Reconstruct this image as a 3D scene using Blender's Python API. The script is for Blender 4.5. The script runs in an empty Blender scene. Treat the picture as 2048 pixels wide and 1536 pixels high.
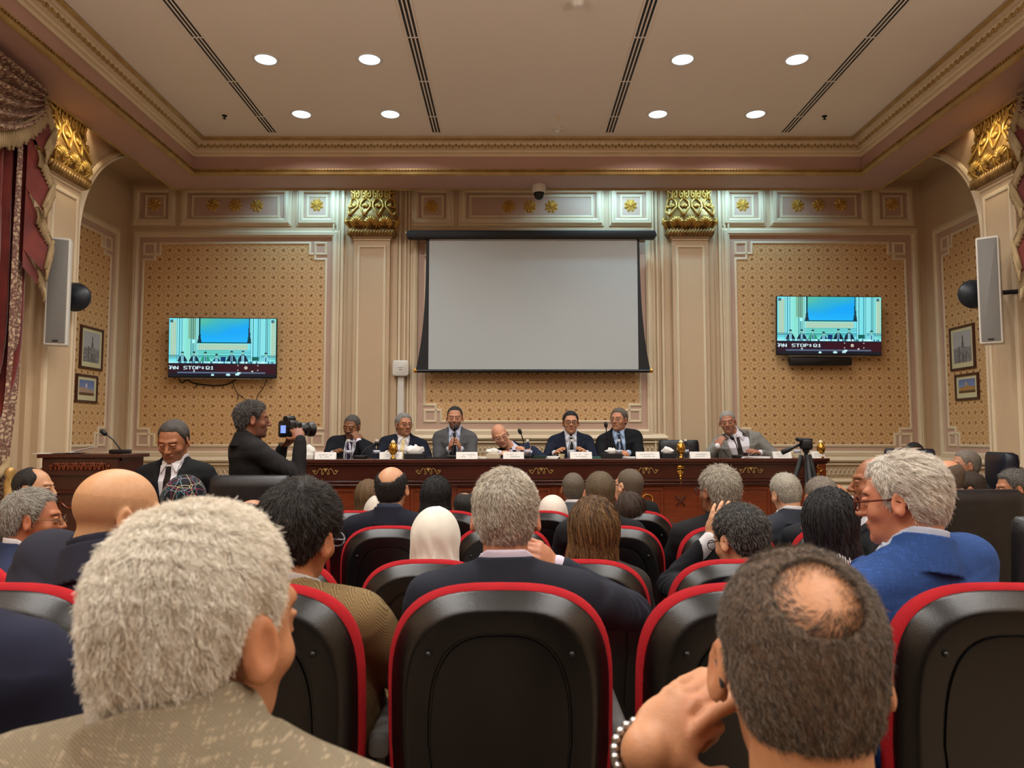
import bpy, math, random
import numpy as np
from mathutils import Vector, Matrix, Euler

SC = bpy.context.scene
COL = SC.collection
random.seed(7)
RNG = np.random.default_rng(11)
PI = math.pi

# ---------------------------------------------------------------- camera
F_PX = 1500.0
PITCH = math.atan(105.0 / 1500.0)
CAM_Z = 1.45
cam_data = bpy.data.cameras.new('camera')
cam_data.sensor_width = 36.0
cam_data.lens = 36.0 * F_PX / 2048.0
cam_data.clip_start = 0.05
cam_data.dof.use_dof = True
cam_data.dof.focus_distance = 6.5
cam_data.dof.aperture_fstop = 9.0
cam = bpy.data.objects.new('camera', cam_data)
COL.objects.link(cam)
cam.location = (0, 0, CAM_Z)
cam.rotation_euler = (PI / 2 + PITCH, 0, 0)
SC.camera = cam


def P(px, py, d):
    """World point at room depth d seen at photograph pixel (px, py)."""
    u = (px - 1024.0) / F_PX
    v = (768.0 - py) / F_PX
    dy = math.cos(PITCH) - v * math.sin(PITCH)
    dz = math.sin(PITCH) + v * math.cos(PITCH)
    t = d / dy
    return Vector((u * t, d, CAM_Z + dz * t))


# ---------------------------------------------------------------- world, view, main lights
world = bpy.data.worlds.new('world')
SC.world = world
world.use_nodes = True
world.node_tree.nodes['Background'].inputs[0].default_value = (1.0, 0.85, 0.7, 1)
world.node_tree.nodes['Background'].inputs[1].default_value = 0.05
SC.view_settings.view_transform = 'Standard'
SC.view_settings.look = 'None'
SC.view_settings.gamma = 1.0
SC.view_settings.use_curve_mapping = False
SC.view_settings.exposure = 0.0

X0 = 0.17            # middle of the room
CEIL_Z = 4.66
SOFF_Z = 4.30
WALL_Y = 9.0
LIGHT_XS = (-2.10, -1.215, 1.455, 2.43)
LIGHT_YS = (7.276, 6.187, 5.10, 4.01, 2.92, 1.83, 0.74, -0.35, -1.6)


def lamp(kind, name, loc, energy, color, size=0.1, rot=None, spot=None, blend=0.3, shape=None):
    l = bpy.data.lights.new(name, kind)
    l.energy = energy
    l.color = color
    if kind == 'AREA':
        l.shape = 'DISK'
        l.size = size
        if shape:
            l.spread = shape
    elif kind == 'SPOT':
        l.spot_size = spot
        l.spot_blend = blend
        l.shadow_soft_size = size
    else:
        l.shadow_soft_size = size
    o = bpy.data.objects.new(name, l)
    COL.objects.link(o)
    o.location = loc
    if rot:
        o.rotation_euler = rot
    return o


WARM = (1.0, 0.975, 0.94)
for ly in LIGHT_YS:
    for lx in LIGHT_XS:
        lamp('AREA', 'downlight_lamp', (lx, ly, CEIL_Z - 0.012), 12.2, WARM, 0.17, shape=math.radians(150))
# cool spots in the slot between soffit and back wall
COOL = (0.42, 0.78, 1.0)
for gx, ws in ((-2.3, ((-0.5, 8), (-0.2, 12), (0.1, 18), (0.4, 18))), (1.25, ((-0.6, 8), (-0.3, 12), (0.0, 20), (0.3, 20))), (2.65, ((-0.45, 14), (-0.1, 20), (0.2, 16), (0.6, 7)))):
    for off, e in ws:
        lamp('SPOT', 'slot_lamp', (gx + off, 8.60, 4.58), e * 0.8, COOL, 0.03, (math.radians(14), 0, 0), math.radians(125), 0.6)
# added unseen fill lamps behind the camera, aimed up to brighten the ceiling
for cx in (X0 - 3.9, X0 + 3.9):
    for cy in (-2.6, -0.6, 1.4):
        up = lamp('SPOT', 'ceiling_fill_lamp', (cx, cy, 2.7), 250, (1.0, 0.95, 0.89), 0.08, (math.radians(180), math.radians(-24 if cx > 0 else 24), 0), math.radians(150), 0.8)
        up.data.specular_factor = 0.1
YEL = (1.0, 0.84, 0.56)
for sd in (-1, 1):
    lamp('SPOT', 'slot_lamp', (X0 + sd * 4.08, 5.55, 4.60), 26, WARM, 0.04, (0, math.radians(-10 * sd), 0), math.radians(120), 0.6)
    lamp('SPOT', 'slot_lamp', (X0 + sd * 4.15, 6.90, 4.60), 9, YEL, 0.03, (math.radians(-14), 0, 0), math.radians(105), 0.4)
    lamp('SPOT', 'soffit_spot', (X0 + sd * 3.70, 6.36, 4.262), 15, YEL, 0.02, (math.radians(10), math.radians(-56 * sd), 0), math.radians(64), 0.6)


# ---------------------------------------------------------------- colours and materials
def lin(c):
    c = c / 255.0
    return c / 12.92 if c <= 0.04045 else ((c + 0.055) / 1.055) ** 2.4


def C(r, g, b):
    return (lin(r), lin(g), lin(b), 1.0)


class Mat:
    def __init__(self, name, rough=0.6, metal=0.0, spec=0.5):
        self.m = bpy.data.materials.new(name)
        self.m.use_nodes = True
        self.nt = self.m.node_tree
        self.b = self.nt.nodes['Principled BSDF']
        self.b.inputs['Roughness'].default_value = rough
        self.b.inputs['Metallic'].default_value = metal
        self.b.inputs['Specular IOR Level'].default_value = spec

    def n(self, t, **kw):
        nd = self.nt.nodes.new(t)
        for k, v in kw.items():
            setattr(nd, k, v)
        return nd

    def l(self, a, b):
        self.nt.links.new(a, b)

    def base(self, c):
        self.b.inputs['Base Color'].default_value = c
        return self

    def coord(self, which='Object', scale=None):
        tc = self.n('ShaderNodeTexCoord')
        if scale is None:
            return tc.outputs[which]
        mp = self.n('ShaderNodeMapping')
        mp.inputs['Scale'].default_value = scale if isinstance(scale, tuple) else (scale,) * 3
        self.l(tc.outputs[which], mp.inputs[0])
        return mp.outputs[0]

    def noise(self, scale, detail=3.0, vec=None, rough=0.5):
        nz = self.n('ShaderNodeTexNoise')
        nz.inputs['Scale'].default_value = scale
        nz.inputs['Detail'].default_value = detail
        nz.inputs['Roughness'].default_value = rough
        self.l(vec if vec is not None else self.coord(), nz.inputs['Vector'])
        return nz.outputs['Fac']

    def ramp(self, fac, stops):
        r = self.n('ShaderNodeValToRGB')
        el = r.color_ramp.elements
        while len(el) < len(stops):
            el.new(0.5)
        for e, (p, c) in zip(el, stops):
            e.position = p
            e.color = c
        self.l(fac, r.inputs[0])
        return r.outputs[0]

    def mix(self, fac, a, b, mode='MIX'):
        mx = self.n('ShaderNodeMix', data_type='RGBA', blend_type=mode)
        for i, v in ((0, fac), (6, a), (7, b)):
            if hasattr(v, 'default_value') or hasattr(v, 'is_linked'):
                self.l(v, mx.inputs[i])
            else:
                mx.inputs[i].default_value = v
        return mx.outputs[2]

    def math(self, op, a, b=None, c=None):
        nd = self.n('ShaderNodeMath', operation=op)
        for i, v in enumerate((a, b, c)):
            if v is None:
                continue
            if isinstance(v, (int, float)):
                nd.inputs[i].default_value = v
            else:
                self.l(v, nd.inputs[i])
        return nd.outputs[0]

    def color(self, sock):
        self.l(sock, self.b.inputs['Base Color'])
        return self

    def bump(self, h, strength=0.3, dist=0.01):
        bp = self.n('ShaderNodeBump')
        bp.inputs['Strength'].default_value = strength
        bp.inputs['Distance'].default_value = dist
        self.l(h, bp.inputs['Height'])
        self.l(bp.outputs[0], self.b.inputs['Normal'])
        return self


MATS = {}


def mottled(name, c1, c2, scale=8.0, rough=0.6, bump=0.0, metal=0.0, bscale=None, spec=0.5):
    if name in MATS:
        return MATS[name]
    m = Mat(name, rough, metal, spec)
    f = m.noise(scale, 4)
    m.color(m.ramp(f, ((0.3, c1), (0.7, c2))))
    if bump:
        m.bump(m.noise(bscale or scale * 6, 3), bump, 0.004)
    MATS[name] = m.m
    return m.m


M_WALL = mottled('wall_paint', C(206, 180, 146), C(198, 172, 139), 1.5, 0.55)
M_PINK = mottled('rose_paint', C(200, 168, 148), C(193, 160, 141), 1.5, 0.55)
M_CREAM = mottled('cream_moulding', C(230, 212, 180), C(221, 202, 170), 3.0, 0.45)
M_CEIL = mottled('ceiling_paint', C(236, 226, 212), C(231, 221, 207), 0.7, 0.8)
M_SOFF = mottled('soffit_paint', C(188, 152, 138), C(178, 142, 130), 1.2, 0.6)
M_TRIMGOLD = mottled('cornice_gold_paint', C(190, 160, 100), C(165, 132, 78), 6.0, 0.45, metal=0.35)
M_GOLD = mottled('gilded_plaster', C(238, 200, 110), C(206, 162, 76), 9.0, 0.34, 0.35, 0.4, 60)
M_GOLDD = mottled('old_gilding', C(176, 140, 80), C(120, 88, 44), 12.0, 0.42, 0.35, 0.4, 60)
M_BLACK = mottled('black_plastic', C(22, 22, 24), C(15, 15, 17), 20, 0.35, 0.15, 0, 500)
M_BLACKM = mottled('matt_black', C(16, 16, 18), C(11, 11, 13), 20, 0.6)
M_WHITE = mottled('white_plastic', C(226, 222, 212), C(218, 214, 204), 5, 0.4)
M_PAPER = mottled('paper', C(240, 238, 232), C(230, 228, 222), 5, 0.7)
M_STEEL = mottled('steel', C(200, 200, 200), C(170, 170, 172), 30, 0.25, 0, 0.95)
M_SCREEN = mottled('projection_fabric', C(190, 196, 196), C(185, 191, 191), 0.8, 0.85)
M_CARPET = mottled('carpet_wool', C(158, 138, 116), C(138, 118, 98), 30, 0.95, 0.4)
M_BRASS = mottled('brass', C(226, 178, 84), C(188, 138, 56), 20, 0.22, 0, 0.95)
M_LEATHER = mottled('black_leather', C(24, 24, 27), C(15, 15, 18), 14, 0.38, 0.35, 0, 160)
M_NAVYLEATHER = mottled('navy_leather', C(18, 26, 44), C(12, 18, 32), 14, 0.38, 0.3, 0, 160)


def mat_wood(name, a, b, rough=0.28):
    m = Mat(name, rough)
    v = m.coord('Object', (3.0, 3.0, 30.0))
    f = m.noise(1.6, 6, v, 0.6)
    m.color(m.ramp(f, ((0.25, a), (0.75, b))))
    m.b.inputs['Coat Weight'].default_value = 0.3
    m.b.inputs['Coat Roughness'].default_value = 0.15
    return m.m


M_GILT = mottled('pale_gilt_metal', C(206, 170, 104), C(170, 132, 76), 30, 0.35, 0, 0.5)
M_WOOD = mat_wood('mahogany', C(96, 40, 18), C(126, 56, 24))
M_WOODD = mat_wood('dark_mahogany', C(58, 22, 14), C(78, 32, 18))


def mat_shell():
    m = Mat('glossy_black_plastic', 0.30, 0, 0.55)
    m.base(C(4, 4, 5))
    m.bump(m.noise(420, 2), 0.35, 0.001)
    return m.m


M_SHELL = mat_shell()


def mat_fabric(name, c1, c2, wscale=260, strength=0.6, rough=0.9, sheen=0.0):
    m = Mat(name, rough, 0, 0.2)
    v = m.coord()
    w1 = m.n('ShaderNodeTexWave', bands_direction='DIAGONAL')
    w1.inputs['Scale'].default_value = wscale
    w1.inputs['Distortion'].default_value = 2.0
    m.l(v, w1.inputs['Vector'])
    nz = m.noise(5.0, 4)
    c = m.ramp(nz, ((0.3, c1), (0.7, c2)))
    c = m.mix(0.25, c, m.ramp(w1.outputs['Fac'], ((0.0, (0.3, 0.3, 0.3, 1)), (1.0, (1, 1, 1, 1)))), 'MULTIPLY')
    m.color(c)
    m.bump(w1.outputs['Fac'], strength, 0.002)
    if sheen:
        m.b.inputs['Sheen Weight'].default_value = sheen
    return m.m


M_RED = mat_fabric('red_upholstery', C(204, 38, 46), C(180, 28, 38), 230, 0.8)


# wallpaper: small dark stars on a grid over a fine pale lattice, in metres through the UV map
def mat_wallpaper():
    m = Mat('star_wallpaper', 0.55)
    uv = m.n('ShaderNodeTexCoord').outputs['UV']
    sep = m.n('ShaderNodeSeparateXYZ')
    m.l(uv, sep.inputs[0])

    def cell(s, p):
        fr = m.math('FRACT', m.math('DIVIDE', s, p))
        return m.math('SUBTRACT', fr, 0.5)
    x, y = cell(sep.outputs[0], 0.1155), cell(sep.outputs[1], 0.1115)
    ax, ay = m.math('ABSOLUTE', x), m.math('ABSOLUTE', y)
    r = m.math('SQRT', m.math('ADD', m.math('MULTIPLY', x, x), m.math('MULTIPLY', y, y)))
    ang = m.math('ARCTAN2', y, x)
    star = m.math('ADD', r, m.math('MULTIPLY', m.math('COSINE', m.math('MULTIPLY', ang, 8.0)), -0.018))
    dot = m.math('LESS_THAN', star, 0.085)
    halo = m.math('LESS_THAN', star, 0.15)
    # pale interlaced lattice: thin lines in four directions, two periods per star
    ln = None
    for deg in (22.5, 67.5, 112.5, 157.5):
        ca, sa = math.cos(math.radians(deg)), math.sin(math.radians(deg))
        dd = m.math('ADD', m.math('MULTIPLY', sep.outputs[0], ca), m.math('MULTIPLY', sep.outputs[1], sa))
        t_ = m.math('ABSOLUTE', m.math('SUBTRACT', m.math('FRACT', m.math('DIVIDE', dd, 0.0385)), 0.5))
        ln = t_ if ln is None else m.math('MINIMUM', ln, t_)
    line = m.math('LESS_THAN', ln, 0.045)
    ring = m.math('LESS_THAN', m.math('ABSOLUTE', m.math('SUBTRACT', r, 0.36)), 0.05)
    base = m.mix(m.noise(3, 3), C(206, 156, 98), C(196, 145, 88))
    c = m.mix(m.math('MULTIPLY', line, 0.7), base, C(240, 214, 166))
    c = m.mix(m.math('MULTIPLY', ring, 0.35), c, C(240, 214, 166))
    c = m.mix(m.math('MULTIPLY', halo, 0.35), c, C(150, 92, 36))
    c = m.mix(dot, c, C(104, 56, 20))
    m.color(c)
    return m.m


M_WALLPAPER = mat_wallpaper()


def mat_emit(name, col, strength):
    m = Mat(name, 0.5)
    m.base((0.02, 0.02, 0.02, 1))
    m.b.inputs['Emission Color'].default_value = col
    m.b.inputs['Emission Strength'].default_value = strength
    return m.m


def mat_attr(name, emit=0.0, rough=0.5):
    m = Mat(name, rough)
    a = m.n('ShaderNodeAttribute', attribute_name='picture')
    if emit:
        m.base((0.01, 0.01, 0.01, 1))
        m.l(a.outputs['Color'], m.b.inputs['Emission Color'])
        m.b.inputs['Emission Strength'].default_value = emit
    else:
        m.color(a.outputs['Color'])
    return m.m


M_TVPIC = mat_attr('screen_picture', 1.0, 0.2)
M_PRINT = mat_attr('printed_picture', 0, 0.35)
M_LAMP = mat_emit('lamp_glass', (0.84, 0.97, 1.0, 1), 1.6)


def mat_glass(name, tint, rough=0.03):
    m = Mat(name, rough)
    m.base(tint)
    m.b.inputs['Transmission Weight'].default_value = 1.0
    m.b.inputs['IOR'].default_value = 1.06
    return m.m


M_GLASS = mat_glass('clear_glass', (0.95, 0.97, 1, 1))


# ---------------------------------------------------------------- object helpers
def link(name, data, parent=None, loc=None):
    o = bpy.data.objects.new(name, data)
    COL.objects.link(o)
    if parent is not None:
        o.parent = parent
        o.location = -parent.location if loc is None else loc   # geometry is given in world space
    elif loc is not None:
        o.location = loc
    return o


def tag(o, label=None, cat=None, group=None, kind=None):
    for k, v in (('label', label), ('category', cat), ('group', group), ('kind', kind)):
        if v:
            o[k] = v
    return o


def thing(name, label, cat, loc=(0, 0, 0), group=None):
    o = bpy.data.objects.new(name, None)
    o.empty_display_size = 0.1
    COL.objects.link(o)
    o.location = loc
    return tag(o, label, cat, group)


def copy_tree(o, parent=None, offset=None):
    c = o.copy()
    COL.objects.link(c)
    if parent is not None:
        c.parent = parent
    for ch in list(o.children):
        copy_tree(ch, c)
    return c


class MB:
    """Collects polygons; build() links them as one mesh object."""

    def __init__(self):
        self.v, self.f, self.uv = [], [], None

    def add(self, vs, fs):
        b = len(self.v)
        self.v += [tuple(p) for p in vs]
        self.f += [tuple(i + b for i in f) for f in fs]

    def box(self, lo, hi, M=None):
        x0, y0, z0 = lo
        x1, y1, z1 = hi
        vs = [(x0, y0, z0), (x1, y0, z0), (x1, y1, z0), (x0, y1, z0), (x0, y0, z1), (x1, y0, z1), (x1, y1, z1), (x0, y1, z1)]
        if M is not None:
            vs = [M @ Vector(v) for v in vs]
        self.add(vs, [(0, 3, 2, 1), (4, 5, 6, 7), (0, 1, 5, 4), (1, 2, 6, 5), (2, 3, 7, 6), (3, 0, 4, 7)])

    def rbox(self, c, s, r, M=None, seg=4):
        """box with edges rounded in the XZ outline and chamfered front and back (depth along Y)"""
        hx, hy, hz = s[0] / 2, s[1] / 2, s[2] / 2
        out = []
        for cx, cz, a0 in ((hx - r, hz - r, 0), (-hx + r, hz - r, 90), (-hx + r, -hz + r, 180), (hx - r, -hz + r, 270)):
            for k in range(seg + 1):
                a = math.radians(a0 + 90 * k / seg)
                out.append((cx, cz, math.cos(a), math.sin(a)))
        ch = min(r, hy) * 0.6
        rings = []
        for y, rr in ((-hy, r - ch), (-hy + ch * 0.3, r - ch * 0.3), (-hy + ch, r), (hy - ch, r), (hy - ch * 0.3, r - ch * 0.3), (hy, r - ch)):
            rings.append([(c[0] + ox + ca * rr, c[1] + y, c[2] + oz + sa * rr) for ox, oz, ca, sa in out])
        if M is not None:
            rings = [[M @ Vector(p) for p in rg] for rg in rings]
        self.loft(rings, True, True)

    def loft(self, rings, cap0=False, cap1=False, closed=True):
        n = len(rings[0])
        b = len(self.v)
        for r in rings:
            self.v += [tuple(p) for p in r]
        for i in range(len(rings) - 1):
            for j in range(n if closed else n - 1):
                a, c = b + i * n + j, b + i * n + (j + 1) % n
                self.f.append((a, c, c + n, a + n))
        if cap0:
            self.f.append(tuple(b + j for j in range(n))[::-1])
        if cap1:
            self.f.append(tuple(b + (len(rings) - 1) * n + j for j in range(n)))

    def tube(self, pts, rad, seg=8, cap=True):
        pts = [Vector(p) for p in pts]
        rads = rad if isinstance(rad, (list, tuple)) else [rad] * len(pts)
        up = None
        rings = []
        for i, p in enumerate(pts):
            t = (pts[min(i + 1, len(pts) - 1)] - pts[max(i - 1, 0)])
            if t.length < 1e-9:
                t = Vector((0, 0, 1))
            t.normalize()
            if up is None:
                up = Vector((0, 0, 1)) if abs(t.z) < 0.9 else Vector((1, 0, 0))
            a = (up - t * up.dot(t))
            if a.length < 1e-6:
                a = Vector((1, 0, 0)).cross(t)
            a.normalize()
            up = a
            bb = t.cross(a)
            rings.append([p + (a * math.cos(k * 2 * PI / seg) + bb * math.sin(k * 2 * PI / seg)) * rads[i] for k in range(seg)])
        self.loft(rings, cap, cap)

    def lathe(self, prof, c=(0, 0, 0), seg=20, M=None):
        rings = []
        for r, z in prof:
            rg = [Vector((c[0] + r * math.cos(k * 2 * PI / seg), c[1] + r * math.sin(k * 2 * PI / seg), c[2] + z)) for k in range(seg)]
            if M is not None:
                rg = [M @ p for p in rg]
            rings.append(rg)
        self.loft(rings, prof[0][0] > 1e-6, prof[-1][0] > 1e-6)

    def blob(self, c, r, M=None, su=10, sv=7):
        rings = []
        for i in range(sv + 1):
            a = -PI / 2 + PI * i / sv
            rr = max(math.cos(a), 0.001)
            rg = []
            for j in range(su):
                b = 2 * PI * j / su
                p = Vector((r[0] * rr * math.cos(b), r[1] * rr * math.sin(b), r[2] * math.sin(a)))
                if M is not None:
                    p = M @ p
                rg.append(p + Vector(c))
            rings.append(rg)
        self.loft(rings)

    def sweep(self, path, prof, fmap, closed=True):
        """Mitred moulding: path in 2D, prof [(offset, height)], fmap(u, v, h) -> world."""
        n = len(path)
        rings = []
        for i in range(n):
            p = Vector(path[i])
            if closed or 0 < i < n - 1:
                d0 = (p - Vector(path[i - 1])).normalized()
                d1 = (Vector(path[(i + 1) % n]) - p).normalized()
            elif i == 0:
                d0 = d1 = (Vector(path[1]) - p).normalized()
            else:
                d0 = d1 = (p - Vector(path[i - 1])).normalized()
            n0, n1 = Vector((-d0.y, d0.x)), Vector((-d1.y, d1.x))
            m = (n0 + n1)
            m = m / max(m.length_squared / 2.0, 0.3)
            rings.append([fmap(p.x + m.x * o, p.y + m.y * o, h) for o, h in prof])
        if closed:
            rings.append(rings[0])
        self.loft(rings, not closed, not closed, closed=True)

    def build(self, name, mat, parent=None, smooth=False, auto=None, bevel=0):
        me = bpy.data.meshes.new(name)
        me.from_pydata(self.v, [], self.f)
        me.validate()
        me.materials.append(mat)
        if smooth:
            me.shade_smooth()
            if auto is not None:
                me.set_sharp_from_angle(angle=math.radians(auto))
        o = link(name, me, parent)
        if bevel:
            b = o.modifiers.new('bevel', 'BEVEL')
            b.width = bevel
            b.segments = 2
            b.limit_method = 'ANGLE'
        return o


def grid_picture(name, img, origin, du, dv, mat, parent=None):
    """A flat picture as a grid of coloured faces; img is (H, W, 3) in sRGB 0-1, row 0 at the top."""
    H, W = img.shape[:2]
    u = np.arange(W + 1) / W
    v = np.arange(H + 1) / H
    o, du, dv = np.array(origin), np.array(du), np.array(dv)
    co = o + u[None, :, None] * du + v[:, None, None] * dv
    me = bpy.data.meshes.new(name)
    me.vertices.add((W + 1) * (H + 1))
    me.vertices.foreach_set('co', co.reshape(-1).astype(np.float32))
    j, i = np.meshgrid(np.arange(W), np.arange(H))
    a = i * (W + 1) + j
    q = np.stack([a, a + 1, a + W + 2, a + W + 1], -1).reshape(-1, 4)
    me.loops.add(q.size)
    me.loops.foreach_set('vertex_index', q.reshape(-1).astype(np.int32))
    me.polygons.add(len(q))
    me.polygons.foreach_set('loop_start', (np.arange(len(q)) * 4).astype(np.int32))
    me.update(calc_edges=True)
    at = me.color_attributes.new('picture', 'FLOAT_COLOR', 'CORNER')
    im = np.where(img <= 0.04045, img / 12.92, ((img + 0.055) / 1.055) ** 2.4)[::-1]
    c = np.concatenate([im.reshape(-1, 3), np.ones((H * W, 1))], 1)
    at.data.foreach_set('color', np.repeat(c, 4, axis=0).reshape(-1).astype(np.float32))
    me.materials.append(mat)
    return link(name, me, parent)
# ---------------------------------------------------------------- implicit surfaces for bodies and cloth
def V3(a):
    return np.array(a, dtype=np.float32)


def smin(a, b, k):
    h = np.maximum(k - np.abs(a - b), 0) / k
    return np.minimum(a, b) - h * h * k * 0.25


def smax(a, b, k):
    return -smin(-a, -b, k)


def norm(v):
    v = np.asarray(v, dtype=np.float64)
    return v / max(np.linalg.norm(v), 1e-9)


def s_cap(a, b, ra, rb):
    a, b = V3(a), V3(b)
    ab = b - a
    L = float(ab @ ab) + 1e-9

    def f(p):
        t = np.clip((p - a) @ ab / L, 0, 1)
        return np.linalg.norm(p - a - t[:, None] * ab, axis=1) - (ra + (rb - ra) * t)
    return f, (a + b) / 2, math.sqrt(L) / 2 + max(ra, rb)


def s_ell(c, r, R=None):
    c, r = V3(c), V3(r)
    R = None if R is None else np.asarray(R, dtype=np.float32)

    def f(p):
        q = p - c
        if R is not None:
            q = q @ R
        k0 = np.linalg.norm(q / r, axis=1)
        k1 = np.linalg.norm(q / (r * r), axis=1)
        return k0 * (k0 - 1) / np.maximum(k1, 1e-6)
    return f, c, float(r.max())


class Field:
    def __init__(self):
        self.ops = []
        self.lo = np.full(3, 1e9)
        self.hi = -self.lo

    def grow(self, c, R):
        self.lo = np.minimum(self.lo, np.array(c) - R)
        self.hi = np.maximum(self.hi, np.array(c) + R)

    def u(self, prim, k=0.02, box=True):
        f, c, R = prim
        self.ops.append(('u', f, V3(c), R, k))
        if box:
            self.grow(c, R)
        return self

    def s(self, prim, k=0.01):
        f, c, R = prim
        self.ops.append(('s', f, V3(c), R, k))
        return self

    def i(self, f, k=0.01):
        self.ops.append(('i', f, None, 0, k))
        return self

    def d(self, f):
        self.ops.append(('d', f, None, 0, 0))
        return self

    def __call__(self, p, bc=None, br=0.0):
        """p (n, m, 3); bc (n, 3) block centres, br block radius (None: no culling)"""
        n, m = p.shape[:2]
        val = np.full((n, m), 0.5, dtype=np.float32)
        for op, f, c, R, k in self.ops:
            if c is not None and bc is not None:
                sel = np.nonzero(np.linalg.norm(bc - c, axis=1) < R + br + max(k, 0.01) + 0.01)[0]
                if not len(sel):
                    continue
                sub = f(p[sel].reshape(-1, 3)).reshape(len(sel), m)
                cur = val[sel]
                val[sel] = smin(cur, sub, k) if op == 'u' else smax(cur, -sub, k)
            else:
                sub = f(p.reshape(-1, 3)).reshape(n, m)
                if op == 'u':
                    val = smin(val, sub, k)
                elif op == 's':
                    val = smax(val, -sub, k)
                elif op == 'i':
                    val = smax(val, sub, k)
                else:
                    val = val + sub
        return val


EDG = [(0, 1), (2, 3), (4, 5), (6, 7), (0, 2), (1, 3), (4, 6), (5, 7), (0, 4), (1, 5), (2, 6), (3, 7)]
CRN = np.array([[x, y, z] for z in (0, 1) for y in (0, 1) for x in (0, 1)], dtype=np.float32)


def polygonise(fld, h, pad=0.02):
    B = 8
    lo = fld.lo - pad
    hi = fld.hi + pad
    nb = np.maximum(np.ceil((hi - lo) / (B * h)).astype(int), 1)
    g = np.stack(np.meshgrid(*[np.arange(k) for k in nb], indexing='ij'), -1).reshape(-1, 3)
    cen = (lo + (g + 0.5) * B * h).astype(np.float32)
    fc = np.concatenate([fld(cen[i:i + 20000, None, :])[:, 0] for i in range(0, len(cen), 20000)])
    keep = np.abs(fc) < B * h * 0.87 * 1.45 + 0.012
    g, cen = g[keep], cen[keep]
    r = np.arange(B + 1)
    loc = np.stack(np.meshgrid(r, r, r, indexing='ij'), -1).reshape(-1, 3)
    N = nb * B + 2
    cid_all, vert_all, quads = [], [], []
    br = B * h * 0.87
    for s in range(0, len(g), 700):
        gb, cb = g[s:s + 700], cen[s:s + 700]
        idx = gb[:, None, :] * B + loc[None]
        pts = (lo + idx * h).astype(np.float32)
        Fv = fld(pts, cb, br).reshape(-1, B + 1, B + 1, B + 1)
        neg = Fv < 0
        some = neg.reshape(len(gb), -1)
        ok = some.any(1) & ~some.all(1)
        if not ok.any():
            continue
        Fv, neg, gb = Fv[ok], neg[ok], gb[ok]
        cr = [neg[:, x:x + B, y:y + B, z:z + B] for z in (0, 1) for y in (0, 1) for x in (0, 1)]
        cnt = sum(c.astype(np.int8) for c in cr)
        b_, i_, j_, k_ = np.nonzero((cnt > 0) & (cnt < 8))
        vals = np.stack([Fv[b_, i_ + x, j_ + y, k_ + z] for z in (0, 1) for y in (0, 1) for x in (0, 1)], 1)
        acc = np.zeros((len(b_), 3), np.float32)
        w = np.zeros(len(b_), np.float32)
        for a, b in EDG:
            va, vb = vals[:, a], vals[:, b]
            cx = (va < 0) != (vb < 0)
            t = np.where(cx, va / np.where(cx, va - vb, 1), 0)
            acc += np.where(cx[:, None], CRN[a] + t[:, None] * (CRN[b] - CRN[a]), 0)
            w += cx
        cell = gb[b_] * B + np.stack([i_, j_, k_], 1)
        vert_all.append(lo + (cell + acc / w[:, None]) * h)
        cid_all.append(cell[:, 0] + N[0] * (cell[:, 1] + N[1] * cell[:, 2]))
        for ax in range(3):
            o = [0, 0, 0]
            o[ax] = 1
            A = neg[:, :B, :B, :B]
            Bn = neg[:, o[0]:o[0] + B, o[1]:o[1] + B, o[2]:o[2] + B]
            b_, i_, j_, k_ = np.nonzero(A != Bn)
            if not len(b_):
                continue
            c = gb[b_] * B + np.stack([i_, j_, k_], 1)
            a1, a2 = (ax + 1) % 3, (ax + 2) % 3
            e1, e2 = np.zeros(3, int), np.zeros(3, int)
            e1[a1] = 1
            e2[a2] = 1
            q = [c - e1 - e2, c - e2, c, c - e1]
            q = np.stack([x[:, 0] + N[0] * (x[:, 1] + N[1] * x[:, 2]) for x in q], 1)
            flip = ~A[b_, i_, j_, k_]
            q[flip] = q[flip][:, ::-1]
            quads.append(q)
    if not cid_all:
        return np.zeros((0, 3)), np.zeros((0, 4), int)
    cid = np.concatenate(cid_all)
    vert = np.concatenate(vert_all)
    order = np.argsort(cid)
    cid, vert = cid[order], vert[order]
    q = np.concatenate(quads)
    pos = np.clip(np.searchsorted(cid, q), 0, len(cid) - 1)
    good = (cid[pos] == q).all(1)
    return vert, pos[good]


def np_mesh(name, vert, quads, mat, parent=None, attr=None):
    me = bpy.data.meshes.new(name)
    me.vertices.add(len(vert))
    me.vertices.foreach_set('co', vert.reshape(-1).astype(np.float32))
    me.loops.add(quads.size)
    me.loops.foreach_set('vertex_index', quads.reshape(-1).astype(np.int32))
    me.polygons.add(len(quads))
    me.polygons.foreach_set('loop_start', (np.arange(len(quads)) * quads.shape[1]).astype(np.int32))
    me.update(calc_edges=True)
    me.shade_smooth()
    if attr is not None:
        at = me.color_attributes.new('tint', 'FLOAT_COLOR', 'POINT')
        at.data.foreach_set('color', np.concatenate([attr, np.ones((len(attr), 1))], 1).reshape(-1).astype(np.float32))
    me.materials.append(mat)
    return link(name, me, parent)


def gradient(fn, p, e=0.002):
    g = np.zeros_like(p)
    for a in range(3):
        d = np.zeros(3, np.float32)
        d[a] = e
        g[:, a] = fn(p + d) - fn(p - d)
    return g / np.maximum(np.linalg.norm(g, axis=1, keepdims=True), 1e-9)


def rotz(a):
    c, s = math.cos(a), math.sin(a)
    return np.array([[c, -s, 0], [s, c, 0], [0, 0, 1]])


def rotx(a):
    c, s = math.cos(a), math.sin(a)
    return np.array([[1, 0, 0], [0, c, -s], [0, s, c]])


def roty(a):
    c, s = math.cos(a), math.sin(a)
    return np.array([[c, 0, s], [0, 1, 0], [-s, 0, c]])


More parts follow.
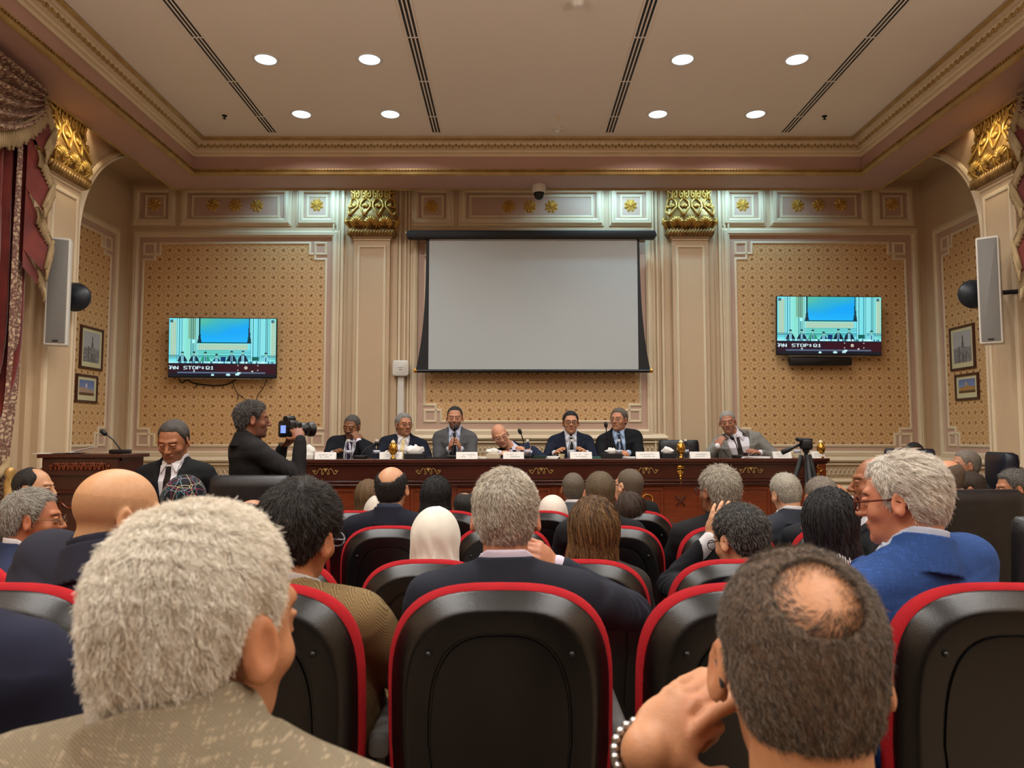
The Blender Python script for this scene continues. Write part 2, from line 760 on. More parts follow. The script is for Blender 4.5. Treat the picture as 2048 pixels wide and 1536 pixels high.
# ---- head in its own frame: x right, y forward, z up, origin between the ears
def head_core(q, long=False):
    """skull and face without ears"""
    f = s_ell((0, -0.014, 0.036), (0.0765, 0.098, 0.088))[0](q)
    f = smin(f, s_ell((0, 0.026, -0.028), (0.062, 0.066, 0.082))[0](q), 0.035)
    f = smin(f, s_ell((0, 0.046, -0.082), (0.040, 0.036, 0.030))[0](q), 0.035)
    return f


def skull_only(q):
    f = s_ell((0, -0.014, 0.036), (0.0765, 0.098, 0.088))[0](q)
    return smin(f, s_ell((0, -0.035, -0.025), (0.062, 0.062, 0.06))[0](q), 0.03)


def head_full(q):
    f = head_core(q)
    ax = np.abs(q[:, 0])
    qm = q.copy()
    qm[:, 0] = ax
    f = smin(f, s_cap((0.0, 0.088, 0.030), (0.040, 0.074, 0.034), 0.010, 0.010)[0](qm), 0.012)     # brow
    f = smin(f, s_ell((0.042, 0.058, -0.022), (0.022, 0.020, 0.018))[0](qm), 0.02)                 # cheek bone
    f = smax(f, -s_ell((0.030, 0.099, 0.008), (0.019, 0.016, 0.013))[0](qm), 0.010)                # eye socket
    f = smin(f, s_ell((0.030, 0.076, 0.008), (0.0155, 0.0145, 0.0125))[0](qm), 0.004)              # lids
    f = smin(f, s_ell((0.030, 0.0812, 0.0150), (0.0165, 0.0148, 0.0062))[0](qm), 0.002)
    f = smin(f, s_ell((0.030, 0.0800, -0.0010), (0.0160, 0.0135, 0.0050))[0](qm), 0.002)
    f = smin(f, s_cap((0, 0.092, 0.016), (0, 0.112, -0.022), 0.007, 0.011)[0](q), 0.010)           # nose
    f = smin(f, s_ell((0.011, 0.102, -0.026), (0.009, 0.010, 0.008))[0](qm), 0.006)
    f = smin(f, s_ell((0, 0.088, -0.052), (0.026, 0.012, 0.0065))[0](q), 0.006)                    # lips
    f = smin(f, s_ell((0, 0.086, -0.062), (0.021, 0.012, 0.0065))[0](q), 0.005)
    f = smax(f, -s_cap((-0.022, 0.096, -0.0573), (0.022, 0.096, -0.0573), 0.0025, 0.0025)[0](q), 0.004)
    f = smin(f, s_ell((0, 0.078, -0.094), (0.018, 0.014, 0.014))[0](q), 0.014)                     # chin
    # ears
    Re = roty(math.radians(-8)) @ rotz(math.radians(-24))
    ear = s_ell((0.083, -0.006, 0.000), (0.0075, 0.019, 0.033), Re)[0](qm)
    ear = smax(ear, -s_ell((0.092, -0.004, 0.004), (0.0075, 0.011, 0.021), Re)[0](qm), 0.004)
    ear = smin(ear, s_ell((0.078, 0.004, -0.024), (0.006, 0.008, 0.010))[0](qm), 0.006)
    f = smin(f, ear, 0.006)
    return f


HAIRLINE_Y = np.array([-0.12, -0.075, -0.055, -0.040, -0.028, -0.012, 0.004, 0.016, 0.022, 0.034, 0.050, 0.068, 0.085, 0.11])
HAIRLINE_Z = np.array([-0.066, -0.066, -0.062, -0.045, -0.012, 0.030, 0.030, 0.018, -0.010, 0.020, 0.050, 0.078, 0.100, 0.130])


def hairline(q, rec=0.0, nape=0.0):
    z = np.interp(q[:, 1] + rec, HAIRLINE_Y, HAIRLINE_Z).astype(np.float32) + nape * (q[:, 1] < -0.03)
    z = z + 0.020 * np.exp(-((np.abs(q[:, 0]) - 0.044) / 0.015) ** 2) * (q[:, 1] > 0.03)     # temples
    return (z - q[:, 2]) * 0.75


def wob(q, fr, ph):
    return (np.sin(q[:, 0] * fr + ph) * np.sin(q[:, 1] * fr * 1.13 + 2 * ph) + np.sin(q[:, 2] * fr * 0.91 + 3 * ph) * np.sin((q[:, 0] + q[:, 1]) * fr * 0.7 + ph)) * 0.5


# ---------------------------------------------------------------- skin, hair and cloth materials
def mat_skin():
    m = Mat('skin', 0.48, 0, 0.4)
    a = m.n('ShaderNodeAttribute', attribute_name='tint')
    nz = m.noise(60, 4)
    c = m.mix(0.35, a.outputs['Color'], m.ramp(nz, ((0.3, (0.75, 0.68, 0.66, 1)), (0.7, (1, 1, 1, 1)))), 'MULTIPLY')
    m.color(c)
    m.b.inputs['Subsurface Weight'].default_value = 0.12
    m.b.inputs['Subsurface Radius'].default_value = (0.02, 0.008, 0.004)
    m.b.inputs['Subsurface Scale'].default_value = 0.4
    m.bump(m.noise(240, 3), 0.25, 0.002)
    return m.m


M_SKIN = mat_skin()
HAIRM = {}


def mat_hair(c1, c2, strand=False, rough=0.55):
    key = (c1, c2, strand)
    if key in HAIRM:
        return HAIRM[key]
    m = Mat('hair' if not strand else 'hair_strand', rough, 0, 0.35)
    if strand:
        hi = m.n('ShaderNodeHairInfo')
        c = m.ramp(hi.outputs['Random'], ((0.1, C(*c1)), (0.9, C(*c2))))
    else:
        v = m.coord('Object', (220.0, 220.0, 70.0))
        f = m.noise(1.0, 4, v, 0.65)
        c = m.ramp(f, ((0.35, C(*c1)), (0.65, C(*c2))))
        m.bump(f, 0.9, 0.006)
    m.color(c)
    HAIRM[key] = m.m
    return m.m


CLOTH = {}


def cloth(name, c, kind='plain'):
    key = (name, c, kind)
    if key in CLOTH:
        return CLOTH[key]
    m = Mat(name, 0.85, 0, 0.25)
    cc = C(*c)
    dk = tuple(x * 0.72 for x in cc[:3]) + (1,)
    base = m.ramp(m.noise(4, 4), ((0.3, dk), (0.7, cc)))
    if kind in ('plain', 'weave'):
        v = m.coord()
        w = m.n('ShaderNodeTexWave', bands_direction='DIAGONAL')
        w.inputs['Scale'].default_value = 260 if kind == 'plain' else 150
        w.inputs['Distortion'].default_value = 3.0
        m.l(v, w.inputs['Vector'])
        amt = 0.12 if kind == 'plain' else 0.4
        base = m.mix(amt, base, m.ramp(w.outputs['Fac'], ((0, (0.3, 0.3, 0.3, 1)), (1, (1, 1, 1, 1)))), 'MULTIPLY')
        if kind == 'weave':
            n2 = m.noise(1.0, 2, m.coord('Object', (30.0, 30.0, 420.0)))
            n3 = m.noise(1.0, 2, m.coord('Object', (420.0, 30.0, 30.0)))
            lt = tuple(min(x * 2.0, 1) for x in cc[:3]) + (1,)
            base = m.mix(m.math('MULTIPLY', m.math('GREATER_THAN', m.math('MULTIPLY', n2, n3), 0.33), 0.3), base, lt)
        m.bump(w.outputs['Fac'], 0.3, 0.001)
    elif kind == 'herringbone':
        sep = m.n('ShaderNodeSeparateXYZ')
        m.l(m.coord(), sep.inputs[0])
        zig = m.math('ABSOLUTE', m.math('SUBTRACT', m.math('FRACT', m.math('MULTIPLY', sep.outputs[0], 26.0)), 0.5))
        s = m.math('FRACT', m.math('ADD', m.math('MULTIPLY', sep.outputs[2], 125.0), m.math('MULTIPLY', zig, 6.0)))
        st = m.math('GREATER_THAN', s, 0.5)
        lt = tuple(min(x * 1.9, 1) for x in cc[:3]) + (1,)
        base = m.mix(m.math('MULTIPLY', st, 0.75), base, lt)
    elif kind == 'stripe_tie':
        sep = m.n('ShaderNodeSeparateXYZ')
        m.l(m.coord(), sep.inputs[0])
        s = m.math('FRACT', m.math('MULTIPLY', m.math('ADD', sep.outputs[2], m.math('MULTIPLY', sep.outputs[0], 0.8)), 42.0))
        base = m.mix(m.math('GREATER_THAN', s, 0.55), base, C(235, 228, 205))
    elif kind == 'pinstripe':
        sep = m.n('ShaderNodeSeparateXYZ')
        m.l(m.coord(), sep.inputs[0])
        s = m.math('FRACT', m.math('MULTIPLY', sep.outputs[0], 110.0))
        base = m.mix(m.math('GREATER_THAN', s, 0.5), base, C(225, 225, 228))
    elif kind == 'print':
        v = m.coord()
        for sc, col in ((11, C(150, 60, 90)), (15, C(60, 130, 130)), (13, C(190, 170, 130)), (18, C(130, 130, 150))):
            mg = m.n('ShaderNodeTexVoronoi', feature='DISTANCE_TO_EDGE')
            mg.inputs['Scale'].default_value = sc
            m.l(v, mg.inputs['Vector'])
            base = m.mix(m.math('LESS_THAN', mg.outputs['Distance'], 0.012), base, col)
    m.color(base)
    CLOTH[key] = m.m
    return m.m


# ---------------------------------------------------------------- hands
def hand_prims(fld, wrist, d, nrm, side, curl=0.5, spread=1.0, sc=1.0, curls=None, thumb=(0.75, 0.45, -0.25)):
    """d: direction wrist to fingers, nrm: back-of-hand normal, side: +1 thumb towards d x nrm"""
    d = norm(d)
    nrm = norm(np.asarray(nrm) - d * np.dot(nrm, d))
    lat = np.cross(d, nrm) * side        # towards the thumb
    w = np.asarray(wrist, float)
    R = np.stack([lat, d, nrm], 1)
    fld.u(s_ell(w + d * 0.045 * sc, (0.040 * sc, 0.052 * sc, 0.016 * sc), R), 0.012)
    fld.u(s_cap(w + d * 0.02 * sc - nrm * 0.006 + lat * 0.016 * sc, w + d * 0.055 * sc - nrm * 0.006 + lat * 0.022 * sc, 0.016 * sc, 0.013 * sc), 0.012)
    lens = (0.074, 0.082, 0.076, 0.060)
    for k in range(4):
        off = (0.030 - 0.020 * k) * sc
        base = w + d * (0.083 - 0.004 * abs(k - 1.3)) * sc + lat * off
        c = (curls[k] if curls else curl * (1 + 0.12 * k))
        dd = norm(d + lat * (0.09 - 0.06 * k) * spread)
        p = base
        a = 0.0
        L = lens[k] * sc
        for seg, fr in enumerate((0.42, 0.32, 0.26)):
            a += c * (0.75, 1.0, 0.8)[seg]
            dv = dd * math.cos(a) - nrm * math.sin(a)
            q = p + dv * L * fr
            r0 = (0.0098 - 0.0009 * seg) * sc * (0.88 if k == 3 else 1)
            fld.u(s_cap(p, q, r0, r0 * 0.93), 0.0035 if seg else 0.008)
            p = q
    t0 = w + d * 0.022 * sc + lat * 0.030 * sc - nrm * 0.004
    t1 = t0 + norm(lat * thumb[0] + d * thumb[1] + nrm * thumb[2]) * 0.040 * sc
    t2 = t1 + norm(lat * (thumb[0] - 0.5) + d * (thumb[1] + 0.3) + nrm * (thumb[2] - 0.15)) * 0.034 * sc
    fld.u(s_cap(t0, t1, 0.014 * sc, 0.0115 * sc), 0.01)
    fld.u(s_cap(t1, t2, 0.0112 * sc, 0.0098 * sc), 0.004)


def ik(s, w, L1, L2, pole):
    s, w = np.array(s, float), np.array(w, float)
    v = w - s
    D = np.linalg.norm(v)
    if D > (L1 + L2) * 0.995:
        w = s + v / D * (L1 + L2) * 0.995
        v = w - s
        D = np.linalg.norm(v)
    u = v / D
    a = (L1 * L1 - L2 * L2 + D * D) / (2 * D)
    hgt = math.sqrt(max(L1 * L1 - a * a, 0.0))
    pl = np.array(pole, float)
    pl = norm(pl - u * pl.dot(u))
    return s + u * a + pl * hgt, w
# ---------------------------------------------------------------- people
GREY = ((150, 146, 140), (205, 200, 190))
PEOPLE = {}


def person(key, label, top, d, seat, hy=0, hp=0, hr=0, ty=None, skin=(196, 146, 110), hair=None, jacket=((34, 36, 46), 'plain'),
           shirt=(225, 225, 230), tie=None, tie_kind='plain', glasses=None, arms=None, h=0.006, sc=1.0, stand=False, floor=0.0, fat=1.0,
           lower=True, group=None, face=True, stub=0.25, vcut=1.0, collar=True, sh=(0, 0, 0), hips=None, eyes=True, strands=0,
           strand_len=0.012, strand_r=0.0005, lift=0.5, brow=(40, 34, 30), wid=1.0, cat='person', slv=0.90):
    hair = hair or dict(style='short', c=((28, 24, 22), (52, 46, 42)))
    ty = hy if ty is None else ty
    HR = rotz(math.radians(hy)) @ rotx(math.radians(-hp)) @ roty(math.radians(hr))
    tp = np.array(P(top[0], top[1], d))
    hc = tp - HR @ np.array([0, -0.012, 0.0]) - np.array([0, 0, 0.124 * sc + (hair.get('t', 0.010) if hair['style'] in ('short', 'bald_top', 'buzz') else 0.0)])
    Rt = rotz(math.radians(ty))
    S = hc + Rt @ (np.array([0, -0.028, -0.176]) * sc) + np.array(sh)
    H = np.array(seat, float)
    L = float(np.linalg.norm(S - H))
    up = norm(S - H)
    right = Rt @ np.array([1.0, 0, 0])
    fw = norm(np.cross(up, right))
    right = np.cross(fw, up)
    T = np.stack([right, fw, up], 1)
    Tf, HRf, Sf, hcf = T.astype(np.float32), HR.astype(np.float32), S.astype(np.float32), hc.astype(np.float32)

    def W(x, y, z):
        return S + T @ np.array([x, y, z])

    root = thing('person', label, cat, (float(H[0]), float(H[1]), floor), group)

    # joints
    shw = 0.178 * wid
    arms = arms or {}
    J = {}
    for s, nm in ((-1, 'l'), (1, 'r')):
        a = dict(arms.get(nm, {}))
        sj = W(s * shw, 0.0, -0.03)
        if 'world' in a:
            wr = np.array(a['world'], float)
        else:
            wx, wy, wz = a.get('wrist', (0.13, 0.30, -0.40))
            wr = W(s * wx, wy, wz)
        pole = a.get('pole', (s * 0.7, -0.25, -1.0))
        if 'wpole' in a:
            pw = np.array(a['wpole'], float)
        else:
            pw = T @ np.array(pole)
        el, wr = ik(sj, wr, 0.30 * sc, 0.255 * sc, pw)
        hd = a.get('dir')
        hd = norm(wr - el) if hd is None else norm(hd)
        hn = a.get('nrm')
        hn = T @ np.array([s * 0.3, 0.2, 1.0]) if hn is None else np.array(hn, float)
        J[nm] = (sj, el, wr, hd, hn, a.get('curl', 0.45), a.get('curls'), a.get('hsc', 1.0))

    az = (-0.2, 0.0, 0.10, 0.35, 0.65, 0.9, 1.15)
    aw = np.array((0.15, 0.155, 0.172, 0.165, 0.158, 0.168, 0.175)) * wid * (0.5 + 0.5 * fat)
    ab = np.array((0.06, 0.078, 0.108, 0.118, 0.122, 0.130, 0.125)) * fat

    def torso(off):
        def f(p):
            q = (p - Sf) @ Tf
            t = -q[:, 2] / L
            a = np.interp(t, az, aw).astype(np.float32) + off
            b = np.interp(t, az, ab).astype(np.float32) + off
            rr = np.sqrt((q[:, 0] / a) ** 2 + ((q[:, 1] - 0.01) / b) ** 2)
            v = (rr - 1) * np.minimum(a, b)
            return smax(smax(v, q[:, 2] - 0.005 - off, 0.06), -q[:, 2] - L - 0.05, 0.05)
        return f, (S + H) / 2, L / 2 + 0.22

    N0 = W(0, -0.012, 0.015)
    N1 = hc + HR @ (np.array([0, -0.030, -0.060]) * sc)
    nax = norm(N1 - N0).astype(np.float32)
    N0f = N0.astype(np.float32)

    def neckc(p):
        v = p - N0f
        s = v @ nax
        rho = np.linalg.norm(v - s[:, None] * nax, axis=1)
        q = (p - Sf) @ Tf
        return s, rho, q

    # ---- body: one continuous surface (head, neck, trunk, arms, hands, thighs)
    B = Field()
    scf = np.float32(sc)
    B.u((lambda p: head_full(((p - hcf) @ HRf) / scf) * scf, hc, 0.155 * sc), 0.001)
    nr = 0.059 * sc * (0.75 + 0.25 * fat)
    B.u(s_cap(N0, N1, nr + 0.004, nr - 0.002), 0.022)
    B.u(torso(-0.022), 0.03)
    for s, nm in ((-1, 'l'), (1, 'r')):
        sj, el, wr, hd, hn, cu, cus, hsc = J[nm]
        B.u(s_cap(sj, el, 0.040 * sc, 0.034 * sc), 0.03)
        B.u(s_cap(el, el + (wr - el) * 0.35, 0.034 * sc, 0.036 * sc), 0.01)
        B.u(s_cap(el + (wr - el) * 0.35, wr, 0.036 * sc, 0.027 * sc), 0.01)
        hand_prims(B, wr, hd, hn, 1 if s < 0 else -1, cu, 1.0, sc * hsc, cus)
    hf = Rt @ np.array([0, 1.0, 0])
    if lower:
        legs = []
        for s in (-1, 1):
            h0 = H + Rt @ np.array([s * 0.09, 0, 0.0])
            if stand:
                kn = np.array([h0[0], h0[1], floor + (H[2] - floor) * 0.52]) + hf * 0.02
                an = np.array([h0[0], h0[1], floor + 0.09])
            else:
                kn = h0 + hf * 0.40 + Rt @ np.array([s * 0.05, 0, 0.02])
                an = np.array([kn[0], kn[1], floor + 0.09]) + hf * 0.04
            legs.append((h0, kn, an))
            B.u(s_cap(h0, kn, 0.062, 0.045), 0.02)
            B.u(s_cap(kn, an, 0.045, 0.032), 0.02)
    v, q = polygonise(B, h)
    ql = ((v - hc) @ HR) / sc
    skl = np.array([lin(c) for c in skin])
    n = len(v)
    tint = np.tile(skl, (n, 1))
    inhead = np.linalg.norm(ql, axis=1) < 0.15

    def blend(mask, col, a):
        m = (mask & inhead)
        tint[m] = tint[m] * (1 - a) + np.array([lin(c) for c in col]) * a
    ax = np.abs(ql[:, 0])
    if stub:
        blend((ql[:, 1] > 0.02) & (ql[:, 2] < -0.030 - 0.0 * ax) & (ql[:, 2] > -0.125), (92, 78, 70), stub)
    if hair.get('beard'):
        blend((ql[:, 1] > 0.03) & (ql[:, 2] < -0.036) & (ql[:, 2] > -0.125) & ~((ax < 0.022) & (ql[:, 2] > -0.066) & (ql[:, 2] < -0.048)), hair['beard'], 0.7)
    if hair.get('moustache'):
        blend((ql[:, 1] > 0.085) & (ql[:, 2] < -0.036) & (ql[:, 2] > -0.050) & (ax < 0.028), hair['moustache'], 0.85)
    blend((ql[:, 1] > 0.084) & (ax < 0.024) & (ql[:, 2] < -0.049) & (ql[:, 2] > -0.067), (150, 82, 74), 0.55)
    blend((ql[:, 1] > 0.06) & (ax < 0.050) & (ax > 0.012) & (np.abs(ql[:, 2] - 0.030 + ax * 0.05) < 0.0038), brow, 0.75)
    blend((ql[:, 1] > 0.06) & (ax < 0.047) & (ax > 0.014) & (np.abs(ql[:, 2] - 0.006) < 0.010), (120, 78, 60), 0.45)
    blend((ax > 0.080), (206, 120, 92), 0.15)
    if hair['style'] in ('bald', 'bald_top', 'buzz'):
        sh_m = hairline(ql.astype(np.float32), hair.get('rec', 0)) < 0
        if hair['style'] == 'bald':
            sh_m &= ql[:, 2] < 0.055
            blend(sh_m & (ax < 0.079), hair['c'][0], 0.14)
        else:
            pass
    np_mesh('body', v, q, M_SKIN, root, tint)

    # ---- eyes
    if face and eyes:
        for s in (-1, 1):
            e = MB()
            cpos = hc + HR @ (np.array([s * 0.030, 0.0803, 0.0070]) * sc)
            e.blob(cpos, (0.0122 * sc,) * 3, None, 12, 8)
            eo = e.build('eye', cloth('eye_white', (215, 208, 200), 'flat'), root, True)
            i = MB()
            gz = hair.get('gaze', (0, 0))
            ip = hc + HR @ (np.array([s * 0.030 + gz[0] * 0.006, 0.0884, 0.006 + gz[1] * 0.005]) * sc)
            i.blob(ip, (0.0056 * sc, 0.0056 * sc, 0.0056 * sc), None, 10, 6)
            io = i.build('iris', cloth('iris_brown', (34, 20, 14), 'flat'), None, True)
            io.parent = eo
            eo_w = root.location
            io.location = (0, 0, 0)

    # ---- shirt
    if shirt is not None:
        F = Field()
        F.u(torso(0.004), 0.02)
        F.u(s_cap(S, N0, 0.088, 0.068), 0.03)
        for s, nm in ((-1, 'l'), (1, 'r')):
            sj, el, wr, *_ = J[nm]
            F.u(s_cap(el + (wr - el) * 0.7, wr - (wr - el) * 0.02, 0.036, 0.034), 0.001)

        def scol(p):
            s, rho, qq = neckc(p)
            tp_ = 0.096 - 0.62 * np.maximum(qq[:, 1] + 0.02, 0)
            return np.maximum(np.abs(rho - nr - 0.005 - 0.06 * np.maximum(0.07 - s, 0)) - 0.006, np.maximum(s - tp_, 0.0 - s))
        F.u((scol, N0 + nax * 0.05, 0.11), 0.004)
        shirtB = Field()
        shirtB.ops = list(F.ops)
        shirtF = F

        def wings(p):
            qq = (p - Sf) @ Tf
            x, z = np.abs(qq[:, 0]), qq[:, 2]
            f = np.abs(shirtB(p[:, None, :])[:, 0] - 0.007) - 0.0045
            f = np.maximum(f, (0.012 + np.maximum(0.060 - z, 0) * 0.62 - x) * 0.9)
            f = np.maximum(f, (x - 0.060 + (0.07 - z) * 0.15) * 0.9)
            return np.maximum(np.maximum(f, -qq[:, 1] + 0.02), np.maximum(z - 0.075, 0.004 - z))
        if vcut:
            F.u((wings, W(0, 0.08, 0.03), 0.10), 0.001)
        v, q = polygonise(F, max(h, 0.005))
        np_mesh('shirt', v, q, cloth('shirt_cotton', shirt, 'flat' if isinstance(shirt, tuple) else 'plain'), root)
    # ---- tie
    if tie is not None:
        F = Field()
        tf = torso(0.004)[0]

        def tief(p):
            qq = (p - Sf) @ Tf
            w = np.interp(-qq[:, 2], (-0.05, 0.0, 0.06, 0.34, 0.38), (0.014, 0.017, 0.021, 0.040, 0.004))
            f = np.maximum(np.abs(shirtF(p[:, None, :])[:, 0] - 0.004) - 0.006, np.abs(qq[:, 0]) - w)
            return np.maximum(np.maximum(f, -qq[:, 1]), np.maximum(qq[:, 2] - 0.045, -0.38 - qq[:, 2]))
        F.u((tief, W(0, 0.10, -0.19), 0.22), 0.001)
        F.u(s_ell(N0 + nax * 0.042 + T @ np.array([0, 0.070, 0.0]), (0.021, 0.018, 0.021), T), 0.006)
        v, q = polygonise(F, min(h, 0.005))
        np_mesh('tie', v, q, cloth('tie_silk', tie, tie_kind), root)
    # ---- jacket
    if jacket is not None:
        F = Field()
        jt = torso(0.022)
        F.u(jt, 0.02)
        for s, nm in ((-1, 'l'), (1, 'r')):
            sj, el, wr, *_ = J[nm]
            F.u(s_cap(W(s * 0.03, -0.015, 0.035), W(s * (shw - 0.03), -0.008, -0.016), 0.062 * (0.7 + 0.3 * fat), 0.064 * (0.7 + 0.3 * fat)), 0.06)
            F.u(s_cap(sj, sj + (el - sj) * 0.5, 0.066 * (0.8 + 0.2 * fat), 0.062), 0.022)
            F.u(s_cap(sj + (el - sj) * 0.5, el, 0.062, 0.055), 0.01)
            F.u(s_cap(el, el + (wr - el) * slv, 0.054, 0.040), 0.015)
        if lower and not stand:
            for h0, kn, an in legs:
                F.u(s_cap(h0, h0 + (kn - h0) * 0.35, 0.095, 0.088), 0.03)

        # wrinkles at the elbows and across the back
        def wr_f(p):
            out = np.zeros(len(p), np.float32)
            for nm in ('l', 'r'):
                sj, el, wr, *_ = J[nm]
                dd = np.linalg.norm(p - el.astype(np.float32), axis=1)
                ax_ = norm(wr - sj).astype(np.float32)
                out += np.exp(-(dd / 0.10) ** 2) * np.sin(((p - el.astype(np.float32)) @ ax_) * 170 + wob(p, 23, 1.0) * 2.5) * 0.0045
                ds = np.linalg.norm(p - sj.astype(np.float32), axis=1)
                out += np.exp(-(ds / 0.10) ** 2) * np.sin((p - sj.astype(np.float32)) @ Tf[:, 2] * 70 + wob(p, 17, 2.0) * 3) * 0.002
            qq = (p - Sf) @ Tf
            out += np.sin(qq[:, 2] * 48 + wob(p, 9, 0.5) * 4) * 0.0016 * (qq[:, 2] < -0.02)
            return out
        F.d(wr_f)
        if vcut:
            def vf(p):
                qq = (p - Sf) @ Tf
                w = np.interp(qq[:, 2], (-0.32, -0.12, 0.02, 0.10), (0.0, 0.045 * vcut, 0.062 * vcut, 0.075 * vcut))
                w = np.where(qq[:, 2] < -0.32, -0.32 - 0 * w + qq[:, 2] * 0 + 0.0, w) if vcut <= 1.4 else np.where(qq[:, 2] < -0.12, 0.05 * vcut, w)
                w = np.where((qq[:, 2] < -0.32) & (vcut <= 1.4), -0.02, w)
                return np.maximum((np.abs(qq[:, 0]) - w) * 0.9, 0.03 - 0.06 * np.clip((qq[:, 2] + 0.05) / 0.05, 0, 1) - qq[:, 1])
            F.s((vf, W(0, 0.1, -0.2), 0.45), 0.004)
        F.s((lambda p: np.maximum(neckc(p)[1] - nr - 0.004, 0.0 - neckc(p)[0]), N0 + nax * 0.1, 0.16), 0.006)
        if collar:
            def jcol(p):
                s, rho, qq = neckc(p)
                tp_ = 0.078 - 0.55 * np.maximum(qq[:, 1] + 0.015, 0)
                rad = nr + 0.015 + 0.26 * np.maximum(0.075 - s, 0)
                return np.maximum(np.maximum(np.abs(rho - rad) - 0.0065, np.maximum(s - tp_, -0.02 - s)), qq[:, 1] - 0.012)
            F.u((jcol, N0 + nax * 0.05, 0.14), 0.008)
        if vcut:
            jf = jt[0]

            def lap(p):
                qq = (p - Sf) @ Tf
                x = np.abs(qq[:, 0])
                w = np.interp(qq[:, 2], (-0.32, -0.12, 0.02, 0.10), (0.0, 0.045 * vcut, 0.062 * vcut, 0.075 * vcut))
                lw = np.interp(qq[:, 2], (-0.32, -0.07, -0.045, -0.035, 0.03), (0.004, 0.062, 0.066, 0.038, 0.040))
                f = np.maximum(np.abs(jf(p) - 0.004) - 0.005, np.maximum(w - x, x - w - lw) * 0.9)
                return np.maximum(np.maximum(f, 0.02 - qq[:, 1]), np.maximum(qq[:, 2] - 0.03, -0.31 - qq[:, 2]))
            F.u((lap, W(0, 0.1, -0.14), 0.26), 0.002)
        v, q = polygonise(F, max(h, 0.0055))
        np_mesh('jacket', v, q, cloth('suit_cloth', jacket[0], jacket[1]), root)
    # ---- trousers and shoes
    if lower:
        F = Field()
        F.u(s_ell(H, (0.17 * wid, 0.13, 0.11), T), 0.02)
        for h0, kn, an in legs:
            F.u(s_cap(h0, kn, 0.082, 0.062), 0.03)
            F.u(s_cap(kn, an - np.array([0, 0, 0.02]), 0.060, 0.048), 0.02)
        v, q = polygonise(F, 0.014)
        tc = tuple(int(c * 0.9) for c in jacket[0]) if jacket else (40, 40, 46)
        np_mesh('trousers', v, q, cloth('trouser_cloth', tc, 'plain'), root)
        for h0, kn, an in legs:
            F = Field()
            a0 = np.array([an[0], an[1], floor + 0.045])
            F.u(s_cap(a0 - hf * 0.05, a0 + hf * 0.15, 0.042, 0.034), 0.02)
            v, q = polygonise(F, 0.012)
            np_mesh('shoe', v, q, M_BLACKM, root)
    # ---- hair
    st = hair['style']
    hobj = None
    if st not in ('bald', 'scarf'):
        t = hair.get('t', 0.010)
        F = Field()

        def hb(p):
            ql = ((p - hcf) @ HRf) / scf
            tt = t * (0.55 + 0.45 * np.clip((ql[:, 2] + 0.06) / 0.10, 0, 1))
            if st != 'long':
                inside = -hairline(ql, hair.get('rec', 0.0), hair.get('nape', 0.0)) + wob(ql, 160, 0.4) * 0.004
                tt = tt * (0.12 + 0.88 * np.clip(inside / 0.030, 0, 1) ** 0.7)
            return (skull_only(ql) - tt) * scf
        F.u((hb, hc + HR @ (np.array([0, -0.014, 0.03]) * sc), (0.115 + t) * sc), 0.001)
        amp = hair.get('amp', 0.002)
        fr = hair.get('fr', 90)
        if st == 'long':
            ln = hair.get('len', 0.24)
            F.u(s_cap(hc + HR @ np.array([0, -0.035, 0.0]), hc + HR @ np.array([0, -0.030, 0.0]) + T @ np.array([0, -0.045, -ln]), 0.088, hair.get('w', 0.105)), 0.03)
            F.u(s_ell(hc + HR @ np.array([0, -0.02, 0.02]), (0.092, 0.108, 0.108), HR), 0.03)

            def flat(p):     # keep the fall of hair behind the shoulders and face
                ql = ((p - hcf) @ HRf)
                return np.maximum(ql[:, 1] - 0.06 + 0.35 * np.maximum(-ql[:, 2] - 0.02, 0), -ql[:, 2] - ln - 0.0 + 0.03 * np.sin(ql[:, 0] * 60))
            F.i(flat, 0.03)
            F.s((lambda p: s_cap((0, 0.09, 0.03), (0, 0.10, -0.14), 0.052, 0.058)[0]((p - hcf) @ HRf), hc, 0.2), 0.01)

            def grooves(p):
                ql = ((p - hcf) @ HRf)
                ang = np.arctan2(ql[:, 0], -ql[:, 1] - 0.01)
                return np.sin(ang * 46 + np.sin(ql[:, 2] * 22) * 1.3 + np.sin(ang * 9) * 2) * 0.0022 + np.sin(ang * 17 + ql[:, 2] * 14) * 0.002
            F.d(grooves)
        else:
            F.i(lambda p: hairline(((p - hcf) @ HRf) / scf, hair.get('rec', 0.0), hair.get('nape', 0.0)) * scf + wob(((p - hcf) @ HRf), 210, 0.9) * 0.0025, 0.004)
            if hair.get('patch'):
                pc, pr_ = np.array(hair['patch'][0], np.float32), hair['patch'][1] * 0.86
                F.s((lambda p: np.linalg.norm(((p - hcf) @ HRf) / scf - pc, axis=1) - pr_, hc + HR @ (pc * sc), pr_), 0.004)
            if st == 'bald_top':
                bx, by, cy, zc = hair.get('top', (0.056, 0.075, 0.0, 0.04))

                def bt(p):
                    ql = ((p - hcf) @ HRf) / scf
                    return np.maximum((np.sqrt((ql[:, 0] / bx) ** 2 + ((ql[:, 1] - cy) / by) ** 2) - 1) * min(bx, by), zc - ql[:, 2])
                F.s((bt, hc + HR @ np.array([0, 0, 0.08]), 0.2), 0.02)
            if amp:
                F.d(lambda p: wob(((p - hcf) @ HRf), fr, 0.7) * amp + wob(((p - hcf) @ HRf), fr * 2.3, 1.9) * amp * 0.5)
        v, q = polygonise(F, max(min(h, 0.005), 0.003))
        if len(v):
            hobj = np_mesh('hair', v, q, mat_hair(*hair['c']), root)
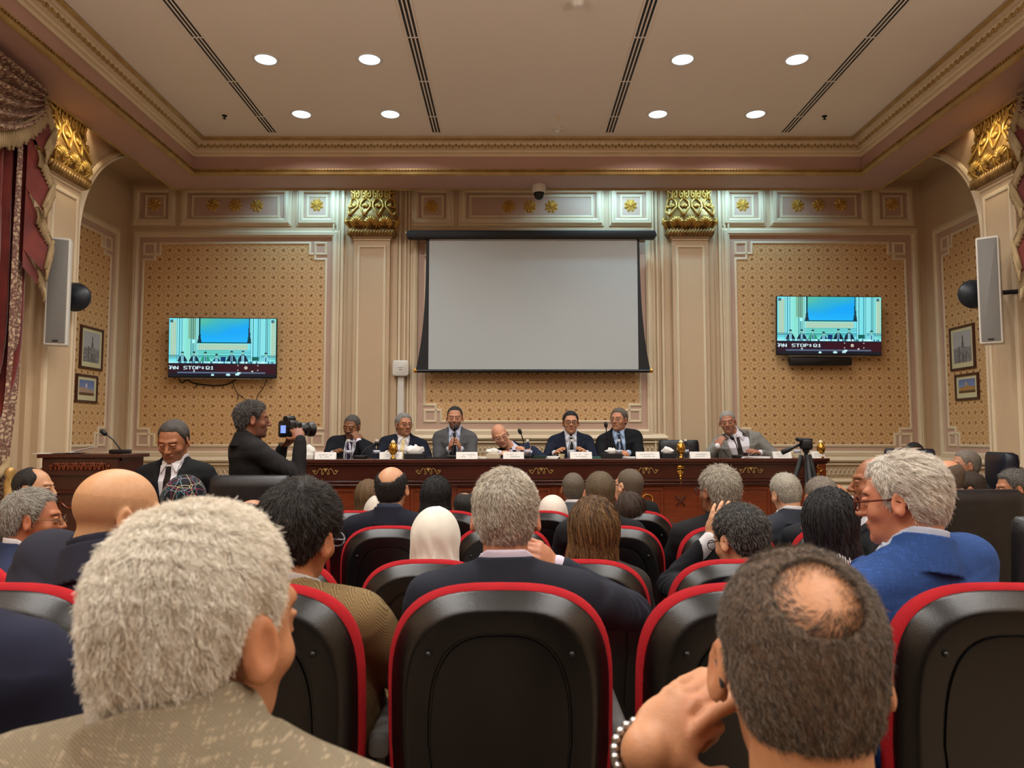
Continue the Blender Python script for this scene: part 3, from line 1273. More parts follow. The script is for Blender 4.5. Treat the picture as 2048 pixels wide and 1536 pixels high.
        if strands and len(v):
            ql = (((v - hc) @ HR) / sc).astype(np.float32)
            base = skull_only(ql)
            ok = np.nonzero(base > (0.0005 if st != 'long' else -0.5))[0]
            if st == 'long':
                g = gradient(lambda p: F(p[:, None, :])[:, 0], v[ok].astype(np.float32))
                cu = np.array(hair.get('crown', (0, -0.01, 0.12)))
            idx = ok[RNG.integers(0, len(ok), strands)]
            p0 = v[idx] + RNG.normal(0, h * 0.6, (strands, 3))
            if hair.get('patch'):        # thinning crown: strands fade out towards its middle
                nx = int(strands * 0.24)
                dd_ = RNG.normal(0, 1, (nx, 3))
                pc3 = np.array(hair['patch'][0])
                pr3 = pc3 + dd_ / np.linalg.norm(dd_, axis=1, keepdims=True) * hair['patch'][1] * 1.25 * RNG.random((nx, 1)) ** 0.4
                dir3 = pr3 - np.array([0, -0.014, 0.036])
                for _ in range(6):
                    f3 = skull_only(pr3.astype(np.float32))
                    pr3 = pr3 - dir3 / np.linalg.norm(dir3, axis=1, keepdims=True) * f3[:, None]
                p0[:nx] = hc + (pr3 * sc) @ HR.T
                dist3 = np.linalg.norm(((p0 - hc) @ HR) / sc - pc3, axis=1) / hair['patch'][1]
                keep3 = RNG.random(strands) < np.clip((dist3 - 0.30) / 0.85, 0.03, 1) ** 1.6
                p0 = p0[keep3]
                strands = len(p0)
            fn = lambda p: F(p[:, None, :].astype(np.float32))[:, 0]
            nrm = gradient(lambda p: fn(p), p0.astype(np.float32))
            crown = hc + HR @ (np.array(hair.get('crown', (0.01, -0.055, 0.105))) * sc)
            K = hair.get('K', 5)
            Ls = strand_len * (0.6 + 0.8 * RNG.random(strands))
            pts = np.zeros((strands, K, 3))
            p = p0 - nrm * 0.002
            clump = np.stack([np.sin(p0[:, 0] * 310 + p0[:, 2] * 170), np.sin(p0[:, 1] * 290 + p0[:, 0] * 120), np.sin(p0[:, 2] * 330 + p0[:, 1] * 140)], 1)
            jit = RNG.normal(0, 1, (strands, 3)) * hair.get('mess', 0.25) + clump * hair.get('clump', 0.25)
            for kk in range(K):
                pts[:, kk] = p
                away = p - crown
                if st == 'long':
                    away = np.tile(T @ np.array([0, -0.1, -1.0]), (strands, 1)) * 0.9 + away * 1.2
                away -= nrm * np.sum(away * nrm, 1, keepdims=True)
                away /= np.maximum(np.linalg.norm(away, axis=1, keepdims=True), 1e-6)
                sw = np.cross(nrm, away) * hair.get('swirl', 0.35)
                fall = 1 - kk / K
                stepv = away + sw + nrm * lift * fall + jit * (0.5 + 0.5 * kk / K)
                stepv /= np.maximum(np.linalg.norm(stepv, axis=1, keepdims=True), 1e-6)
                p = p + stepv * (Ls / (K - 1))[:, None]
                if st == 'long':
                    nrm = gradient(lambda x: fn(x), p.astype(np.float32))
                    dist = fn(p)
                    p = p - nrm * (np.clip(dist, -0.05, 0.05) - 0.0015)[:, None]

            hc_data = bpy.data.hair_curves.new('hair_strands')
            hc_data.add_curves([K] * len(pts))
            rl = np.array(root.location)
            hc_data.attributes['position'].data.foreach_set('vector', pts.reshape(-1).astype(np.float32))
            rad = np.tile(np.linspace(1, 0.35, K) * strand_r, len(pts)).astype(np.float32)
            ra = hc_data.attributes.get('radius') or hc_data.attributes.new('radius', 'FLOAT', 'POINT')
            ra.data.foreach_set('value', rad)
            hc_data.materials.append(mat_hair(*hair.get('sc', hair['c']), strand=True))
            so = bpy.data.objects.new('hair_strands', hc_data)
            COL.objects.link(so)
            so.parent = hobj
            so['kind'] = 'stuff'
    if st == 'scarf':
        F = Field()
        F.u(s_ell(hc + HR @ np.array([0, -0.012, 0.030]), (0.094 * sc, 0.112 * sc, 0.104 * sc), HR), 0.02)
        F.u(s_cap(hc + HR @ np.array([0, -0.03, -0.01]), N0 + T @ np.array([0, -0.01, 0.01]), 0.088 * sc, 0.10 * sc), 0.05)
        F.u(s_ell(W(0, -0.02, -0.02), (0.17, 0.10, 0.075), T), 0.06)
        if hair.get('bun'):
            F.u(s_ell(hc + HR @ np.array([0, -0.115, -0.02]), (0.045, 0.04, 0.045), HR), 0.02)
        F.s((lambda p: s_ell((0, 0.125, -0.012), (0.055, 0.07, 0.078))[0]((p - hcf) @ HRf), hc, 0.2), 0.01)

        def folds(p):
            ql = ((p - hcf) @ HRf)
            ang = np.arctan2(ql[:, 0], -ql[:, 1] - 0.02)
            v = np.sin(ang * 7 + np.sin(ql[:, 2] * 26 + ang * 2) * 1.6) * 0.0045 * np.clip(0.5 - ql[:, 2] * 8, 0.05, 1) + np.sin(ang * 19 + ql[:, 2] * 40) * 0.0018 * np.clip(-ql[:, 2] * 14, 0, 1)
            seam = (np.exp(-((ql[:, 0] + 0.004 * np.sin(ql[:, 2] * 60)) / 0.006) ** 2) - 0.6 * np.exp(-((ql[:, 0] - 0.014) / 0.008) ** 2)) * 0.0035 * (ql[:, 1] < 0)
            return v + seam * hair.get('seam', 1.0)
        F.d(folds)
        v, q = polygonise(F, min(h, 0.005))
        np_mesh('headscarf', v, q, cloth('scarf_cloth', hair['c'][0], hair.get('kind', 'flat')), root)
    # ---- glasses
    if glasses is not None:
        g = MB()
        r0 = glasses[1] if len(glasses) > 1 and not isinstance(glasses[1], tuple) else 0.0016
        gc = glasses[0]

        def G(x, y, z):
            return hc + HR @ (np.array([x, y, z]) * sc)
        for s in (-1, 1):
            ring = [G(s * 0.033 + 0.0255 * math.cos(a), 0.108, 0.004 + 0.0185 * math.sin(a)) for a in np.linspace(0, 2 * PI, 17)]
            g.tube(ring, r0, 6)
            g.tube([G(s * 0.058, 0.107, 0.010), G(s * 0.078, 0.070, 0.012), G(s * 0.0835, 0.010, 0.014), G(s * 0.083, -0.012, 0.004), G(s * 0.081, -0.024, -0.014)], r0, 6)
        g.tube([G(-0.008, 0.108, 0.008), G(0, 0.112, 0.011), G(0.008, 0.108, 0.008)], r0, 6)
        g.build('glasses', cloth('glasses_frame', gc, 'flat'), root, True)
    info = dict(root=root, J=J, T=T, S=S, hc=hc, HR=HR, W=W, H=H)
    PEOPLE[key] = info
    return info


def watch(info, nm, mat, r=0.034):
    sj, el, wr, hd, hn, *_ = info['J'][nm]
    ax = norm(wr - el)
    c = wr - ax * 0.015
    a = norm(np.cross(ax, [0.3, 0.2, 1]))
    b = np.cross(ax, a)
    m = MB()
    for k in range(22):
        t = 2 * PI * k / 22
        for off in (-0.011, 0.0, 0.011):
            p = c + (a * math.cos(t + off * 20) + b * math.sin(t + off * 20)) * r + ax * off
            m.blob(p, (0.0058, 0.0058, 0.0055), None, 8, 6)
    o = m.build('bracelet_watch', mat, info['root'], True)
    return o
# ---------------------------------------------------------------- room shell
XL, XR = X0 - 4.24, X0 + 4.24          # side wall planes
NL, NR = X0 - 4.85, X0 + 4.85          # niche back planes
Z_TOP = 4.95
Y_BACK = -4.0
Z_DAIS, Y_DAIS = 0.45, 6.15
Z_STEP, Y_STEP = 0.10, 2.42


def struct(o):
    o['kind'] = 'structure'
    return o


m = MB()
m.box((NL - 0.3, Y_BACK - 0.3, -0.15), (NR + 0.3, WALL_Y + 0.3, 0.0))
struct(m.build('floor', M_CARPET))
m = MB()
m.box((XL, Y_DAIS, 0.0), (XR, WALL_Y, Z_DAIS))
struct(m.build('floor_dais', M_CARPET))
m = MB()
m.box((XL, Y_BACK, 0.0), (XR, Y_STEP, Z_STEP))
struct(m.build('floor_step', M_CARPET))

m = MB()
m.box((NL - 0.3, WALL_Y, 0), (NR + 0.3, WALL_Y + 0.25, Z_TOP + 0.1))
struct(m.build('wall_back', M_WALL))
m = MB()
m.box((NL - 0.3, Y_BACK - 0.25, 0), (NR + 0.3, Y_BACK, Z_TOP + 0.1))
struct(m.build('wall_front', M_WOODD))
m = MB()
m.box((NL - 0.3, Y_BACK - 0.2, Z_TOP), (NR + 0.3, WALL_Y + 0.2, Z_TOP + 0.15))
struct(m.build('ceiling_void', M_WALL))

ARC_Y, ARC_A, ARC_B, ARC_Z = 8.475, 1.6, 1.25, 3.33


def side_wall(sx, x, xn, nm):
    """wall plane at x with an arched opening through to the niche plane xn"""
    m = MB()
    t = xn
    m.box((min(x, t), Y_BACK, 0), (max(x, t), ARC_Y - ARC_A, Z_TOP))
    # spandrel above the arch, and intrados
    n = 22
    ys = [ARC_Y - ARC_A * math.cos(PI / 2 * k / n) for k in range(n + 1)] + [WALL_Y]
    zs = [ARC_Z + ARC_B * math.sin(PI / 2 * k / n) for k in range(n + 1)] + [ARC_Z + ARC_B]
    for k in range(n + 1):
        a, b = (ys[k], zs[k]), (ys[k + 1], zs[k + 1])
        q = [(x, a[0], a[1]), (x, b[0], b[1]), (x, b[0], Z_TOP), (x, a[0], Z_TOP)]
        m.add(q, [(0, 1, 2, 3)])
        m.add([(x, a[0], a[1]), (x, b[0], b[1]), (xn, b[0], b[1]), (xn, a[0], a[1])], [(0, 1, 2, 3)])
    m.box((min(xn, xn - sx * -0.2), ARC_Y - ARC_A - 0.3, 0), (max(xn, xn - sx * -0.2), WALL_Y + 0.1, Z_TOP))
    o = struct(m.build(nm, M_WALL))
    # archivolt
    a = MB()
    path = [(ARC_Y - ARC_A, 0.5)] + [(y, z) for y, z in zip(ys, zs)]
    prof = [(-0.045, 0.0), (-0.04, 0.022), (-0.02, 0.032), (0.0, 0.022), (0.01, 0.03), (0.03, 0.02), (0.035, 0.0)]
    a.sweep(path, prof, lambda u, v, h: (x - sx * h, u, v), closed=False)
    struct(a.build('trim_arch', M_CREAM, smooth=True, auto=50))


side_wall(-1, XL, NL, 'wall_left')
side_wall(1, XR, NR, 'wall_right')

# ceiling tray: flat ceiling, vertical faces, soffit
TI = 3.66      # half width of the tray at its lower edge
SO = 4.075     # half width to the outer edge of the soffit
Y_TI, Y_SO = 8.015, 8.48
m = MB()
m.box((X0 - TI, Y_BACK, CEIL_Z), (X0 + TI, Y_TI, CEIL_Z + 0.05))
struct(m.build('ceiling', M_CEIL))
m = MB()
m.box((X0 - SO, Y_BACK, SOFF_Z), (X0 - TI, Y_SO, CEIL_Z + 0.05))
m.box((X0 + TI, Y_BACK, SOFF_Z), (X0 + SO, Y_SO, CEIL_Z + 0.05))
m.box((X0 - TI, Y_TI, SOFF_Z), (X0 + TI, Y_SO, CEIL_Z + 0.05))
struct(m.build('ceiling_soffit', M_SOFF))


def tray_sweep(prof, name, mat, inset, z0, smooth=True):
    """prof [(out from face, up)] following the tray's three sides"""
    a = MB()
    path = [(X0 + TI - inset, Y_BACK), (X0 + TI - inset, Y_TI - inset), (X0 - TI + inset, Y_TI - inset), (X0 - TI + inset, Y_BACK)]
    a.sweep(path, prof, lambda u, v, h: (u, v, z0 + h), closed=False)
    return struct(a.build(name, mat, smooth=smooth, auto=40))


tray_sweep([(0, 0.20), (0.02, 0.20), (0.03, 0.215), (0.025, 0.23), (0.05, 0.235), (0.055, 0.25), (0.05, 0.262), (0.085, 0.268), (0.10, 0.325), (0.125, 0.33), (0.16, 0.335), (0.175, 0.36), (0, 0.36)], 'trim_cornice', M_CREAM, 0.0, SOFF_Z)
tray_sweep([(0, -0.012), (0.012, -0.012), (0.03, 0.0), (0.035, 0.02), (0.02, 0.035), (0.03, 0.045), (0.03, 0.06), (0.01, 0.066), (0, 0.066)], 'trim_gold_edge', M_TRIMGOLD, 0.0, SOFF_Z)
tray_sweep([(0.16, 0.325), (0.182, 0.335), (0.185, 0.35), (0.165, 0.352)], 'trim_gold_upper', M_TRIMGOLD, 0.0, SOFF_Z)
# outer gold bead of the soffit
a = MB()
path = [(X0 + SO, Y_BACK), (X0 + SO, Y_SO), (X0 - SO, Y_SO), (X0 - SO, Y_BACK)]
a.sweep(path, [(-0.012, -0.002), (-0.01, -0.014), (0.004, -0.018), (0.012, -0.01), (0.014, 0.01)], lambda u, v, h: (u, v, SOFF_Z + h), closed=False)
struct(a.build('trim_soffit_bead', M_TRIMGOLD, smooth=True))

# egg-and-dart band on the cornice, and the small bead row on the gold edge
egg = MB()
bead = MB()


def band(fn, length, n, egg_size):
    for k in range(n):
        s = (k + 0.5) * length / n
        fn(s)


def egg_at(x, y, ang):
    R = Matrix.Rotation(ang, 3, 'Z') @ Matrix.Rotation(math.radians(-22), 3, 'X')
    c = Vector((x, y, SOFF_Z + 0.295))
    # each egg sits inside a horseshoe rim
    egg.blob(c, (0.017, 0.014, 0.030), R, 6, 4)
    pts = [c + R @ Vector((0.029 * math.cos(t), 0.004, 0.012 + 0.028 * math.sin(t))) for t in np.linspace(0, PI, 6)]
    pts = [c + R @ Vector((0.029, 0.004, -0.034))] + pts + [c + R @ Vector((-0.029, 0.004, -0.034))]
    egg.tube(pts, 0.007, 4)


ex = TI - 0.095
n = int(2 * ex / 0.070)
for k in range(n):
    egg_at(X0 - ex + (k + 0.5) * 2 * ex / n, Y_TI - 0.095, 0)
n = int((Y_TI - 0.1 - 2.5) / 0.070)
for k in range(n):
    y = 2.5 + (k + 0.5) * 0.070
    egg_at(X0 - ex, y, PI / 2)
    egg_at(X0 + ex, y, -PI / 2)
o = egg.build('trim_egg_band', M_TRIMGOLD, smooth=True)
o['kind'] = 'structure'
for k in range(int(2 * TI / 0.034)):
    bead.blob((X0 - TI + 0.02 + k * 0.034, Y_TI - 0.034, SOFF_Z + 0.042), (0.011, 0.01, 0.011), None, 6, 4)
for k in range(int((Y_TI - 3.0) / 0.034)):
    for s in (-1, 1):
        bead.blob((X0 + s * (TI - 0.034), 3.0 + k * 0.034, SOFF_Z + 0.042), (0.01, 0.011, 0.011), None, 6, 4)
o = bead.build('trim_bead_row', M_GOLDD, smooth=True)
o['kind'] = 'structure'

# ---------------------------------------------------------------- mouldings on the walls
PROF = [(-0.026, 0.0), (-0.024, 0.014), (-0.012, 0.022), (0.0, 0.026), (0.012, 0.022), (0.020, 0.010), (0.026, 0.008), (0.027, 0.0)]
PROF_S = [(-0.018, 0.0), (-0.017, 0.011), (-0.006, 0.017), (0.006, 0.017), (0.015, 0.008), (0.018, 0.0)]
PROF_BIG = [(-0.045, 0.0), (-0.043, 0.03), (-0.02, 0.042), (0.0, 0.034), (0.012, 0.036), (0.03, 0.016), (0.044, 0.014), (0.045, 0.0)]


def wx(px, d=WALL_Y, py=700):
    return P(px, py, d).x


def wz(py, d=WALL_Y):
    return P(1024, py, d).z


def back_map(u, v, h):
    return (u, WALL_Y - h, v)


def rect(x0, x1, z0, z1):
    return [(x0, z0), (x1, z0), (x1, z1), (x0, z1)]


frieze = MB()
frames = MB()
pink = MB()
fz = [  # outer and inner rectangles of the frieze panels, photograph columns on the back wall
    (270, 348, 290, 332), (365, 580, 383, 560), (598, 672, 613, 657),
    (827, 903, 842, 888), (922, 1203, 938, 1187), (1222, 1302, 1239, 1285),
    (1448, 1526, 1463, 1508), (1543, 1732, 1560, 1714), (1748, 1823, 1765, 1806)]
for a_, b_, c_, d_ in fz:
    o1 = rect(wx(a_, WALL_Y, 412) + 0.02, wx(b_, WALL_Y, 412) - 0.02, wz(448) + 0.02, wz(376) - 0.02)
    frieze.sweep(o1[::-1], PROF_BIG, back_map)
    frieze.sweep(rect(wx(c_, WALL_Y, 412) + 0.015, wx(d_, WALL_Y, 412) - 0.015, wz(434), wz(392))[::-1], PROF_S, back_map)
    pink.box((wx(a_, WALL_Y, 412) + 0.03, WALL_Y - 0.004, wz(448) + 0.03), (wx(b_, WALL_Y, 412) - 0.03, WALL_Y + 0.01, wz(376) - 0.03))


def notched(x0, x1, z0, z1, corners=(1, 1, 1, 1), a=0.20, b=0.135):
    """rectangle whose corners are interlaced squares; corners order: bl, br, tr, tl"""
    c = [(a, 0), (a, b), (0, b), (0, 0), (b, 0), (b, a), (0, a)]
    out = []
    pts = {
        'tl': [(x0 + u, z1 - v) for u, v in c],
        'bl': [(x0 + u, z0 + v) for u, v in [(v_, u_) for u_, v_ in c]],
        'br': [(x1 - u, z0 + v) for u, v in c],
        'tr': [(x1 - u, z1 - v) for u, v in [(v_, u_) for u_, v_ in c]],
    }
    sq = {'tl': (x0, z1), 'bl': (x0, z0), 'br': (x1, z0), 'tr': (x1, z1)}
    for nm, on in zip(('tl', 'bl', 'br', 'tr'), (corners[3], corners[0], corners[1], corners[2])):
        out += pts[nm] if on else [sq[nm]]
    return out


paper = []


def panel(mb, x0, x1, z0, z1, xi0, xi1, zi0, zi1, fmap, prof=PROF_BIG):
    mb.sweep(rect(x0, x1, z0, z1)[::-1], prof, fmap)
    mb.sweep(notched(xi0, xi1, zi0, zi1), PROF_S, fmap)


def paper_mesh(name, x0, x1, z0, z1, fmap, label=None, a=0.20, b=0.135):
    """wallpaper field in the outline of the notched frame, with a UV map in metres"""
    me = bpy.data.meshes.new(name)
    rects = [(x0 + a, x1 - a, z0, z1), (x0, x0 + a, z0 + a, z1 - a), (x1 - a, x1, z0 + a, z1 - a),
             (x0 + b, x0 + a, z0 + b, z0 + a), (x0 + b, x0 + a, z1 - a, z1 - b), (x1 - a, x1 - b, z0 + b, z0 + a), (x1 - a, x1 - b, z1 - a, z1 - b)]
    vs, fs, uv = [], [], []
    for r in rects:
        k = len(vs)
        for u, v in rect(*r):
            vs.append(fmap(u, v, 0.007))
            uv.append((u - x0 + 0.09, v - z0 + 0.03))
        fs.append((k, k + 1, k + 2, k + 3))
    me.from_pydata(vs, [], fs)
    l = me.uv_layers.new(name='UVMap')
    for i, lp in enumerate(me.loops):
        l.data[i].uv = uv[lp.vertex_index]
    me.materials.append(M_WALLPAPER)
    o = link(name, me)
    o['kind'] = 'structure'
    return o


def pink_field(x0, x1, z0, z1, fmap, mb):
    c = [fmap(u, v, 0.004) for u, v in rect(x0, x1, z0, z1)]
    mb.add(c, [(0, 1, 2, 3)])


# left, centre and right bays
bays = [
    (wx(273, WALL_Y, 480), wx(673, WALL_Y, 480), wz(909), wz(468), wx(289, WALL_Y, 480), wx(653, WALL_Y, 480), wz(891), wz(487)),
    (wx(826, WALL_Y, 850), wx(1302, WALL_Y, 850), wz(866), wz(470), wx(849, WALL_Y, 850), wx(1281, WALL_Y, 850), wz(843), wz(490)),
    (wx(1450, WALL_Y, 480), wx(1828, WALL_Y, 480), wz(909), wz(464), wx(1470, WALL_Y, 480), wx(1808, WALL_Y, 480), wz(891), wz(486))]
for k, b in enumerate(bays):
    panel(frames, *b, back_map)
    pink_field(b[0], b[1], b[2], b[3], back_map, pink)
    paper_mesh('wall_paper', b[4], b[5], b[6], b[7], back_map)
# niche walls
for sx, xn in ((-1, NL), (1, NR)):
    fm = (lambda xn, sx: (lambda u, v, h: (xn - sx * h, u, v)))(xn, sx)
    y0, y1, z0, z1 = 6.98, 8.74, wz(910), 3.87
    frames.sweep(rect(y0, y1, z0, z1)[::(-1 if sx < 0 else -1)], PROF_BIG, fm)
    frames.sweep(notched(y0 + 0.13, y1 - 0.12, z0 + 0.12, z1 - 0.12), PROF_S, fm)
    pink_field(y0, y1, z0, z1, fm, pink)
    paper_mesh('wall_paper', y0 + 0.13, y1 - 0.12, z0 + 0.12, z1 - 0.12, fm)
struct(frieze.build('trim_frieze', M_CREAM, smooth=True, auto=35))
struct(frames.build('trim_panels', M_CREAM, smooth=True, auto=35))
struct(pink.build('wall_rose_fields', M_PINK))

# dado: rails and a band of small pointed arches, per bay
dado = MB()
arches = MB()


def dado_run(xa, xb, zt, fmap, full=True):
    def rail(z, hgt, dep):
        pr = [(-hgt / 2, 0), (-hgt / 2, dep * 0.6), (-hgt / 5, dep), (hgt / 5, dep * 0.8), (hgt / 2, dep * 0.4), (hgt / 2, 0)]
        dado.sweep([(xa, z), (xb, z)], pr, fmap, closed=False)
    rail(zt, 0.075, 0.06)
    rail(zt - 0.06, 0.03, 0.035)
    rail(zt - 0.255, 0.05, 0.04)
    rail(zt - 0.34, 0.06, 0.05)
    rail(zt - 0.46, 0.05, 0.035)
    n = max(int(abs(xb - xa) / 0.052), 1)
    for k in range(n):
        c = xa + (k + 0.5) * (xb - xa) / n
        w = 0.024
        pts = [fmap(c - w, zt - 0.215, 0.006), fmap(c - w, zt - 0.165, 0.010), fmap(c - w * 0.5, zt - 0.135, 0.012), fmap(c, zt - 0.12, 0.012),
               fmap(c + w * 0.5, zt - 0.135, 0.012), fmap(c + w, zt - 0.165, 0.010), fmap(c + w, zt - 0.215, 0.006)]
        arches.tube(pts, 0.006, 4)
        arches.tube([fmap(c - w, zt - 0.165, 0.01), fmap(c, zt - 0.195, 0.012), fmap(c + w, zt - 0.165, 0.01)], 0.005, 4)


dado_run(wx(258, WALL_Y, 920), wx(690, WALL_Y, 920), wz(918), back_map)
dado_run(wx(800), wx(1332), wz(874), back_map)
dado_run(wx(1428, WALL_Y, 920), wx(1842, WALL_Y, 920), wz(918), back_map)
for sx, xn in ((-1, NL), (1, NR)):
    fm = (lambda xn, sx: (lambda u, v, h: (xn - sx * h, u, v)))(xn, sx)
    dado_run(6.95, 8.98, wz(918), fm)
struct(dado.build('trim_dado_rails', M_CREAM, smooth=True, auto=35))
struct(arches.build('trim_dado_arches', M_CREAM, smooth=True))


# ---------------------------------------------------------------- pilasters with gilded capitals
def spiral(c, r0, turns, a0, sgn, fm, n=18, r1=0.12):
    pts = []
    for k in range(n):
        t = k / (n - 1)
        r = r0 * (1 - (1 - r1) * t)
        a = a0 + sgn * turns * 2 * PI * t
        pts.append(fm(c[0] + r * math.cos(a), c[1] + r * math.sin(a), 0.006))
    return pts


def capital(x, y, zt, w, ht, dep, ang, parent):
    """bulging gilded capital; front faces local -Y, rotated by ang about Z at (x, y)"""
    R = Matrix.Translation((x, y, 0)) @ Matrix.Rotation(ang, 4, 'Z')

    def prof(t):      # t 0 at the bottom .. 1 at the top : (half width factor, depth)
        xs = (0, 0.06, 0.16, 0.28, 0.42, 0.60, 0.80, 1.0)
        ws = (0.84, 0.93, 1.0, 1.0, 0.94, 0.85, 0.80, 0.84)
        ds = (0.72, 0.88, 1.0, 1.0, 0.90, 0.76, 0.72, 0.80)
        return float(np.interp(t, xs, ws)), float(np.interp(t, xs, ds))
    core = MB()
    rings = []
    n = 22
    for i in range(n + 1):
        t = i / n
        wf, df = prof(t)
        hw, d = w / 2 * wf, dep * df
        z = zt - ht + ht * t
        ol = [(-hw, 0.0), (-hw, -d * 0.6), (-hw * 0.96, -d * 0.9), (-hw * 0.8, -d), (0, -d * 1.04), (hw * 0.8, -d), (hw * 0.96, -d * 0.9), (hw, -d * 0.6), (hw, 0.0)]
        rings.append([R @ Vector((a, b, z)) for a, b in ol])
    core.loft(rings, True, True)
    core.build('core', M_GOLDD, parent, True, 60)
    orn = MB()

    def fm(u, v, h):   # u in -1..1 across the front (beyond: round the sides), v 0..1 up
        wf, df = prof(min(max(v, 0), 1))
        hw, d = w / 2 * wf, dep * df
        z = zt - ht + ht * v
        if abs(u) <= 0.9:
            return R @ Vector((u * hw, -d * (1.04 - 0.06 * abs(u)) - h, z))
        s = 1 if u > 0 else -1
        e = (abs(u) - 0.9)
        return R @ Vector((s * (hw + h), -d * (0.9 - e * 1.1), z))

    def leaf(c, a, ln, wd):
        p = [fm(c[0] + math.cos(a) * ln * t, c[1] + math.sin(a) * ln * 0.62 * t, 0.010 + 0.010 * math.sin(PI * t)) for t in (0.12, 0.4, 0.7, 1.0)]
        orn.tube(p, [wd * 0.4, wd, wd * 0.9, wd * 0.25], 5)
    sz = w / 2
    for cx in (-1.15, -0.58, 0.0, 0.58, 1.15):
        for k in range(7):          # palmette
            leaf((cx, 0.10), PI * (0.12 + 0.76 * k / 6), 0.30, 0.016)
        for s in (-1, 1):
            orn.tube(spiral((cx + s * 0.15, 0.115), 0.115, 1.4, -PI / 2, s, lambda a, b, h: fm(a, b, h)), 0.011, 5)
    for cx in (-0.87, -0.29, 0.29, 0.87):
        for s in (-1, 1):
            st = [fm(cx + s * 0.02, 0.30, 0.008), fm(cx + s * 0.12, 0.42, 0.010), fm(cx + s * 0.24, 0.52, 0.010), fm(cx + s * 0.22, 0.64, 0.010), fm(cx + s * 0.08, 0.72, 0.010)]
            orn.tube(st, 0.013, 5)
            orn.tube(spiral((cx + s * 0.13, 0.83), 0.15, 1.5, -PI / 2 - s * 0.6, -s, lambda a, b, h: fm(a, b, h)), 0.011, 5)
        for k in range(5):
            leaf((cx, 0.50), PI * (0.18 + 0.64 * k / 4), 0.20, 0.013)
    orn.build('scrollwork', M_GOLD, parent, True)
    ab = MB()
    ab.box((-w * 0.46, -dep * 0.98, zt), (w * 0.46, 0, zt + 0.045), R)
    ab.box((-w * 0.5, -dep * 1.06, zt + 0.045), (w * 0.5, 0, zt + 0.075), R)
    ab.build('abacus', M_GOLD, parent, bevel=0.006)
    tw = MB()
    zb = zt - ht - 0.06
    tw.box((-w * 0.40, -dep * 0.86, zb - 0.02), (w * 0.40, 0, zb + 0.065), R)
    for k in range(15):
        u = -w * 0.42 + w * 0.84 * k / 14
        tw.tube([R @ Vector((u - 0.022, -dep * 0.86, zb - 0.03)), R @ Vector((u, -dep * 0.95, zb + 0.01)), R @ Vector((u + 0.026, -dep * 0.88, zb + 0.05))], 0.021, 6)
    for s in (-1, 1):
        for k in range(5):
            v = -dep * 0.85 * (k + 0.5) / 5
            tw.tube([R @ Vector((s * w * 0.42, v + 0.02, zb - 0.03)), R @ Vector((s * w * 0.455, v, zb + 0.01)), R @ Vector((s * w * 0.43, v - 0.02, zb + 0.05))], 0.02, 6)
    tw.build('rope_moulding', M_GOLDD, parent, True)
    return R, zb


def pilaster(x, y, zt, w, ang, label, ht=0.50, dep=0.20, zbase=0.0, sw=0.40):
    t = thing('pilaster', label, 'pilaster', (x, y, zbase))
    R, zb = capital(x, y, zt, w, ht, dep, ang, t)
    s = MB()
    d = dep * 0.62
    s.box((-w * sw, -d * 1.25, zb - 0.05), (w * sw, 0, zb - 0.02), R)
    s.box((-w * (sw - 0.03), -d * 1.1, zb - 0.08), (w * (sw - 0.03), 0, zb - 0.05), R)
    s.box((-w * (sw - 0.04), -d, zbase), (w * (sw - 0.04), 0, zb - 0.08), R)
    s.box((-w * (sw + 0.10), -d * 0.4, zbase), (w * (sw + 0.10), 0, zt), R)
    s.build('shaft', M_WALL, t)
    f = MB()
    hw = w * (sw - 0.04) - 0.055
    f.sweep(rect(-hw, hw, zbase + 0.75, zb - 0.15)[::-1], PROF_S, lambda u, v, h: R @ Vector((u, -d - h, v)))
    f.build('shaft_frame', M_CREAM, t, True, 35)
    b = MB()
    b.box((-w * (sw + 0.02), -d - 0.03, zbase), (w * (sw + 0.02), 0, zbase + 0.35), R)
    b.box((-w * (sw + 0.05), -d - 0.05, zbase), (w * (sw + 0.05), 0, zbase + 0.15), R)
    b.build('plinth', M_CREAM, t, bevel=0.01)
    return t


PW = 0.60
pilaster(wx(744, 8.85, 430), WALL_Y, 4.44, PW, 0, 'pilaster with gilded capital between left screen panel and projection screen', zbase=Z_DAIS)
pilaster(wx(1380, 8.85, 430), WALL_Y, 4.44, PW, 0, 'pilaster with gilded capital between projection screen and right screen panel', zbase=Z_DAIS)
pilaster(XL, 6.52, 4.34, 0.64, PI / 2, 'side wall pilaster with warmly lit gilded capital beside left curtain', ht=0.52, zbase=Z_DAIS, dep=0.17)
pilaster(XR, 6.52, 4.34, 0.64, -PI / 2, 'side wall pilaster with warmly lit gilded capital beside right curtain', ht=0.52, zbase=Z_DAIS, dep=0.17)
# stepped wall strips either side of the main pilasters
st = MB()
for c in (744, 1380):
    for s in (-1, 1):
        xx = wx(c, WALL_Y, 430)
        for off, w_, dp in ((0.35, 0.035, 0.035), (0.415, 0.025, 0.02), (0.46, 0.02, 0.03)):
            st.box((xx + s * off - w_ / 2, WALL_Y - dp, Z_DAIS), (xx + s * off + w_ / 2, WALL_Y, 4.9))
struct(st.build('trim_strips', M_CREAM, bevel=0.005))


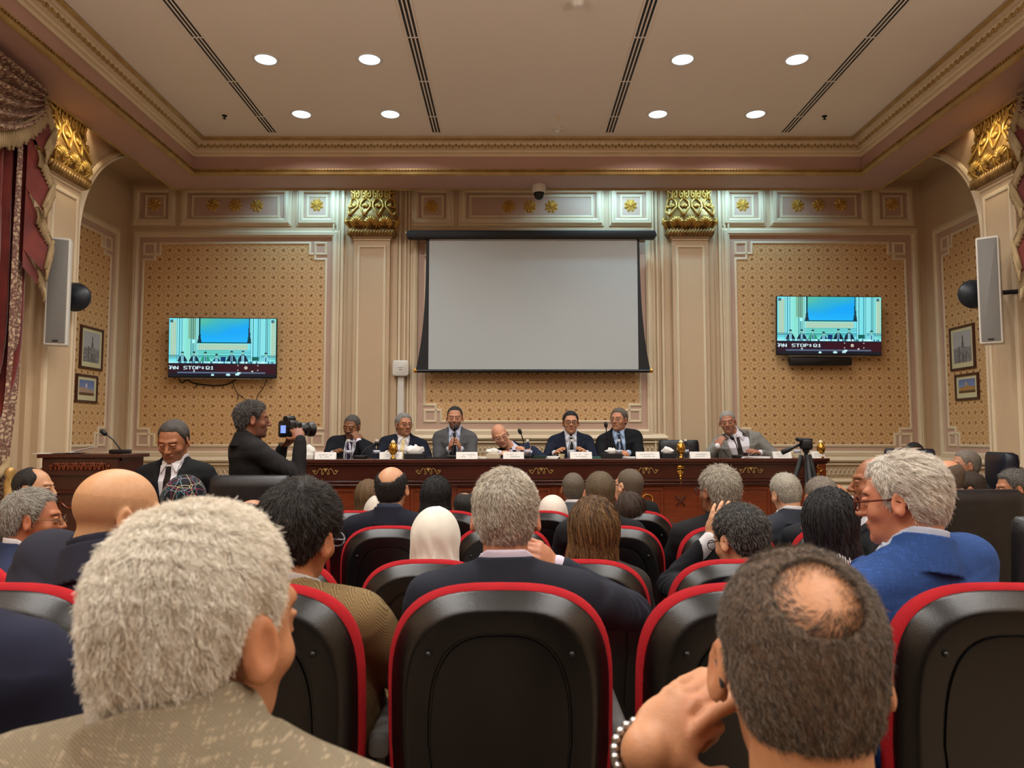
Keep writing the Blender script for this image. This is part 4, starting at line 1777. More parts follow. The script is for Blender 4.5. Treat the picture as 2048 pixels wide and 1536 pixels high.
# ---------------------------------------------------------------- gilded rosettes of the frieze
def rosette_mesh():
    m = MB()
    for k in range(8):
        a = k * PI / 4 + PI / 8
        def r(rad, ang, h):
            return (rad * math.cos(ang), -h, rad * math.sin(ang))
        tip, base = r(0.088, a, 0.004), r(0.012, a, 0.020)
        mid = r(0.062, a, 0.030)
        l, q = r(0.070, a + 0.34, 0.004), r(0.070, a - 0.34, 0.004)
        li, qi = r(0.02, a + 0.38, 0.010), r(0.02, a - 0.38, 0.010)
        m.add([base, li, l, tip, q, qi, mid], [(0, 6, 1), (1, 6, 2), (2, 6, 3), (3, 6, 4), (4, 6, 5), (5, 6, 0)])
        m.add([l, tip, q, (l[0], 0, l[2]), (tip[0], 0, tip[2]), (q[0], 0, q[2])], [(0, 1, 4, 3), (1, 2, 5, 4)])
    m.blob((0, -0.012, 0), (0.017, 0.012, 0.017), None, 8, 5)
    me = bpy.data.meshes.new('rosette')
    me.from_pydata(m.v, [], m.f)
    me.materials.append(M_GOLD)
    return me


RM = rosette_mesh()
ros = [
    (309, 409, 'gilded star rosette in the small frieze panel in the left corner'),
    (426, 410, 'gilded rosette first of three in the long frieze panel above left television'),
    (471, 411, 'gilded rosette middle of three in the long frieze panel above left television'),
    (514, 411, 'gilded rosette last of three in the long frieze panel above left television'),
    (634, 410, 'gilded rosette in brightly lit square panel just left of the left pilaster'),
    (863, 413, 'gilded rosette in dim square panel just right of the left pilaster'),
    (1017, 413, 'gilded rosette first of three above the projection screen'),
    (1060, 413, 'gilded rosette middle of three above the projection screen'),
    (1103, 413, 'gilded rosette last of three above the projection screen, near dome camera'),
    (1261, 411, 'gilded rosette in lit square panel just left of the right pilaster'),
    (1485, 410, 'gilded rosette in brightly lit square panel just right of the right pilaster'),
    (1595, 411, 'gilded rosette first of three in the long frieze panel above right television'),
    (1637, 410, 'gilded rosette middle of three in the long frieze panel above right television'),
    (1681, 409, 'gilded rosette last of three in the long frieze panel above right television'),
    (1784, 409, 'gilded star rosette in the small frieze panel in the right corner')]
for px, py, lb in ros:
    o = bpy.data.objects.new('rosette', RM)
    COL.objects.link(o)
    o.location = (wx(px, WALL_Y, py), WALL_Y - 0.001, wz(py))
    tag(o, lb, 'rosette', 'gilded rosettes along the frieze')

# ---------------------------------------------------------------- ceiling fittings
LX_NAMES = ('far left column', 'inner left column', 'inner right column', 'far right column')
for li, lx in enumerate(LIGHT_XS):
    for k, ly in enumerate(LIGHT_YS):
        if k > 1:
            continue
        lb = 'round recessed ceiling light, %s, %s row' % (LX_NAMES[li], 'farther' if k == 0 else 'nearer')
        t = thing('ceiling_light', lb, 'ceiling light', (lx, ly, CEIL_Z), 'recessed ceiling lights')
        r = MB()
        r.lathe([(0.088, -0.001), (0.092, -0.007), (0.104, -0.008), (0.112, -0.004), (0.113, 0.0)], (lx, ly, CEIL_Z), 32)
        r.build('rim', M_WHITE, t, True)
        g = MB()
        g.lathe([(0.0, -0.004), (0.05, -0.0045), (0.089, -0.005)], (lx, ly, CEIL_Z), 32)
        g.build('lens', M_LAMP, t, True)

for px, nm in ((545, 'leftmost'), (873, 'second from left'), (1219, 'third from left'), (1570, 'rightmost')):
    d = 7.725
    x = P(px, 264, d).x
    t = thing('ceiling_vent', 'long three-slot linear air vent, %s of the four in the ceiling' % nm, 'air vent', (x, 3.0, CEIL_Z), 'linear air vents')
    f = MB()
    for k, off in enumerate((-0.048, -0.016, 0.016, 0.048)):
        f.box((x + off - 0.006, 1.5, CEIL_Z - 0.006), (x + off + 0.006, d, CEIL_Z + 0.0))
    f.box((x - 0.054, d, CEIL_Z - 0.006), (x + 0.054, d + 0.012, CEIL_Z))
    f.build('frame', M_CEIL, t)
    s = MB()
    s.box((x - 0.052, 1.5, CEIL_Z - 0.002), (x + 0.052, d, CEIL_Z - 0.0005))
    s.build('slots', M_BLACKM, t)
    r = MB()
    for k in range(9):
        r.box((x - 0.05, d - 0.4 - k * 0.75, CEIL_Z - 0.005), (x + 0.05, d - 0.385 - k * 0.75, CEIL_Z - 0.001))
    r.build('spacer', M_CEIL, t)


def on_ceiling(px, py):
    d = 6.0
    for _ in range(30):
        z = P(px, py, d).z
        d *= (CEIL_Z - CAM_Z) / (z - CAM_Z)
    return P(px, py, d)


c = on_ceiling(1115, 256)
t = thing('smoke_detector', 'small white round smoke detector near the front of the ceiling', 'smoke detector', tuple(c))
m = MB()
m.lathe([(0.055, 0), (0.055, -0.018), (0.045, -0.022)], c, 20)
m.build('base', M_WHITE, t, True, 40)
m = MB()
m.lathe([(0.032, -0.02), (0.034, -0.045), (0.02, -0.052), (0.0, -0.053)], c, 20)
m.build('sensor', M_WHITE, t, True)
c = on_ceiling(1155, 3)
m = MB()
m.lathe([(0.05, 0), (0.05, -0.02), (0.03, -0.045), (0.0, -0.048)], c, 20)
tag(m.build('smoke_detector', M_WHITE, None, True, 40), 'white smoke detector at the top edge above the downlights', 'smoke detector')
for px, py, lb in ((449, 231, 'small dark ceiling sprinkler beside the left air vent'), (1649, 232, 'small dark ceiling sprinkler beside the right air vent'), (1115, 232, 'tiny pale sprinkler cap just behind the smoke detector')):
    c = on_ceiling(px, py)
    m = MB()
    m.lathe([(0.026, 0), (0.024, -0.008), (0.008, -0.01), (0.008, -0.03), (0.018, -0.034), (0.0, -0.037)], c, 14)
    tag(m.build('sprinkler', M_BLACKM if px != 1115 else M_CREAM, None, True, 40), lb, 'sprinkler')

# dome camera under the soffit
c = Vector((P(1078, 372, 8.35).x, 8.35, SOFF_Z))
t = thing('dome_camera', 'white dome security camera hanging from the soffit above the screen', 'security camera', tuple(c))
m = MB()
m.lathe([(0.075, 0), (0.078, -0.03), (0.072, -0.085), (0.066, -0.09)], c, 28)
m.build('housing', M_WHITE, t, True, 40)
m = MB()
m.lathe([(0.060, -0.088), (0.060, -0.11), (0.050, -0.14), (0.028, -0.162), (0.0, -0.168)], c, 28)
m.build('dome', M_BLACK, t, True)
# ---------------------------------------------------------------- projection screen
D = 8.80
sx0, sx1 = wx(815, D, 470), wx(1310, D, 470)
ztop, zbot = wz(463, D), wz(742, D)
t = thing('projection_screen', 'large pull-down projection screen with black case and tensioned black borders', 'projection screen', (wx(1063, D), D, zbot))
m = MB()
m.rbox((wx(1063, D), D, wz(470.5, D)), (sx1 - sx0, 0.11, 0.098), 0.025)
m.build('case', M_BLACKM, t, True, 40)
for x in (sx0 + 0.01, sx1 - 0.01):
    m = MB()
    m.lathe([(0.035, -0.006), (0.04, 0.0), (0.035, 0.006)], (0, 0, 0), 16, Matrix.Translation((x + (0.02 if x > 0 else -0.02), D, wz(468, D))) @ Matrix.Rotation(PI / 2, 4, 'Y'))
    m.tube([(x, D, wz(470, D)), (x, D + 0.1, wz(466, D)), (x, WALL_Y - 0.05, wz(463, D))], 0.008, 6)
    m.build('bracket', M_STEEL, t, True)
m = MB()      # white area
m.box((wx(857, D), D - 0.004, wz(739, D)), (wx(1276.5, D), D, wz(478, D)))
m.build('fabric', M_SCREEN, t)
m = MB()      # black borders, concave outer edge
n = 18
for side in (-1, 1):
    outer = []
    for k in range(n + 1):
        s = k / n
        if side < 0:
            px = 851 - 18 * s ** 3.2 - 1.5 * s
        else:
            px = 1281 + 16 * s ** 3.2 + 3.5 * s
        py = 478 + (742 - 478) * s
        outer.append((wx(px, D), wz(py, D)))
    inner = wx(859 if side < 0 else 1275, D)
    fr = [[(a, D - 0.002, b), (inner, D - 0.002, b)] for a, b in outer]
    for k in range(n):
        m.add([fr[k][0], fr[k][1], fr[k + 1][1], fr[k + 1][0]], [(0, 1, 2, 3)])
        m.add([(p[0], D + 0.003, p[2]) for p in (fr[k][0], fr[k][1], fr[k + 1][1], fr[k + 1][0])], [(3, 2, 1, 0)])
        m.add([fr[k][0], fr[k + 1][0], (fr[k + 1][0][0], D + 0.003, fr[k + 1][0][2]), (fr[k][0][0], D + 0.003, fr[k][0][2])], [(0, 1, 2, 3)])
m.box((wx(852, D), D - 0.003, wz(479.5, D)), (wx(1281, D), D + 0.003, wz(474, D)))
m.build('border', M_BLACKM, t)
m = MB()
m.tube([(wx(833, D), D, zbot), (wx(1300, D), D, zbot)], 0.021, 12)
m.build('bottom_bar', M_BLACK, t, True, 40)
m = MB()
for px in (831, 1302):
    m.rbox((wx(px, D), D - 0.005, zbot), (0.035, 0.04, 0.045), 0.008)
m.build('bar_end', M_BRASS, t, True, 40)

# ---------------------------------------------------------------- televisions showing the camera feed
FONT = {
    'A': ['01110', '10001', '10001', '11111', '10001', '10001', '10001'], 'N': ['10001', '11001', '11001', '10101', '10011', '10011', '10001'],
    'S': ['01111', '10000', '10000', '01110', '00001', '00001', '11110'], 'T': ['11111', '00100', '00100', '00100', '00100', '00100', '00100'],
    'O': ['01110', '10001', '10001', '10001', '10001', '10001', '01110'], 'P': ['11110', '10001', '10001', '11110', '10000', '10000', '10000'],
    ':': ['00000', '01100', '01100', '00000', '01100', '01100', '00000'], 'Q': ['01110', '10001', '10001', '10001', '10101', '10010', '01101'],
    '1': ['00100', '01100', '00100', '00100', '00100', '00100', '01110'], ' ': ['00000'] * 7}


def tv_picture(Wp=216, Hp=122):
    img = np.zeros((Hp, Wp, 3))
    Y, X = np.mgrid[0:Hp, 0:Wp]
    u, v = X / Wp, Y / Hp

    def col(mask, c, a=1.0):
        img[mask] = img[mask] * (1 - a) + np.array(c) / 255.0 * a
    col(u >= 0, (120, 226, 222))
    img[..., 2] += 0.06 * np.sin(u * 9 + 1)
    col((u > 0.16) & (u < 0.26), (120, 190, 175), 0.5)
    # pilaster stripes
    for x in (0.075, 0.095, 0.115, 0.125, 0.205, 0.225, 0.245, 0.26, 0.765, 0.785, 0.83, 0.85, 0.905, 0.92, 0.94):
        col(np.abs(u - x) < 0.0035, (28, 118, 138), 0.75)
        col(np.abs(u - x - 0.007) < 0.0035, (190, 255, 250), 0.6)
    col((u > 0.13) & (u < 0.20), (150, 236, 214), 0.6)
    col((u > 0.85) & (u < 0.90), (140, 226, 232), 0.7)
    col((u > 0.18) & (u < 0.25) & (v < 0.35), (110, 130, 90), 0.45 )
    for a, b in ((0.01, 0.065), (0.95, 0.995)):       # side wallpaper
        mk = (u > a) & (u < b) & (v > 0.04) & (v < 0.66)
        col(mk, (176, 214, 190))
        col(mk & (X % 4 == 0) & (Y % 4 == 0), (60, 80, 90))
    for a in (0.02, 0.965):
        col((np.abs(u - a) < 0.015) & (v > 0.02) & (v < 0.07), (24, 60, 90), 0.7)
    # screen
    sc = (u > 0.285) & (u < 0.745) & (v < 0.405)
    g = np.clip(0.5 + (u - 0.42) * 1.6 + (v - 0.14) * 3.2 + 0.1 * np.sin(u * 17) * np.cos(v * 11), 0, 1)[..., None]
    c1 = np.array((84, 190, 170)) / 255 * (1 - g) + np.array((16, 168, 250)) / 255 * g
    c2 = np.clip((v[..., None] - 0.25) * 4, 0, 1)
    c1 = c1 * (1 - c2) + np.array((40, 190, 250)) / 255 * c2
    img[sc] = c1[sc]
    for a in (0.283, 0.747):
        w = 0.006 + 0.016 * np.clip(v / 0.42, 0, 1) ** 4
        col((np.abs(u - a) < w) & (v < 0.42), (8, 52, 66))
    col((u > 0.268) & (u < 0.762) & (np.abs(v - 0.413) < 0.009), (10, 48, 62))
    col((np.abs(u - 0.225) < 0.016) & (np.abs(v - 0.395) < 0.028), (170, 250, 250))
    mk = (u > 0.275) & (u < 0.735) & (v > 0.435) & (v < 0.535)
    col(mk, (178, 214, 190))
    col(mk & (X % 4 == 1) & (Y % 4 == 1), (50, 90, 110))
    for y in (0.55, 0.575, 0.60, 0.635, 0.66, 0.69):
        col((np.abs(v - y) < 0.005) & (u > 0.26) & (u < 0.76), (36, 130, 150), 0.8)
        col((np.abs(v - y) < 0.005) & ((u < 0.10) | (u > 0.86)) & (y > 0.62), (36, 130, 150), 0.8)
    # people behind the table
    for x, c, tone in ((0.125, 0.60, 0), (0.235, 0.60, 0), (0.34, 0.60, 1), (0.445, 0.64, 2), (0.585, 0.585, 0), (0.69, 0.58, 0), (0.905, 0.61, 3)):
        suit = ((6, 40, 60), (40, 150, 120), (10, 56, 110), (120, 214, 226))[tone]
        body = (np.abs(u - x) < 0.05 * np.sqrt(np.clip((v - c - 0.03) / 0.11, 0, 1))) & (v > c + 0.03) & (v < 0.75)
        col(body, suit)
        col((np.abs(u - x) < 0.010) & (v > c + 0.045) & (v < 0.74), (150, 220, 240))
        col((np.abs(u - x) < 0.003) & (v > c + 0.05) & (v < 0.73), (20, 50, 110))
        hd = ((u - x) / 0.015) ** 2 + ((v - c) / 0.036) ** 2 < 1
        col(hd, (130, 200, 190))
        col(hd & (v < c - 0.008), (14, 60, 66))
    col((u > 0.485) & (u < 0.53) & (v > 0.655) & (v < 0.75), (8, 50, 110))
    col((u > 0.775) & (u < 0.84) & (v > 0.655) & (v < 0.72), (8, 96, 90))
    col((v > 0.735) & (v < 0.77), (150, 232, 238))
    rs = np.random.default_rng(3)
    for k in range(60):
        x = rs.random()
        col((np.abs(u - x) < 0.006) & (v > 0.735) & (v < 0.765), (10, 60, 90) if k % 2 else (220, 255, 255), 0.7)
    tb = v >= 0.77
    col(tb, (40, 16, 34))
    col(tb & (u > 0.45), (62, 12, 26), 0.6)
    col(np.abs(v - 0.775) < 0.008, (10, 30, 50))
    col((v > 0.915) & (v < 0.935) & (u > 0.08) & (u < 0.9), (96, 130, 160), 0.8)
    col(v > 0.95, (16, 24, 36))
    for x, y, r in ((0.645, 0.80, 0.006), (0.645, 0.88, 0.006), (0.83, 0.80, 0.006), (0.83, 0.88, 0.006), (0.235, 0.90, 0.008), (0.78, 0.90, 0.008)):
        col(((u - x) ** 2 + ((v - y) * 0.56) ** 2) < r * r, (220, 220, 210))
    rr = np.sqrt((u - 0.72) ** 2 + ((v - 0.84) * 0.56) ** 2)
    col((rr < 0.015) & (rr > 0.006), (230, 220, 200))
    for x, y, rx, ry in ((0.41, 0.965, 0.016, 0.016), (0.555, 0.96, 0.022, 0.018), (0.64, 0.955, 0.02, 0.02), (0.655, 0.93, 0.02, 0.016)):
        col(((u - x) / rx) ** 2 + ((v - y) / ry) ** 2 < 1, (190, 236, 240))
    # caption
    txt = 'AN STOP:Q1'
    px0, py0 = 3, int(Hp * 0.822)
    for ch in txt:
        for r, row in enumerate(FONT[ch]):
            for c_, b in enumerate(row):
                if b == '1':
                    img[py0 + r:py0 + r + 1, px0 + int(c_ * 1.5):px0 + int(c_ * 1.5) + 2] = (0.86, 0.97, 1.0)
        px0 += 9
    img[py0 - 1:py0 + 1, 1:3] = (0.8, 0.9, 1.0)
    img[py0 + 4:py0 + 6, 1:3] = (0.8, 0.9, 1.0)
    return np.clip(img, 0, 1)


TVIMG = tv_picture()


def television(cx, cy, w, hgt, roll, label):
    D = WALL_Y - 0.14
    c = P(cx, cy, D)
    t = thing('television', label, 'television', tuple(c))
    M = Matrix.Translation(c) @ Matrix.Rotation(math.radians(roll), 4, 'Y') @ Matrix.Rotation(math.radians(3), 4, 'X')
    m = MB()
    m.rbox((0, 0.0, 0), (w, 0.035, hgt), 0.008, M)
    m.build('bezel', M_BLACK, t, True, 40)
    m = MB()
    m.rbox((0, 0.05, -0.03), (w * 0.72, 0.06, hgt * 0.7), 0.02, M)
    m.build('rear_casing', M_BLACKM, t, True, 40)
    m = MB()
    m.box((-w * 0.38, -0.012, -hgt / 2 - 0.012), (w * 0.38, 0.014, -hgt / 2 - 0.001), M)
    m.build('stand_bar', M_STEEL, t)
    m = MB()
    for s in (-1, 1):
        m.box((s * 0.2 - 0.02, 0.06, -0.22), (s * 0.2 + 0.02, 0.09, 0.22), M)
    m.box((-0.26, 0.085, -0.06), (0.26, 0.14, 0.06), M)
    m.build('wall_mount', M_BLACKM, t)
    bz = 0.008
    o = M @ Vector((-w / 2 + bz, -0.0195, -hgt / 2 + bz * 1.8))
    du = (M.to_3x3() @ Vector((w - 2 * bz, 0, 0)))
    dv = (M.to_3x3() @ Vector((0, 0, hgt - 2.8 * bz)))
    grid_picture('display', TVIMG, o, du, dv, M_TVPIC, t)
    return t, M


tA, MA = television(446, 696, 1.285, 0.715, 0.45, 'wall television showing the meeting feed, on the left wallpaper panel')
tB, MBt = television(1657, 652, 1.25, 0.705, 0.45, 'wall television showing the meeting feed, on the right panel above a speaker bar')
# cables hanging under the left television
m = MB()


def wp(px, py, d=WALL_Y - 0.03):
    return tuple(P(px, py, d))


def curve_pts(pp, n=24):
    """smooth curve through points"""
    pp = [Vector(p) for p in pp]
    out = []
    for i in range(len(pp) - 1):
        p0, p1, p2, p3 = pp[max(i - 1, 0)], pp[i], pp[i + 1], pp[min(i + 2, len(pp) - 1)]
        k = max(int(n / (len(pp) - 1)), 2)
        for j in range(k):
            t = j / k
            out.append(0.5 * ((2 * p1) + (p2 - p0) * t + (2 * p0 - 5 * p1 + 4 * p2 - p3) * t * t + (3 * p1 - p0 - 3 * p2 + p3) * t ** 3))
    out.append(pp[-1])
    return out


m.tube(curve_pts([wp(357, 757), wp(364, 766), wp(374, 760), wp(386, 766), wp(404, 769), (wp(430, 771)), wp(452, 769), wp(466, 763), wp(472, 758)]), 0.008, 6)
m.tube([wp(394, 768), wp(392, 775)], 0.006, 6)
m.tube(curve_pts([wp(464, 764), wp(474, 785), wp(479, 790), wp(492, 800), wp(500, 810), wp(505, 830)]), 0.004, 6)
m.tube(curve_pts([wp(534, 758), wp(526, 776), wp(516, 790), wp(512, 805)]), 0.004, 6)
m.tube(curve_pts([wp(477, 788), wp(476, 793), wp(475, 799)]), 0.005, 6)
tag(m.build('cable', M_BLACKM, None, True), 'loose black cables hanging below the left television', 'cable')
t = thing('speaker_bar', 'short black speaker bar mounted under the right television', 'speaker', wp(1640, 730))
m = MB()
m.rbox(P(1640, 723, WALL_Y - 0.10), (0.73, 0.09, 0.10), 0.02)
m.build('housing', M_BLACK, t, True, 40)
m = MB()
c = P(1640, 723, WALL_Y - 0.10)
m.box((c.x - 0.3, c.y, c.z - 0.02), (c.x + 0.3, WALL_Y, c.z + 0.02))
m.build('bracket', M_BLACKM, t)

# white wireless access box with a conduit
c = P(801.5, 736.5, WALL_Y - 0.10)
t = thing('access_point', 'square white wireless access box on the left pilaster beside the screen', 'wireless box', tuple(c))
m = MB()
m.rbox(c, (0.195, 0.05, 0.19), 0.035)
m.build('housing', M_WHITE, t, True, 40)
m = MB()
m.box((c.x - 0.03, c.y - 0.0265, c.z + 0.005), (c.x + 0.03, c.y - 0.0245, c.z + 0.011))
m.box((c.x - 0.018, c.y - 0.0265, c.z - 0.022), (c.x + 0.018, c.y - 0.0245, c.z - 0.012))
m.build('marking', mottled('grey_print', C(130, 140, 142), C(120, 130, 132)), t)
m = MB()
m.box((c.x - 0.035, c.y + 0.02, c.z - 0.9), (c.x + 0.035, WALL_Y, c.z + 0.02))
m.build('conduit', M_WHITE, t)


# ---------------------------------------------------------------- column speakers and black round speakers
def column_speaker(px, py, d, tiltx, yaw, label):
    c = P(px, py, d)
    t = thing('column_speaker', label, 'speaker', tuple(c))
    M = Matrix.Translation(c) @ Matrix.Rotation(math.radians(yaw), 4, 'Z') @ Matrix.Rotation(math.radians(tiltx), 4, 'X')
    m = MB()
    m.rbox((0, 0, 0), (0.168, 0.15, 0.91), 0.012, M)
    m.build('cabinet', M_WHITE, t, True, 40)
    m = MB()
    m.rbox((0, -0.074, 0.0), (0.140, 0.012, 0.875), 0.006, M)
    g = mottled('grey_grille', C(150, 148, 142), C(128, 126, 122), 300, 0.6, 0.5, 0.2, 600)
    m.build('grille', g, t, True, 40)
    m = MB()
    m.box((-0.022, -0.083, -0.428), (0.022, -0.079, -0.414), M)
    m.build('badge', M_BLACK, t)
    m = MB()
    s = 1 if px > 1024 else -1
    m.box((-0.03, 0.05, -0.05), (0.03, 0.16, 0.05), M)
    m.tube([M @ Vector((0, 0.14, 0)), Vector((XL + 0.10 if s < 0 else XR - 0.10, c.y + 0.02, c.z))], 0.02, 8)
    m.build('bracket', M_BLACKM, t)
    return t


column_speaker(117, 585, 6.27, 0, 24, 'tall grey column loudspeaker on the left side pilaster')
column_speaker(1980, 582, 6.30, 0, -38, 'tall grey column loudspeaker on the right side pilaster')
for px, py, s, lb in ((150, 594, -1, 'black round dish loudspeaker beside the left column speaker'), (1948, 588, 1, 'black round dish loudspeaker beside the right column speaker')):
    c = P(px, py, 6.58)
    wallx = XL if s < 0 else XR
    t = thing('round_speaker', lb, 'speaker', tuple(c))
    M = Matrix.Translation(c) @ Matrix.Rotation(math.radians(-12 * s), 4, 'Z') @ Matrix.Rotation(PI / 2, 4, 'X')
    m = MB()
    m.lathe([(0.0, 0.06), (0.05, 0.055), (0.10, 0.035), (0.128, 0.008), (0.130, -0.01), (0.11, -0.03), (0.0, -0.035)], (0, 0, 0), 32, M)
    m.build('shell', mottled('dark_slate_plastic', C(30, 38, 48), C(24, 30, 40), 4, 0.4), t, True)
    m = MB()
    m.tube([c + Vector((0, 0.03, 0)), Vector((wallx - s * 0.09, 6.62, c.z))], 0.02, 8)
    m.build('bracket', M_BLACKM, t)


# ---------------------------------------------------------------- framed pictures in the niches
def engraving(seed):
    rs = np.random.default_rng(seed)
    H_, W_ = 60, 40
    img = np.ones((H_, W_, 3)) * 0.72
    Y, X = np.mgrid[0:H_, 0:W_]
    base = H_ * (0.50 + 0.12 * np.abs(X - W_ * 0.45) / W_)
    nz = rs.random((H_, W_))
    mk = Y > base + 6 * (nz - 0.5)
    img[mk] = (0.30 + 0.45 * nz[mk])[:, None]
    for x, y0, w in ((W_ * 0.52, 8, 1.2), (W_ * 0.52, 20, 2.4), (W_ * 0.30, 28, 1.2), (W_ * 0.70, 32, 1.5)):
        img[(np.abs(X - x) < w) & (Y > y0)] = 0.42
    img[((X - W_ * 0.6) / 6) ** 2 + ((Y - 36) / 7) ** 2 < 1] = 0.55
    return img


def landscape(seed, warm):
    rs = np.random.default_rng(seed)
    H_, W_ = 40, 34
    Y, X = np.mgrid[0:H_, 0:W_]
    img = np.zeros((H_, W_, 3))
    img[:] = (0.42, 0.50, 0.68)
    img[:, :] += ((Y / H_) * 0.15)[..., None]
    top = np.where(X < W_ * 0.5, H_ * 0.45 + X * 0.2, H_ * 0.55 + (X - W_ * 0.5) * 0.2) if not warm else H_ * 0.45 + np.abs(X - W_ * 0.55) * 0.35
    mk = Y > top
    img[mk] = (0.70, 0.54, 0.32) if warm else (0.72, 0.60, 0.52)
    img[mk & (Y > H_ * 0.8)] = (0.40, 0.30, 0.22)
    img += (rs.random((H_, W_, 1)) - 0.5) * 0.10
    img[(np.abs(X - W_ * 0.45) < 2) & (Y > 8) & (Y < 20)] = (0.85, 0.83, 0.86) if not warm else (0.8, 0.66, 0.45)
    return np.clip(img, 0, 1)


def picture(side, y0, y1, z0, z1, img, label, mat_w=0.045):
    xn = NL if side < 0 else NR
    t = thing('framed_picture', label, 'picture', (xn, (y0 + y1) / 2, z0))

    def fm(u, v, h):
        return (xn - side * (0.012 + h), u, v)
    m = MB()
    fw = 0.022
    m.sweep(rect(y0 + fw / 2, y1 - fw / 2, z0 + fw / 2, z1 - fw / 2)[::-1], [(-0.013, -0.01), (-0.013, 0.012), (-0.004, 0.02), (0.006, 0.014), (0.013, 0.008), (0.013, -0.01)], fm)
    m.build('frame', M_WOODD, t, True, 35)
    m = MB()
    m.add([fm(y0 + fw, z0 + fw, 0.002), fm(y1 - fw, z0 + fw, 0.002), fm(y1 - fw, z1 - fw, 0.002), fm(y0 + fw, z1 - fw, 0.002)], [(0, 1, 2, 3)])
    m.add([fm(y0, z0, -0.006), fm(y1, z0, -0.006), fm(y1, z1, -0.006), fm(y0, z1, -0.006)], [(0, 1, 2, 3)])
    m.build('mount', mottled('picture_mount', C(222, 214, 170), C(214, 206, 162), 5), t)
    a, b = y0 + fw + mat_w, y1 - fw - mat_w
    c, d = z0 + fw + mat_w * 1.3, z1 - fw - mat_w * 0.8
    if side < 0:
        o, du = fm(a, c, 0.004), (0, b - a, 0)
    else:
        o, du = fm(b, c, 0.004), (0, a - b, 0)
    grid_picture('print', img, o, du, (0, 0, d - c), M_PRINT, t)


picture(-1, 8.05, 8.50, 2.19, 2.66, engraving(4), 'tall framed grey engraving of minarets on the left niche wall')
picture(-1, 8.00, 8.42, 1.82, 2.125, landscape(5, False), 'small framed colour print under the grey engraving in the left niche')
picture(1, 8.06, 8.52, 2.19, 2.68, engraving(9), 'tall framed grey engraving of minarets on the right niche wall')
picture(1, 8.02, 8.45, 1.85, 2.14, landscape(6, True), 'small framed print of a sandstone building in the right niche')


# ---------------------------------------------------------------- curtains
M_VELVET = mat_fabric('red_velvet', C(128, 46, 34), C(96, 30, 24), 60, 0.2, 0.8, 0.6)


def mat_brocade():
    m = Mat('floral_brocade', 0.65)
    v = m.coord()
    n1 = m.noise(30, 3, v)
    vo = m.n('ShaderNodeTexVoronoi')
    vo.inputs['Scale'].default_value = 26
    m.l(v, vo.inputs['Vector'])
    f = m.math('ADD', m.math('MULTIPLY', n1, 0.9), m.math('MULTIPLY', vo.outputs['Distance'], 0.5))
    m.color(m.ramp(f, ((0.50, C(196, 172, 140)), (0.60, C(166, 136, 110)), (0.70, C(104, 64, 54)), (0.80, C(118, 80, 66)), (0.88, C(180, 154, 124)))))
    return m.m


M_BROCADE = mat_brocade()
M_FRINGE = mat_fabric('fringe_thread', C(216, 190, 146), C(176, 148, 108), 120, 0.8)


